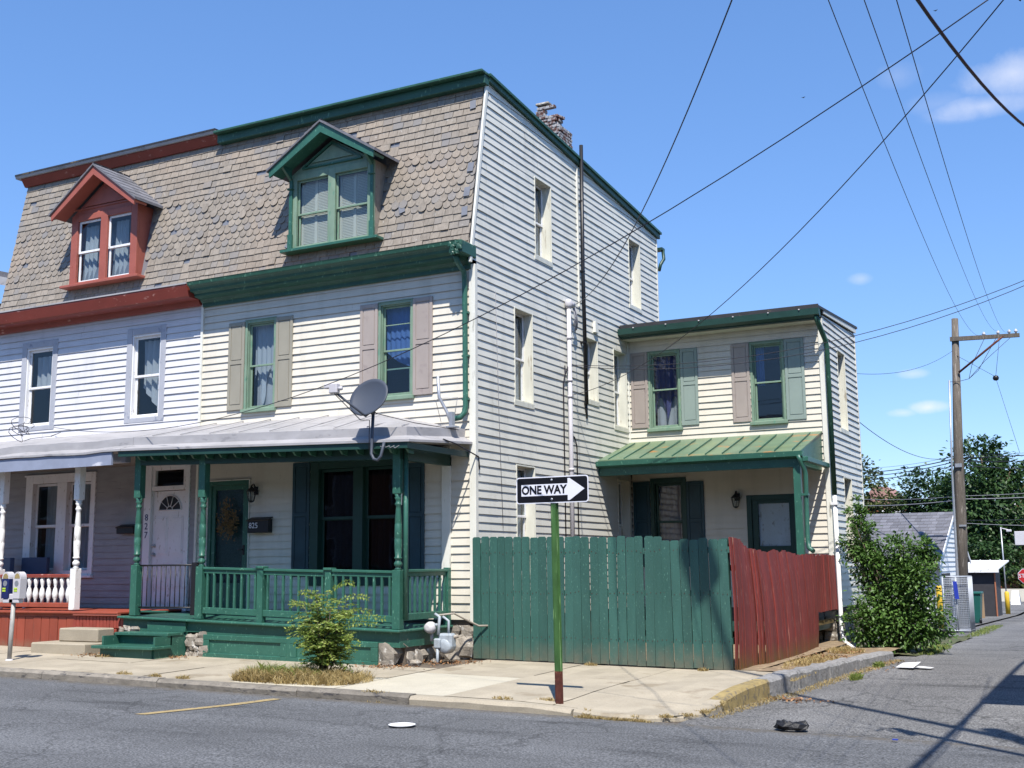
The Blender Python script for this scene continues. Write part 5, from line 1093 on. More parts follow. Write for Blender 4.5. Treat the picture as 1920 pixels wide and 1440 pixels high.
# bare antenna bracket at the right end of the porch roof
B = thing('antenna_bracket', (-9.28, 15.2, 3.75), 'bare bent metal antenna bracket standing beside the green downspout', 'bracket')
mb = MB(); mb.tube([(-9.17, 15.5, 3.78), (-9.24, 15.48, 3.98), (-9.36, 15.44, 4.22), (-9.37, 15.42, 4.55)], .026, 8); mb.build('mast', 'steel', B)
mb = MB(); mb.tube([(-9.36, 15.44, 4.2), (-9.46, 15.5, 4.18), (-9.42, 15.6, 3.85)], .006, 4); mb.tube([(-9.36, 15.44, 4.2), (-9.12, 15.6, 4.22), (-9.18, 15.6, 3.9)], .006, 4); mb.box(-9.24, -9.08, 15.44, 15.6, 3.73, 3.76, .004); mb.box(-9.2, -9.14, 15.47, 15.55, 3.76, 3.98); mb.build('brace', 'steel', B)
# mailboxes and wreath
def mailbox(x0, x1, z0, z1, label, num=None):
    t = thing('mailbox', ((x0+x1)/2, 15.88, z0), label, 'mailbox'); mb = MB()
    mb.box(x0, x1, 15.76, 15.885, z0, z1-.03, .006); mb.build('box', 'black', t); mb = MB(); mb.poly_prism([(x0-.01, 15.745, z1-.06), (x0-.01, 15.885, z1), (x0-.01, 15.885, z1+.012), (x0-.01, 15.74, z1-.045)], (x1-x0+.02, 0, 0)); mb.build('lid', 'black', t)
    if num: text('house_number', num, .135, 'signwhite', t, ((x0+x1)/2-.09, 15.757, (z0+z1)/2-.01), (math.pi/2, 0, 0))
mailbox(-13.42, -12.97, 2.20, 2.46, 'black wall mailbox numbered 825 beside the green front door', '825'); mailbox(-16.52, -16.10, 2.25, 2.41, 'flat black wall mailbox left of the white fanlight door')
mb = MB(); rr = random.Random(2)
for k in range(520):
    t = rr.uniform(0, 2*math.pi); r = .12+rr.gauss(0, .06); c = Vector((-13.93+r*1.1*math.cos(t)+.04*math.sin(3*t), 15.85+rr.uniform(-.04, .02), 2.44+r*1.5*math.sin(t)-.05*abs(math.cos(t)))); a = Vector((rr.gauss(0, 1), rr.gauss(0, .5), rr.gauss(0, 1))).normalized()*rr.uniform(.02, .05); b = a.cross(Vector((0, 1, 0))).normalized()*.01
    mb.add([c-a, c+b, c+a, c-b], [(0, 1, 2, 3)])
mb.build('door_wreath', 'wreath', label='dried twig wreath hanging on the dark green front door', cat='wreath')
# cable coil on the left porch roof
mb = MB(); rr = random.Random(4)
for k in range(4):
    c = Vector((-18.05+rr.uniform(-.12, .15), 14.9+rr.uniform(-.1, .1), 4.12+rr.uniform(-.05, .2))); r = rr.uniform(.10, .2); mb.tube([c+Vector((r*math.cos(t*.5), .1*math.sin(t*.9), r*.8*math.sin(t*.5))) for t in range(14)], .006, 4)
mb.tube([(-18.2, 15.0, 4.0), (-17.9, 14.9, 4.02), (-17.5, 15, 4.05), (-17.35, 15.1, 4.12), (-17.6, 15.1, 4.06)], .006, 4)
mb.build('cable_coil', 'cable', label='tangled coil of black cable lying on the left porch roof', cat='cable')
# porch chairs
def chair(x, y, rz, label):
    t = thing('porch_chair', (x, y, .90), label, 'chair', 'slate-blue chairs on the left porch'); T = Matrix.Rotation(rz, 4, 'Z')
    def b(nm, *bx):
        mb = MB(); mb.box(*bx, .01); mb.v = [tuple(Vector((x, y, .9))+T @ Vector(p)) for p in mb.v]; mb.build(nm, 'chair', t)
    b('seat', -.32, .32, -.28, .28, .36, .44); b('backrest', -.33, .33, .22, .30, .40, .94); b('armrest', -.36, -.29, -.28, .28, .56, .64); b('armrest', .29, .36, -.28, .28, .56, .64)
    for sx in (-1, 1):
        for sy in (-1, 1): b('leg', sx*.31-.025, sx*.31+.025, sy*.25-.025, sy*.25+.025, 0, .56)
chair(-18.42, 15.35, 0.05, 'slate-blue porch chair nearer the turned white post'); chair(-19.2, 15.3, -.5, 'slate-blue porch chair at the far left of the porch')
# gas meter
Q = thing('gas_meter', (-9.12, 15.0, .2), 'pale grey gas meter with regulator and pipes beside the porch corner', 'gas meter')
mx_, my_ = -9.12, 15.12
mb = MB(); mb.lathe((mx_+.09, my_, .44), [(.02, -.10), (.09, -.10), (.115, -.07), (.118, .07), (.10, .10), (.02, .10)], 12, 'y'); mb.box(mx_-.03, mx_+.21, my_-.085, my_+.085, .40, .62, .03); mb.box(mx_-.06, mx_+.05, my_-.15, my_-.08, .40, .55, .02); mb.build('meter_body', 'gas', Q)
mb = MB(); mb.lathe((mx_-.16, my_-.05, .70), [(.02, -.10), (.06, -.10), (.085, -.04), (.09, -.02), (.09, .02), (.07, .05), (.02, .07)], 14, 'y'); mb.tube([(mx_-.16, my_-.02, .62), (mx_-.16, my_-.02, .50)], .025, 8); mb.build('regulator', 'lnb', Q)
mb = MB(); mb.tube([(mx_-.0, my_-.12, .12), (mx_-.0, my_-.12, .40)], .022, 8); mb.tube([(mx_-.0, my_-.1, .6), (mx_-.0, my_-.06, .86), (mx_-.08, my_-.06, .90)], .024, 8); mb.tube([(mx_-.16, my_-.04, .72), (mx_-.08, my_-.05, .74), (mx_-.0, my_-.06, .74)], .024, 8); mb.tube([(mx_+.12, my_, .6), (mx_+.12, my_, .80), (mx_+.02, my_, .86)], .02, 8); mb.build('pipe', 'gas', Q)
mb = MB(); mb.tube([(mx_-.05, my_-.02, .88), (mx_+.10, my_+.2, .90), (mx_+.2, my_+.45, .78), (mx_+.28, my_+.62, .70), (mx_+.4, my_+.7, .70)], .015, 8); mb.tube([(mx_+.17, my_-.0, .56), (mx_+.26, my_+.05, .58)], .028, 8); mb.build('pipe', 'pipecream', Q)
# one-way sign
O1 = thing('one_way_sign', (-5.75, 12.04, .06), 'black and white ONE WAY arrow sign on a green channel post with rusted foot', 'sign')
sx_, sy_ = -5.77, 12.0
def rrect(x0, x1, z0, z1, r, y, d, n=5):
    p = []
    for cx, cz, a0 in ((x1-r, z1-r, 0), (x0+r, z1-r, 90), (x0+r, z0+r, 180), (x1-r, z0+r, 270)):
        for k in range(n+1): t = R(a0+90*k/n); p.append((cx+r*math.cos(t), y, cz+r*math.sin(t)))
    mb = MB(); mb.poly_prism(p, (0, d, 0)); return mb
rrect(sx_-.457, sx_+.457, 2.302, 2.607, .035, sy_, .003).build('panel', 'signwhite', O1)
rrect(sx_-.445, sx_+.445, 2.314, 2.595, .028, sy_-.0015, .001).build('panel_face', 'signblack', O1)
z_ = 2.4545; mb = MB(); yy = sy_-.0032
mb.poly_prism([(sx_-.39, yy, z_-.066), (sx_+.20, yy, z_-.066), (sx_+.20, yy, z_-.125), (sx_+.225, yy, z_-.125), (sx_+.41, yy, z_), (sx_+.225, yy, z_+.125), (sx_+.20, yy, z_+.125), (sx_+.20, yy, z_+.066), (sx_-.39, yy, z_+.066)], (0, .001, 0)); mb.build('arrow', 'signwhite', O1)
text('lettering', 'ONE WAY', .132, 'signblack', O1, (sx_-.10, yy-.002, z_-.003), (math.pi/2, 0, 0), .0006, 'CENTER', .92, .0045)
mb = MB()
for z in (2.345, 2.565): mb.lathe((sx_-.0, sy_-.003, z), [(.014, 0), (.014, -.006), (.005, -.009)], 8, 'y')
mb.build('bolt', 'steel', O1)
def channel(z0, z1, xx0, m, nm):
    mb = MB(); pr = [(a*1.12, b*1.1) for a, b in ((-.044, 0), (-.03, 0), (-.02, .03), (.02, .03), (.03, 0), (.044, 0), (.044, .004), (.033, .004), (.022, .034), (-.022, .034), (-.033, .004), (-.044, .004))]
    pr = [(a, -b) for a, b in pr]; mb.poly_prism([(sx_+xx0+a, sy_+.045+b, z0) for a, b in pr], (-.025*(z1-z0)/2.2, 0, z1-z0)); return mb.build(nm, m, O1)
channel(.05, .43, .035, 'rust', 'post_foot'); channel(.43, 2.55, .031, 'signgreen', 'post')
mb = MB()
for k in range(82): z = .47+k*.025; mb.box(sx_+.031-.0114*(z-.43)-.005, sx_+.031-.0114*(z-.43)+.005, sy_+.0125, sy_+.0143, z, z+.011)
mb.build('post_holes', 'signblack', O1, kind='stuff')
# parking meter
PM = thing('parking_meter', (-15.42, 12.66, .17), 'double-headed parking meter on a grey pipe at the kerb', 'parking meter')
px_, py_ = -15.42, 12.66
mb = MB(); mb.tube([(px_, py_, .18), (px_+.03, py_, 1.12)], .034, 10); mb.build('pipe', 'meterpost', PM); mb = MB(); mb.lathe((px_, py_, .16), [(.13, 0), (.12, .03), (.06, .06), (.05, .09)], 10); mb.build('base', 'lnb', PM)
mb = MB(); mb.box(px_-.17, px_+.19, py_-.05, py_+.05, 1.10, 1.17, .01); mb.box(px_-.03, px_+.07, py_-.05, py_+.05, 1.10, 1.24, .01); mb.build('crossbar', 'lnb', PM)
for dx, m_ in ((-.125, 'meterblue'), (.135, 'lnb')):
    x = px_+dx+.01; mb = MB(); mb.poly_prism([(x-.075, py_-.06, 1.17), (x+.075, py_-.06, 1.17), (x+.085, py_-.06, 1.47), (x-.085, py_-.06, 1.47)], (0, .12, 0)); hd = mb.build('meter_head', m_, PM)
    mb = MB(); mb.poly_prism([(x-.085, py_-.055, 1.47)]+[(x-.085*math.cos(k*math.pi/10), py_-.055, 1.47+.11*math.sin(k*math.pi/10)) for k in range(11)], (0, .11, 0)); mb.build('dome', 'lnb', hd)
    mb = MB(); mb.poly_prism([(x-.06*math.cos(k*math.pi/10), py_-.058, 1.475+.08*math.sin(k*math.pi/10)) for k in range(11)], (0, .002, 0)); mb.build('display', 'yellow', hd)
    mb = MB(); mb.poly_prism([(x+.045*math.cos(k*math.pi/8), py_-.063, 1.40+.045*math.sin(k*math.pi/8)) for k in range(16)], (0, .002, 0)); mb.build('coin_plate', 'steel', hd)
    mb = MB(); mb.box(x-.05, x+.02, py_-.066, py_-.062, 1.275, 1.30); mb.box(x-.05, x+.02, py_-.066, py_-.062, 1.31, 1.335); mb.build('sticker', 'lime', hd)
# green picket fence
F = thing('picket_fence', (-6.9, 15.86, .15), 'long dark green dog-eared board fence between the house corner and the red fence', 'fence')
n = 29; x0, x1 = -8.985, -4.90
for k in range(n):
    x = x0+(x1-x0)*(k+.5)/n; wd = .1315+rnd.uniform(-.003, .003); ht = 2.045-.0*k+rnd.gauss(0, .006)-(.055 if 22 <= k <= 23 else .035 if k > 23 else 0)-.0012*k*5*.4
    zb_ = g_sw(x, 15.8)+.012+rnd.uniform(0, .012); ln = ht-zb_; h = wd/2; c = .022
    mb = MB(); mb.poly_prism([(-h, -.009, 0), (h, -.009, 0), (h, -.009, ln-c), (h-c, -.009, ln), (-h+c, -.009, ln), (-h, -.009, ln-c)], (0, .018, 0))
    me = mb.mesh('picket', M['greenfence']); piece('picket', me, F, (x+rnd.gauss(0, .001), 15.838+rnd.gauss(0, .002), zb_), (rnd.gauss(0, .004), rnd.gauss(0, .0035)+(-.012 if k > 21 else 0), rnd.gauss(0, .01)))
mb = MB()
for k in range(n):
    for z in (.54, 1.19, 1.79):
        for dx in (-.035, .035): x = x0+(x1-x0)*(k+.5)/n+dx+rnd.gauss(0, .005); zz = z+rnd.gauss(0, .012); mb.box(x-.005, x+.005, 15.824, 15.829, zz-.005, zz+.005)
mb.build('nails', 'rust', F, kind='stuff')
for z in (.50, 1.15, 1.75): mb = MB(); mb.box(x0, x1, 15.85, 15.888, z, z+.085); mb.build('rail', 'greenfence', F)
for x in (-8.9, -6.9, -4.98): mb = MB(); mb.box(x-.045, x+.045, 15.89, 15.98, .1, 1.95); mb.build('fence_post', 'greenfence', F)
# red board fence with a dip and a bulge
Fr = thing('red_board_fence', (-4.85, 19, .1), 'barn-red narrow board fence along the alley with a sagging top', 'fence')
n = 62; ya, yb = 15.86, 22.42
def topz(y):
    P = [(15.86, 1.97), (16.2, 1.94), (16.64, 1.86), (17.1, 1.80), (17.52, 1.775), (18.2, 1.79), (18.7, 1.79), (19.3, 1.75), (20.1, 1.735), (21.2, 1.745), (22.42, 1.75)]
    for a, b in zip(P, P[1:]):
        if a[0] <= y <= b[0]: return a[1]+(b[1]-a[1])*(y-a[0])/(b[0]-a[0])
    return 1.75
for k in range(n):
    y = ya+(yb-ya)*(k+.5)/n; wd = (yb-ya)/n*1.12; zt = topz(y)+rnd.gauss(0, .008)
    zb_ = .07+.012*max(0, 17-y) if y < 20.75 else .74; zb_ += rnd.uniform(-.01, .01)
    bow = .14*math.sin(max(0, min(1, (y-15.9)/4.6))*math.pi)**1.0; bow_t = .05*math.sin(max(0, min(1, (y-15.9)/6))*math.pi)
    xb = -4.88+bow; xt = -4.90+bow_t; rip = (.030*math.sin(k*.62+.4) if k < 15 else .006*math.sin(k*1.9))+(.003 if k % 2 else -.003)
    mb = MB(); h = wd/2
    for q in range(4):
        t0, t1 = q/4, (q+1)/4; f_x = lambda t: xb+(xt-xb)*t+.03*math.sin(t*math.pi)*(1 if y < 20.7 else 0)
        if q == 0: vs_ = []
        vs_ += [(f_x(t0)+rip, y-h, zb_+(zt-zb_)*t0), (f_x(t0)+rip, y+h, zb_+(zt-zb_)*t0)]
    vs_ += [(f_x(1)+rip, y-h, zt+rnd.uniform(-.012, .006)), (f_x(1)+rip, y+h, zt+rnd.uniform(-.012, .006))]
    bk = [(p[0]-.016, p[1], p[2]) for p in vs_]; mb.add(vs_+bk, [(2*q, 2*q+1, 2*q+3, 2*q+2) for q in range(4)]+[(10+2*q, 12+2*q, 13+2*q, 11+2*q) for q in range(4)]+[(2*q, 2*q+2, 12+2*q, 10+2*q) for q in range(4)]+[(2*q+1, 11+2*q, 13+2*q, 2*q+3) for q in range(4)]+[(8, 9, 19, 18), (0, 10, 11, 1)])
    mb.build('board', 'fencered', Fr)
mb = MB()
for z in (.5, 1.5): mb.box(-4.99, -4.94, 15.95, 22.3, z, z+.08)
mb.build('rail', 'moss', Fr)
# litter
mb = MB(); mb.lathe((-6.62, 10.2, g_road(-6.6, 10.2)), [(.08, .0), (.12, .012), (.14, .024), (.135, .026), (.12, .014), (.02, .012)], 16); mb.v = [(p[0]*1.0, p[1], p[2]) for p in mb.v]; mb.build('foam_plate', 'paper', label='flattened white foam plate lying on the street', cat='litter')
mb = MB(); rr = random.Random(9); mb2 = []
vs_ = []; n1, n2 = 18, 7
for i in range(n1):
    t = 2*math.pi*i/n1
    for j in range(n2):
        s = 2*math.pi*j/n2; r = .085+.035*math.cos(s)*(1+.5*rr.random()); vs_.append((-3.08+r*1.35*math.cos(t)+rr.gauss(0, .012), 11.78+r*.9*math.sin(t)+rr.gauss(0, .012), -.02+max(0, .025+.03*math.sin(s)*(1+rr.random())+.012*math.sin(3*t))))
mb.add(vs_, [(i*n2+j, ((i+1) % n1)*n2+j, ((i+1) % n1)*n2+(j+1) % n2, i*n2+(j+1) % n2) for i in range(n1) for j in range(n2)]); mb.build('plastic_bag', 'rag', label='crumpled black plastic bag on the alley mouth asphalt', cat='litter')
mb = MB(); mb.poly_prism([(-3.25, 18.7, .02), (-2.98, 18.6, .03), (-2.92, 18.95, .09), (-3.2, 19.05, .06)], (0, 0, .006)); mb.poly_prism([(-3.05, 18.75, .03), (-2.75, 18.7, .02), (-2.72, 18.85, .02), (-3.0, 18.95, .03)], (0, 0, .006)); mb.build('paper_litter', 'paper', label='folded white paper litter by the alley kerb end', cat='litter')
mb = MB(); mb.box(-2.07, -2.02, 11.5, 11.54, -.03, -.022); mb.build('paper_scrap', 'blue', label='tiny blue scrap on the alley asphalt', cat='litter')

# ================================================================== plants
def leaf(mb, c, d, ln, wd, rr, curl=.25):
    d = d.normalized(); s = d.cross(Vector((rr.gauss(0, .5), rr.gauss(0, .5), 1))).normalized(); n = s.cross(d)
    a = c; b = c+d*ln*.5+s*wd*.5-n*ln*curl*.2; e = c+d*ln-n*ln*curl; f = c+d*ln*.5-s*wd*.5-n*ln*curl*.2
    mb.add([a, b, e, f], [(0, 1, 2, 3)])
def shrub(name, base, blobs, nl, lsz, m, label, cat, seed, group=None, twigs=40, trunk_r=.03):
    rr = random.Random(seed); t = thing(name, base, label, cat, group); mb = MB(); st = MB(); B_ = Vector(base)
    tot = sum(b[3]*b[4] for b in blobs)
    for cx, cy, cz, rx, rz in blobs:
        c0 = B_+Vector((cx, cy, cz)); k = int(nl*rx*rz/tot)
        sub = [c0+Vector((rr.gauss(0, 1), rr.gauss(0, 1), rr.gauss(0, 1))).normalized()*rr.uniform(.45, 1)**.5 * 1.0 for _ in range(1)]
        cl = []
        for _ in range(max(6, k//28)):
            u = Vector((rr.gauss(0, 1), rr.gauss(0, 1), rr.gauss(0, 1))).normalized()*rr.uniform(.3, 1.0); cl.append(c0+Vector((u.x*rx, u.y*rx, u.z*rz)))
        for q in range(k):
            c = rr.choice(cl); sp = rx*.2; p = c+Vector((rr.gauss(0, sp), rr.gauss(0, sp), rr.gauss(0, sp*.8)))
            if p.z < B_.z+.02: p.z = B_.z+rr.uniform(.02, .2)
            d = (p-c0).normalized()+Vector((rr.gauss(0, .7), rr.gauss(0, .7), rr.gauss(0, .6)-.1)); leaf(mb, p, d, lsz*rr.uniform(.6, 1.3), lsz*rr.uniform(.4, .7), rr)
        for c in rr.sample(cl, min(len(cl), 8)):
            mid = (B_+c)/2+Vector((rr.gauss(0, .05), rr.gauss(0, .05), .1)); st.tube([B_+Vector((rr.gauss(0, .05), rr.gauss(0, .05), 0)), mid, c], [trunk_r, trunk_r*.6, trunk_r*.2], 5)
    mb.build('foliage', m, t); st.build('stem', 'bark', t); return t
def weed_tree(base, h, seed):
    rr = random.Random(seed); B_ = Vector(base); t = thing('sapling', base, 'bushy light-green sapling growing at the kerb among dry grass', 'sapling'); mb = MB(); st = MB()
    for k in range(19):
        az = rr.uniform(0, 6.28); sp = rr.uniform(.04, .42); hh = h*rr.uniform(.42, 1.0)*(1-sp*.45); tip = B_+Vector((math.cos(az)*sp, math.sin(az)*sp*.7, hh)); pts = [B_+Vector((rr.gauss(0, .02), rr.gauss(0, .02), 0)), B_+(tip-B_)*.5+Vector((0, 0, .06)), tip]
        st.tube(pts, [.014, .009, .003], 5)
        for j in range(19):
            f = .22+.78*j/18; o = pts[0].lerp(pts[1], f*2) if f < .5 else pts[1].lerp(pts[2], f*2-1)
            a2 = az+rr.uniform(-2.6, 2.6); ln = rr.uniform(.14, .36)*(1.1-f*.3); d = Vector((math.cos(a2), math.sin(a2), rr.uniform(-.05, .7))).normalized()
            q = [o, o+d*ln*.5, o+d*ln+Vector((0, 0, -ln*.25))]; st.tube(q, [.003, .002, .001], 3, False)
            m_ = int(ln/.019)
            for i in range(m_):
                g = (i+1)/m_; p = q[0].lerp(q[1], g*2) if g < .5 else q[1].lerp(q[2], g*2-1); s = d.cross(Vector((0, 0, 1))).normalized()
                for sg in (-1, 1): leaf(mb, p, s*sg+d*.5+Vector((rr.gauss(0, .3), rr.gauss(0, .3), rr.gauss(0, .3))), .05*rr.uniform(.7, 1.2), .024, rr)
    # long side sprays to the right
    for zz, dx in ((.95, .5), (.78, .55), (.62, .62), (1.12, .34), (.85, -.45), (1.0, -.35), (.55, -.5), (.7, .7)):
        o = B_+Vector((dx*.3, 0, zz*h/1.2)); 
        for i in range(26):
            g = i/25; p = o+Vector((dx*g*1.0, 0, .09*math.sin(g*2.4)))
            for sg in (-1, 1): leaf(mb, p, Vector((rr.gauss(0, .4)+dx, rr.gauss(0, .4), sg*.8)), .05, .025, rr)
    mb.build('foliage', 'leaf_weed', t); st.build('stem', 'bark', t)
weed_tree((-9.38, 12.62, .16), 1.24, 5)
shrub('alley_bush', (-3.86, 22.6, -.03), [(0, 0, .65, .74, .62), (-.25, .1, 1.35, .55, .5), (.35, -.1, 1.25, .5, .45), (-.55, 0, 2.0, .34, .45), (-.62, .1, 2.5, .2, .32), (.1, 0, 1.75, .4, .35), (.62, .1, 1.85, .22, .3), (-.5, -.2, .5, .45, .4), (.5, -.1, .55, .42, .45), (-.45, 0, 1.65, .3, .4)], 15000, .085, 'leaf_bush', 'tall dense green bush between the white house corner and the alley', 'bush', 6)
def grass(name, spots, m, label, cat, seed, n, hgt, kindl='stuff'):
    rr = random.Random(seed); mb = MB()
    for k in range(n):
        cx, cy, rx, ry = rr.choice(spots); a = rr.uniform(0, 6.28); r = rr.random()**.6; x, y = cx+math.cos(a)*rx*r, cy+math.sin(a)*ry*r; z = (g_sw(x, y) if y > 11.75 and x < -4.1 and y < 15.9 else g_road(x, y))-.01
        if x > -4.9 and y > 15: z = max(z, .12 if x < -3.86 and y < 20.5 else z)
        h = hgt*rr.uniform(.4, 1.2)*(1-.4*r); d = Vector((rr.gauss(0, .45), rr.gauss(0, .45), 1)).normalized(); w_ = Vector((math.cos(a*3), math.sin(a*3), 0))*.004
        p = Vector((x, y, z)); q = p+d*h*.6; t = q+(d+Vector((rr.gauss(0, .6), rr.gauss(0, .6), -.3)))*h*.4; mb.add([p-w_, p+w_, q+w_*.8, t, q-w_*.8], [(0, 1, 2, 3, 4)])
    return mb.build(name, m, label=label, cat=cat, kind=kindl)
grass('dry_grass', [(-9.55, 12.35, .5, .38), (-9.9, 12.25, .45, .28), (-10.2, 12.15, .3, .15), (-9.1, 12.4, .35, .35), (-9.5, 12.5, .45, .4), (-9.2, 12.6, .5, .5)], 'dry', 'dry straw-coloured grass around the kerb sapling', 'grass', 1, 8000, .24)
grass('green_grass', [(-9.6, 12.55, .45, .3), (-10.1, 12.4, .45, .25)], 'grassblade', 'patch of greener grass under the kerb sapling', 'grass', 2, 2600, .3)
sp_ = [(x, y-.03, .11, .035) for x, y in cp[1:]]+[(-5.3+t*.1, 11.68, .1, .03) for t in range(8)]+[(-4.07+.02*t, 12.4+t*.28, .12, .16) for t in range(8)]+[(-3.86+.0215*t, 14.6+t*.33, .13, .2) for t in range(18)]
grass('kerb_weeds', sp_, 'dry', 'strip of dry weeds and straw along the alley kerb', 'grass', 3, 5200, .06)
grass('kerb_tufts', [(-12.3, 11.98, .16, .06), (-11.7, 11.95, .12, .05), (-11.2, 11.95, .12, .05), (-8.05, 11.78, .2, .07), (-15.0, 11.97, .18, .06), (-5.27, 11.72, .08, .05), (-5.9, 12.15, .15, .05), (-6.4, 11.95, .15, .05), (-5.3, 15.72, .08, .04), (-7.0, 15.75, .1, .03), (-14.5, 13.7, .2, .1), (-16.0, 11.95, .2, .08)], 'dry', 'scattered dry tufts in the pavement joints', 'grass', 4, 1700, .085)
grass('alley_grass', [(-3.35, 22.9, .2, .8), (-3.45, 24.5, .22, 1.2), (-3.55, 33, .2, 3.2), (-3.7, 37, .2, 3), (-3.5, 17.0, .07, .25), (-3.55, 19, .06, .2)], 'grassblade', 'green grass verge beside the alley', 'grass', 5, 4200, .13)
grass('straw_heap', [(-4.45, 21.2, .3, .6), (-4.6, 20.9, .2, .3), (-4.3, 20.2, .3, .5), (-4.3, 17.8, .3, 1.4)], 'dry', 'dead straw piled by the stone foundation and alley downspout', 'grass', 6, 4200, .14)
mb = MB(); rr = random.Random(77)
for k in range(900):
    cx, cy, r = rr.choice(((-9.35, 14.35, .22), (-9.6, 14.2, .2), (-9.1, 15.0, .25), (-14.75, 13.75, .25), (-13.35, 14.05, .15), (-3.9, 19.5, .5), (-4.2, 18.5, .4), (-3.7, 14.2, .2), (-8.9, 15.3, .2), (-14.9, 14.1, .15)))
    p = Vector((cx+rr.gauss(0, r), cy+rr.gauss(0, r*.5), 0)); 
    if p.y > 15.7 and p.x < -5: continue
    p.z = (g_sw(p.x, p.y) if p.x < -4.1 and p.y < 15.9 else (.16 if p.x < -3.86 and 14.5 < p.y < 20.5 else g_road(p.x, p.y)))+.01+rr.random()*.02
    leaf(mb, p, Vector((rr.gauss(0, 1), rr.gauss(0, 1), rr.gauss(0, .3))), .045, .025, rr)
mb.build('dead_leaves', 'dead', label='brown dead leaves collected by the porch corner, steps and alley kerb', cat='leaves', kind='stuff')

# ---- far trees
def tree(loc, blobs, n, sz, m, label, seed, th=3.):
    rr = random.Random(seed); t = thing('tree', loc, label, 'tree', 'trees beyond the alley'); B_ = Vector(loc); mb = MB(); st = MB()
    st.tube([B_, B_+Vector((0, 0, th))], [.35, .25], 8)
    tot = sum(b[3]**2 for b in blobs)
    for cx, cy, cz, r, rz in blobs:
        c0 = B_+Vector((cx, cy, cz)); k = int(n*r*r/tot); st.tube([B_+Vector((0, 0, th*.8)), (B_+Vector((0, 0, th))+c0)/2, c0], [.2, .12, .05], 6)
        cl = []
        for _ in range(max(8, k//45)):
            u = Vector((rr.gauss(0, 1), rr.gauss(0, 1), rr.gauss(0, 1))).normalized()*rr.uniform(.55, 1.05); cl.append(c0+Vector((u.x*r, u.y*r, u.z*rz)))
        for _ in range(k):
            c = rr.choice(cl); s_ = r*.17; p = c+Vector((rr.gauss(0, s_), rr.gauss(0, s_), rr.gauss(0, s_*.7))); leaf(mb, p, (p-c0).normalized()+Vector((rr.gauss(0, .6), rr.gauss(0, .6), rr.gauss(0, .5)-.3)), sz*rr.uniform(.6, 1.3), sz*rr.uniform(.5, .9), rr)
    mb.build('crown', m, t); st.build('trunk', 'bark', t)
tree((-8.4, 84, -.7), [(0, 0, 7.6, 2.6, 2.6), (-.5, 0, 5.4, 3.0, 2.6), (1.4, 0, 6.0, 2.2, 2.4), (-1.6, .5, 3.6, 2.4, 2.2), (.4, -.6, 3.4, 2.8, 2.3), (.2, 0, 9.3, 1.5, 1.2), (1.9, 0, 8.2, 1.1, 1.2)], 15000, .3, 'leaf_tree', 'tallest dark green tree, right behind the utility pole', 1)
tree((-12.3, 88, -.7), [(0, 0, 6.6, 2.4, 2.2), (1.5, 0, 5.4, 2.2, 2.2), (-1.3, 0, 5.0, 2.0, 2.2), (.3, 0, 3.6, 3.0, 2.4), (2.2, 0, 7.0, 1.6, 1.5)], 11000, .3, 'leaf_tree', 'rounded dark tree left of the utility pole above the garage roof', 2)
tree((-16.6, 84, -.7), [(0, 0, 7.4, 2.2, 2.1), (1.2, 0, 6.0, 1.8, 1.6), (-1.5, 0, 6, 2.4, 2.4), (0.1, 0, 4.4, 2.0, 1.6)], 8000, .28, 'leaf_tree_b', 'olive-green tree just right of the wing wall', 3)
tree((-4.6, 92, -.7), [(0, 0, 6.4, 2.3, 2.2), (-1.4, 0, 5.4, 1.8, 1.8), (1.8, 0, 5, 2.5, 2.4), (.0, 0, 3.4, 1.6, 1.2)], 8000, .28, 'leaf_tree_b', 'bright green tree at the right edge beside the brick house', 4)
tree((-8.6, 78, -.7), [(0, 0, 1.9, 1.5, 1.2), (-1.9, 0, 2.2, 1.9, 1.6), (1.6, 0, 2.0, 1.1, 1.1), (.9, 0, 2.9, 1.1, .9), (-3.6, 0, 2.4, 2, 1.8)], 8000, .24, 'leaf_tree', 'low dark tree behind the shed roof', 5, 1.2)
tree((-5.3, 80, -.7), [(0, 0, 1.3, .9, .9), (-.9, 0, .9, .7, .6), (1.4, 0, 1.6, 1.2, 1.2)], 4000, .18, 'leaf_tree_b', 'small shrub-like tree behind the cream wall', 6, .6)

# ================================================================== far buildings
GA = thing('garage', (-8, 44, -.5), 'white clapboard garage with grey shingle gable roof behind the bush', 'garage')
gx, gy0, gy1, gym = -5.68, 41.5, 49.7, 45.8; W2 = Wall('s', gx)
mb = MB(); mb.box(-16, gx-.01, gy0+.35, gy1-.2, -.75, 1.62); mb.poly_prism([(gx-.01, gy0+.1, 1.62), (gx-.01, gy1-.1, 1.62), (gx-.01, gym, 3.28)], (-10, 0, 0)); mb.build('wall', 'white', GA)
sl = (3.28-1.62)/(gym-gy0-.1)
siding(W2, GA, gy0+.3, gy1-.2, -.6, 3.3, [], 'white', planes=[(-sl, 1, 1.62-sl*(gy0+.1)), (sl, 1, 1.62+sl*(gy1-.1))], e=.17, lip=.03, step=3)
mb = MB()
mb.poly_prism([(gx+.12, gy0-.15, 1.56), (gx+.12, gym, 3.34), (-16, gym, 3.34), (-16, gy0-.15, 1.56)], (0, 0, .06)); mb.poly_prism([(gx+.12, gy1+.15, 1.56), (gx+.12, gym, 3.34), (-16, gym, 3.34), (-16, gy1+.15, 1.56)], (0, 0, .06)); mb.build('roof', 'shingle', GA)
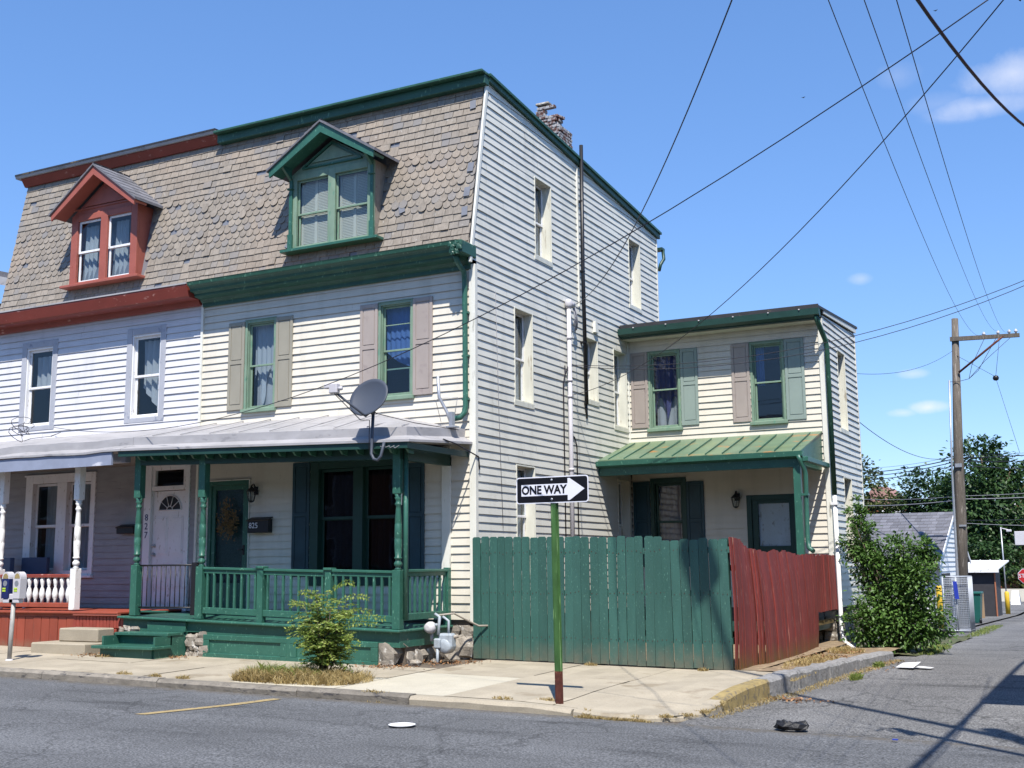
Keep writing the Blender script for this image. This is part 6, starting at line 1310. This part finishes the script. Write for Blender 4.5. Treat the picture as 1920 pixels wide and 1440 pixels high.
for k in range(15):
    t0, t1 = k/15, (k+1.1)/15; P = lambda t: (gy0-.15+(gym-gy0+.15)*t, 1.62+(3.34-1.56)*t); a, b = P(t0), P(t1); mb = MB()
    x = gx+.1-(k % 2)*.12
    while x > -10:
        x2 = x-rnd.uniform(.2, .32); mb.add([(x, a[0], a[1]+.03), (x2+.01, a[0], a[1]+.03), (x2+.01, b[0], b[1]+.006), (x, b[0], b[1]+.006), (x, a[0], a[1]), (x2+.01, a[0], a[1])], [(0, 1, 2, 3), (0, 4, 5, 1)]); x = x2
    mb.build('shingle_course', 'shingle', GA)
mb = MB(); mb.box(-16, gx+.13, gy0-.2, gy0-.14, 1.50, 1.60); mb.poly_prism([(gx+.12, gy0-.15, 1.50), (gx+.12, gym, 3.28), (gx+.12, gym, 3.40), (gx+.12, gy0-.15, 1.62)], (.03, 0, 0)); mb.poly_prism([(gx+.12, gy1+.15, 1.50), (gx+.12, gym, 3.28), (gx+.12, gym, 3.40), (gx+.12, gy1+.15, 1.62)], (.03, 0, 0)); mb.box(gx, gx+.04, gy0+.3, gy0+.4, -.6, 1.6); mb.build('trim', 'white', GA)
mb = MB(); mb.box(gx+.03, gx+.05, 42.2, 44.2, -.6, 1.2); mb.build('door', 'darkwall', GA)
SH = thing('shed', (-5.4, 53, -.7), 'small charcoal shed with flat white metal roof', 'shed')
mb = MB(); mb.box(-6.3, -4.92, 52.05, 54.4, -.75, 1.2); mb.build('wall', 'darkwall', SH)
mb = MB(); mb.poly_prism([(-6.6, 51.8, 1.27), (-4.72, 51.8, 1.25), (-4.55, 54.8, 1.58), (-6.6, 54.8, 1.6)], (0, 0, .05)); mb.box(-6.6, -4.72, 51.78, 51.84, 1.14, 1.28); rf = mb.build('roof', 'white', SH)
for x in (-6.2, -5.8, -5.4, -5.0): mb = MB(); mb.poly_prism([(x, 51.8, 1.32), (x+.03, 51.8, 1.32), (x+.12, 54.8, 1.64), (x+.09, 54.8, 1.64)], (0, 0, .03)); mb.build('standing_seam', 'white', rf)
mb = MB(); mb.box(-4.93, -4.88, 52.0, 52.1, -.7, 1.2); mb.build('corner_trim', 'brickfar', SH)
BR = thing('brick_house', (-5, 95, -.7), 'orange brick house with white-framed window among the trees at right', 'house')
mb = MB(); mb.poly_prism([(-8.6, 95, -.7), (-1, 95, -.7), (-1, 95, 8.5), (-5.5, 95, 8.5), (-8.6, 95, 4.6)], (0, 6, 0)); mb.build('wall', 'brickfar', BR)
mb = MB(); mb.box(-7.9, -7.1, 94.93, 95, 4.1, 6.4); mb.box(-8.1, -6.9, 94.9, 95, 6.3, 6.55); mb.box(-8.3, -1, 94.9, 95.0, 3.35, 3.7); w_ = mb.build('window', 'white', BR)
mb = MB(); mb.box(-7.78, -7.22, 94.9, 94.94, 5.3, 6.2); mb.box(-7.78, -7.53, 94.9, 94.94, 4.7, 5.15); mb.box(-7.47, -7.22, 94.9, 94.94, 4.7, 5.15); mb.build('pane', 'glassdark', w_)
RH = thing('red_brick_house', (-16.5, 96, -.7), 'red brick house with pink shingle roof and white porch roof seen over the garage', 'house')
mb = MB(); mb.box(-20, -15.6, 96, 100, -.7, 6.2); mb.build('wall', 'brickfar', RH); mb = MB(); mb.poly_prism([(-18.6, 95.8, 6.2), (-15.5, 95.8, 6.2), (-16.5, 95.8, 7.5), (-17.6, 95.8, 7.6)], (0, 4, 0)); mb.build('roof', 'pinkroof', RH)
mb = MB(); mb.poly_prism([(-17.2, 93, 5.1), (-15.2, 93, 5.3), (-15.2, 96, 5.7), (-16.2, 96, 5.9)], (0, 0, .12)); mb.build('porch_roof', 'white', RH)
mb = MB(); mb.box(-7.5, 4, 73.0, 73.25, -.75, .02); mb.build('yard_wall', 'stucco', label='low cream rendered wall at the end of the alley', cat='wall')
MT = thing('mesh_panels', (-4.1, 33.3, -.3), 'stack of galvanised mesh panels with blue plate standing beside the bush', 'mesh panels')
cs = [(-4.37, 32.95, -.27, 1.21), (-3.78, 33.5, -.27, 1.22)]
for i in range(4):
    oy = i*.06; a, b = (-4.40-.0+i*-.03, 32.95+oy*3), (-3.80+i*.01, 33.25+oy*3); mb = MB()
    for p, q in (((a[0], a[1], -.25), (a[0], a[1], 1.2)), ((b[0], b[1], -.25), (b[0]-.0, b[1], 1.2)), ((a[0], a[1], 1.2), (b[0], b[1], 1.2)), ((a[0], a[1], -.2), (b[0], b[1], -.2)), (((a[0]+b[0])/2, (a[1]+b[1])/2, -.25), ((a[0]+b[0])/2, (a[1]+b[1])/2, 1.2))): mb.tube([p, q], .018, 5)
    mb.build('panel_frame', 'mesh', MT); mb = MB()
    for k in range(1, 15): t = k/15; x, y = a[0]+(b[0]-a[0])*t, a[1]+(b[1]-a[1])*t; mb.tube([(x, y, -.2), (x, y, 1.2)], .004, 3, False)
    for k in range(1, 30): z = -.2+1.4*k/30; mb.tube([(a[0], a[1], z), (b[0], b[1], z)], .004, 3, False)
    mb.build('wire_mesh', 'mesh', MT)
mb = MB(); mb.poly_prism([(-4.12, 32.98, .62), (-4.02, 33.03, .62), (-4.06, 33.03, 1.08), (-4.15, 32.98, 1.08)], (0, -.01, 0)); mb.build('blue_plate', 'blue', MT)
mb = MB(); mb.box(-4.65, -4.2, 32.9, 33.3, -.27, -.2); mb.build('foot_block', 'black', MT)
TB = thing('wheeled_bin', (-4.85, 42, -.44), 'dark green wheeled rubbish bin beside the mesh panels', 'bin')
mb = MB(); bx, by = -4.72, 42.0; mb.add([(bx-.24, by-.26, -.4), (bx+.24, by-.26, -.4), (bx+.24, by+.26, -.4), (bx-.24, by+.26, -.4), (bx-.31, by-.34, .52), (bx+.31, by-.34, .52), (bx+.31, by+.34, .52), (bx-.31, by+.34, .52)], [(0, 1, 2, 3), (0, 4, 5, 1), (1, 5, 6, 2), (2, 6, 7, 3), (3, 7, 4, 0)]); mb.build('body', 'bin', TB)
mb = MB(); mb.box(bx-.34, bx+.34, by-.38, by+.38, .52, .60, .02); mb.build('lid', 'bin', TB)
for s_ in (-1, 1): mb = MB(); mb.lathe((bx+s_*.26-.03, by-.2, -.34), [(.02, 0), (.1, 0), (.1, .06), (.02, .06)], 10, 'x'); mb.build('wheel', 'black', TB)
def bollard(x, y, z0, z1, label):
    mb = MB(); mb.lathe((x, y, z0), [(.10, 0), (.10, z1-z0-.05), (.06, z1-z0), (0, z1-z0+.02)], 10); mb.build('bollard', 'bollard', label=label, cat='bollard', group='yellow bollards by the alley')
bollard(-4.84, 56.0, -.7, .27, 'yellow bollard at the right corner of the charcoal shed'); bollard(-4.98, 36.5, -.35, .9, 'yellow bollard half hidden behind the bush')
RP = thing('rope_post', (-5.15, 50, -.65), 'tan timber post with a slack rope in front of the shed', 'post')
mb = MB(); mb.box(-5.24, -5.08, 49.0, 49.16, -.7, .42); mb.build('post', 'postwood', RP); mb = MB(); mb.tube([(-5.14, 49, .3), (-5.25, 48.9, .0), (-5.45, 48.8, -.2), (-5.7, 48.8, -.25)], .025, 6); mb.build('rope', 'rope', RP)
SB = thing('sandwich_board', (-5.45, 68, -.7), 'white folding sandwich board near the cream wall', 'sign'); mb = MB(); mb.poly_prism([(-5.68, 67.5, -.68), (-5.20, 67.5, -.68), (-5.28, 67.9, .05), (-5.60, 67.9, .05)], (0, .05, 0)); mb.build('board', 'white', SB); mb = MB(); mb.poly_prism([(-5.68, 68.4, -.68), (-5.20, 68.4, -.68), (-5.28, 67.97, .05), (-5.60, 67.97, .05)], (0, .05, 0)); mb.build('board', 'white', SB)
ST = thing('stop_sign', (-5.0, 70, -.7), 'red octagonal STOP sign at the end of the alley', 'sign'); mb = MB(); cx, cz, r = -5.02, .78, .42
mb.poly_prism([(cx+r*math.cos(R(22.5+45*k)), 70, cz+r*math.sin(R(22.5+45*k))) for k in range(8)], (0, .03, 0)); mb.build('panel', 'signwhite', ST)
mb = MB(); mb.poly_prism([(cx+r*.94*math.cos(R(22.5+45*k)), 69.99, cz+r*.94*math.sin(R(22.5+45*k))) for k in range(8)], (0, .008, 0)); mb.build('panel_face', 'stopred', ST); text('lettering', 'STOP', .30, 'signwhite', ST, (cx, 69.975, cz), (math.pi/2, 0, 0)); mb = MB(); mb.tube([(cx, 70.06, -.7), (cx, 70.06, 1.1)], .03, 6); mb.build('post', 'steel', ST)
LP = thing('lamp_post', (-5.6, 66, -.7), 'thin grey lamp post behind the shed', 'lamp post'); mb = MB(); mb.tube([(-5.72, 66, -.7), (-5.76, 66, 3.35)], .035, 6); mb.build('pole', 'steel', LP); mb = MB(); mb.tube([(-5.76, 66, 3.3), (-5.4, 66, 3.2)], .03, 5); mb.box(-5.5, -5.25, 65.9, 66.1, 3.1, 3.22, .02); mb.build('lamp_head', 'lnb', LP)
SG = thing('hanging_sign', (-5.4, 74, 2.2), 'small pale sign box hanging by the trees at the right edge', 'sign'); mb = MB(); mb.box(-5.75, -4.6, 74, 74.2, 2.5, 3.3, .02); mb.box(-4.75, -4.68, 74.1, 74.17, -.7, 2.5); mb.build('box', 'lnb', SG)

# ================================================================== utility poles and cables
UP = thing('utility_pole', (-4.75, 40, -.5), 'weathered wooden utility pole with side crossarm beyond the garage', 'utility pole')
mb = MB(); mb.tube([(-4.82, 40, -.6), (-4.665, 40, 2.5), (-4.60, 40, 5), (-4.42, 40, 9.5)], [.19, .175, .155, .105], 12); mb.build('pole', 'wood', UP)
mb = MB(); mb.poly_prism([(-4.60, 39.84, 8.74), (-2.50, 39.84, 8.68), (-2.50, 39.84, 8.80), (-4.60, 39.84, 8.88)], (0, .1, 0)); mb.build('crossarm', 'wood', UP)
mb = MB(); mb.tube([(-2.98, 39.86, 8.75), (-4.40, 39.86, 7.68)], .035, 6); mb.build('brace', 'rust', UP)
for x in (-3.56, -3.13, -2.80, -2.6): mb = MB(); mb.lathe((x, 39.88, 8.80), [(.03, 0), (.03, .04), (.055, .06), (.055, .10), (.03, .12), (.02, .15)], 8); mb.build('insulator', 'lnb', UP)
mb = MB(); mb.tube([(-4.70, 39.85, 7.45), (-4.80, 39.85, 4.7), (-4.86, 39.84, 1.0), (-4.9, 39.84, -.5)], [.03, .03, .05, .05], 8); mb.build('conduit', 'steel', UP)
mb = MB()
for x, zz in ((-3.56, 8.2), (-3.2, 8.0), (-2.75, 8.3)): mb.tube([(x, 39.85, 8.7), ((x-3.6)/2-.4, 39.85, zz-.3), (-4.1, 39.85, 7.45), (-4.45, 39.85, 7.38), (-4.7, 39.85, 7.40)], .010, 4)
mb.build('riser_wires', 'cable', UP)
mb = MB(); mb.box(-4.70, -4.50, 39.78, 40.05, 4.6, 4.72); mb.box(-4.70, -4.5, 39.8, 40.05, 2.7, 2.76); mb.build('pole_band', 'steel', UP)
mb = MB(); mb.lathe((-3.29, 39.8, 7.40), [(.0, -.09), (.07, -.07), (.10, 0), (.07, .07), (0, .09)], 10); mb.build('guy_ball', 'black', UP)
mb = MB(); mb.tube([(-3.29, 39.8, 7.44), (-4.5, 39.9, 8.3)], .008, 4); mb.tube([(-3.29, 39.8, 7.44), (-3.1, 39.88, 8.7)], .008, 4); mb.tube([(-3.29, 39.8, 7.4), (-2.7, 39, 4.9)], .008, 4); mb.build('guy_wire', 'cable', UP)
NP = thing('near_utility_pole', (1.8, 6.95, -.1), 'dark utility pole gear with hanging fittings at the top right corner', 'utility pole')
mb = MB(); mb.tube([(1.8, 6.95, -.1), (1.8, 6.95, 10.2)], [.17, .12], 12); mb.build('pole', 'wood', NP)
mb = MB(); mb.tube([(1.8, 6.95, 9.0), (.4, 8.05, 9.9), (-2.35, 10.55, 10.45)], [.09, .07, .04], 8); mb.build('lamp_arm', 'steel', NP)
mb = MB(); mb.box(-.33, .33, -.17, .17, -.10, .10, .04); piece('lamp_head', mb.mesh('lamp_head', M['lnb']), NP, (-2.62, 10.78, 10.5), (0, 0, -.73))
mb = MB(); mb.tube([(1.9, 6.85, 6.35), (-.33, 8.93, 6.12)], .055, 8); mb.build('crossarm', 'wood', NP)
mb = MB(); mb.tube([(-.44, 8.95, 6.1), (-.50, 8.9, 5.9), (-.55, 8.88, 5.8)], [.012, .012, .03], 6); mb.tube([(-.38, 8.9, 6.1), (-.43, 8.9, 5.75), (-.38, 8.9, 5.7), (-.34, 8.9, 5.85)], .012, 6); mb.tube([(-.30, 8.9, 6.15), (-.28, 8.9, 5.5)], .05, 8); mb.build('jumper', 'cable', NP)
def cable(a, b, sg, r, label, m='cable', n=28, mid=None, grp='overhead cables', t0=0., t1=1.):
    a, b = Vector(a), Vector(b); pts = []
    for i in range(n+1):
        t = t0+(t1-t0)*i/n; p = a+(b-a)*t; p.z -= 4*sg*t*(1-t); pts.append(p)
    mb = MB(); mb.tube(pts, r*.48, 6); return mb.build('overhead_cable', m, label=label, cat='cable', group=grp)
cable((-8.80, 19.46, 6.44), (-2.11, 7.9, 6.06), .5, .013, 'black cable rising from the weatherhead steeply to the top of the picture', t1=1.9, n=44)
cable((-18.35, 15.80, 4.35), (-.38, 8.9, 5.87), 1.15, .011, 'long black cable from the left house front across to the top right')
cable((-8.84, 19.31, 4.70), (-.36, 8.85, 5.84), .6, .011, 'black cable from the mast clamp across the wing roof to the top right')
cable((-8.90, 19.30, 5.27), (-.86, 21.0, 6.39), .5, .012, 'upper of two cables crossing the wing windows to the right edge', t1=1.45); cable((-8.90, 19.30, 5.25), (-.83, 21.0, 6.32), .57, .012, 'lower of two cables crossing the wing windows to the right edge', t1=1.45)
cable((-4.93, 25.56, 5.66), (-4.55, 39.9, 8.42), .25, .011, 'thin cable from the wing back to the upper utility pole'); cable((-4.93, 25.56, 4.62), (-4.80, 39.9, 4.95), .35, .016, 'sagging cable from the wing back to the middle of the utility pole')
for x, e_, sg_, lb in ((-3.56, (-1.08, 5.2, 4.37), .7, 'leftmost of three thin lines falling to the crossarm'), (-3.13, (-.91, 5.2, 4.32), .5, 'middle of three thin lines falling to the crossarm'), (-2.80, (-.76, 5.2, 4.29), .65, 'rightmost of three thin lines falling to the crossarm')): cable((x, 39.88, 8.95), tuple(Vector((x, 39.88, 8.95)).lerp(Vector(e_), 1)), sg_, .006, lb, n=60, t1=1.9)
cable((.45, -6, 7.3), (.45, 42, 7.2), .5, .085, 'thick cable bundle strung along the alley above the asphalt')
cable((-.566, 4.2, 3.725), (-.25, 8.0, 4.30), .10, .016, 'thick black cable crossing the top right corner', n=44, t0=-1.6, t1=2.6)
P4 = (-4.65, 39.9)
for z0, z1, zl, r, m_, lb in ((4.90, 5.52, 6.1, .035, 'cable', 'thick black cable bundle passing the pole, topmost'), (4.80, 5.25, 5.9, .03, 'cable', 'black cable just beneath the topmost bundle'), (4.68, 4.84, 5.7, .03, 'cable', 'black cable running level from the pole to the right edge'), (4.98, 5.6, 6.35, .012, 'cable', 'thin wire above the cable bundle')):
    cable((P4[0], P4[1], z0), (-1.7, 47, z1), .03, r, lb+', right span', m_); cable((-13.0, 58, zl), (P4[0], P4[1], z0), .25, r, lb+', left span', m_)
for z0, z1, r, m_, lb in ((3.68, 4.02, .018, 'cablegrey', 'grey cable across the trees above the garage, right span'), (3.58, 3.86, .03, 'cablegrey', 'light grey thick cable below it, right span'), (2.90, 3.08, .02, 'cable', 'black cable low on the pole, upper'), (2.81, 2.80, .02, 'cablegrey', 'grey cable low on the pole, lower')): cable((-4.56, 39.9, z0), (-1.9, 45, z1), .03, r, lb, m_)
cable((-9.9, 46, 4.10), (-4.6, 39.9, 3.68), .1, .018, 'grey cable across the trees above the garage, left span', 'cablegrey'); cable((-9.9, 46, 3.82), (-4.6, 39.9, 3.56), .1, .03, 'light grey thick cable over the garage, left span', 'cablegrey')
for bx_, by_, bz_, lb in ((-9.0, 40, 18.1, 'small dark bird high over the wing roof'), (-4.35, 40, 20.3, 'tiny dark bird between the cables')):
    mb = MB(); mb.add([(bx_-.08, by_, bz_+.025), (bx_-.025, by_, bz_+.01), (bx_, by_-.04, bz_), (bx_+.03, by_, bz_+.015), (bx_+.085, by_, bz_+.035), (bx_, by_+.06, bz_), (bx_, by_, bz_-.015)], [(0, 1, 2), (0, 5, 1), (3, 4, 2), (4, 3, 5), (1, 6, 2), (2, 6, 3), (3, 6, 5), (1, 5, 6)]); mb.build('bird', 'black', label=lb, cat='bird')
for i, (x0, x1, h, m_, lb) in enumerate(((-34, -22, 8.5, 'brickfar', 'orange brick row house across the street, far left'), (-21.6, -10, 9.2, 'brick', 'old dark brick row house across the street, middle'), (-9.5, 2, 8.0, 'brickfar', 'orange brick row house across the street behind the camera'), (6, 20, 9.0, 'darkwall', 'charcoal building across the street, right'), (-48, -34.4, 9.4, 'brick', 'dark brick row house across the street, beyond the orange one'), (-66, -48.4, 8.6, 'brickfar', 'orange brick warehouse far down the street'), (-100, -66.4, 10, 'brick', 'long dark brick block at the far end of the street'))):
    t = thing('facing_house', ((x0+x1)/2, -18, .2), lb, 'house'); mb = MB(); mb.box(x0, x1, -26, -17.2, -.2, h); mb.build('wall', m_, t); mb = MB(); mb.box(x0-.1, x1+.1, -26, -16.8, h, h+.4); mb.build('cornice', 'white' if i % 2 else 'greendark', t)
    for k in range(3):
        for z in (1.2, 4.6): x = x0+(x1-x0)*(k+.5)/3; mb = MB(); mb.box(x-.6, x+.6, -17.2, -17.12, z, z+1.9); w_ = mb.build('window', 'white', t); mb = MB(); mb.box(x-.5, x+.5, -17.12, -17.1, z+.1, z+1.8); mb.build('pane', 'black', w_)
# unseen house added across the alley, its porch roof shaped to shade the asphalt
XH = thing('unseen_shade_house', (4, 14, -.1), 'unseen brick house added across the alley to shade the asphalt', 'house')
mb = MB(); mb.box(2.6, 9, 12.2, 24, -.2, 9.2); mb.build('wall', 'brickfar', XH)
mb = MB(); mb.box(-.35, 2.6, 12.45, 15.95, 4.1, 4.25); mb.build('porch_roof', 'tar', XH); mb = MB(); 
for y in (12.7, 15.7): mb.box(.0, .12, y-.06, y+.06, -.1, 4.1)
mb.build('porch_post', 'white', XH)
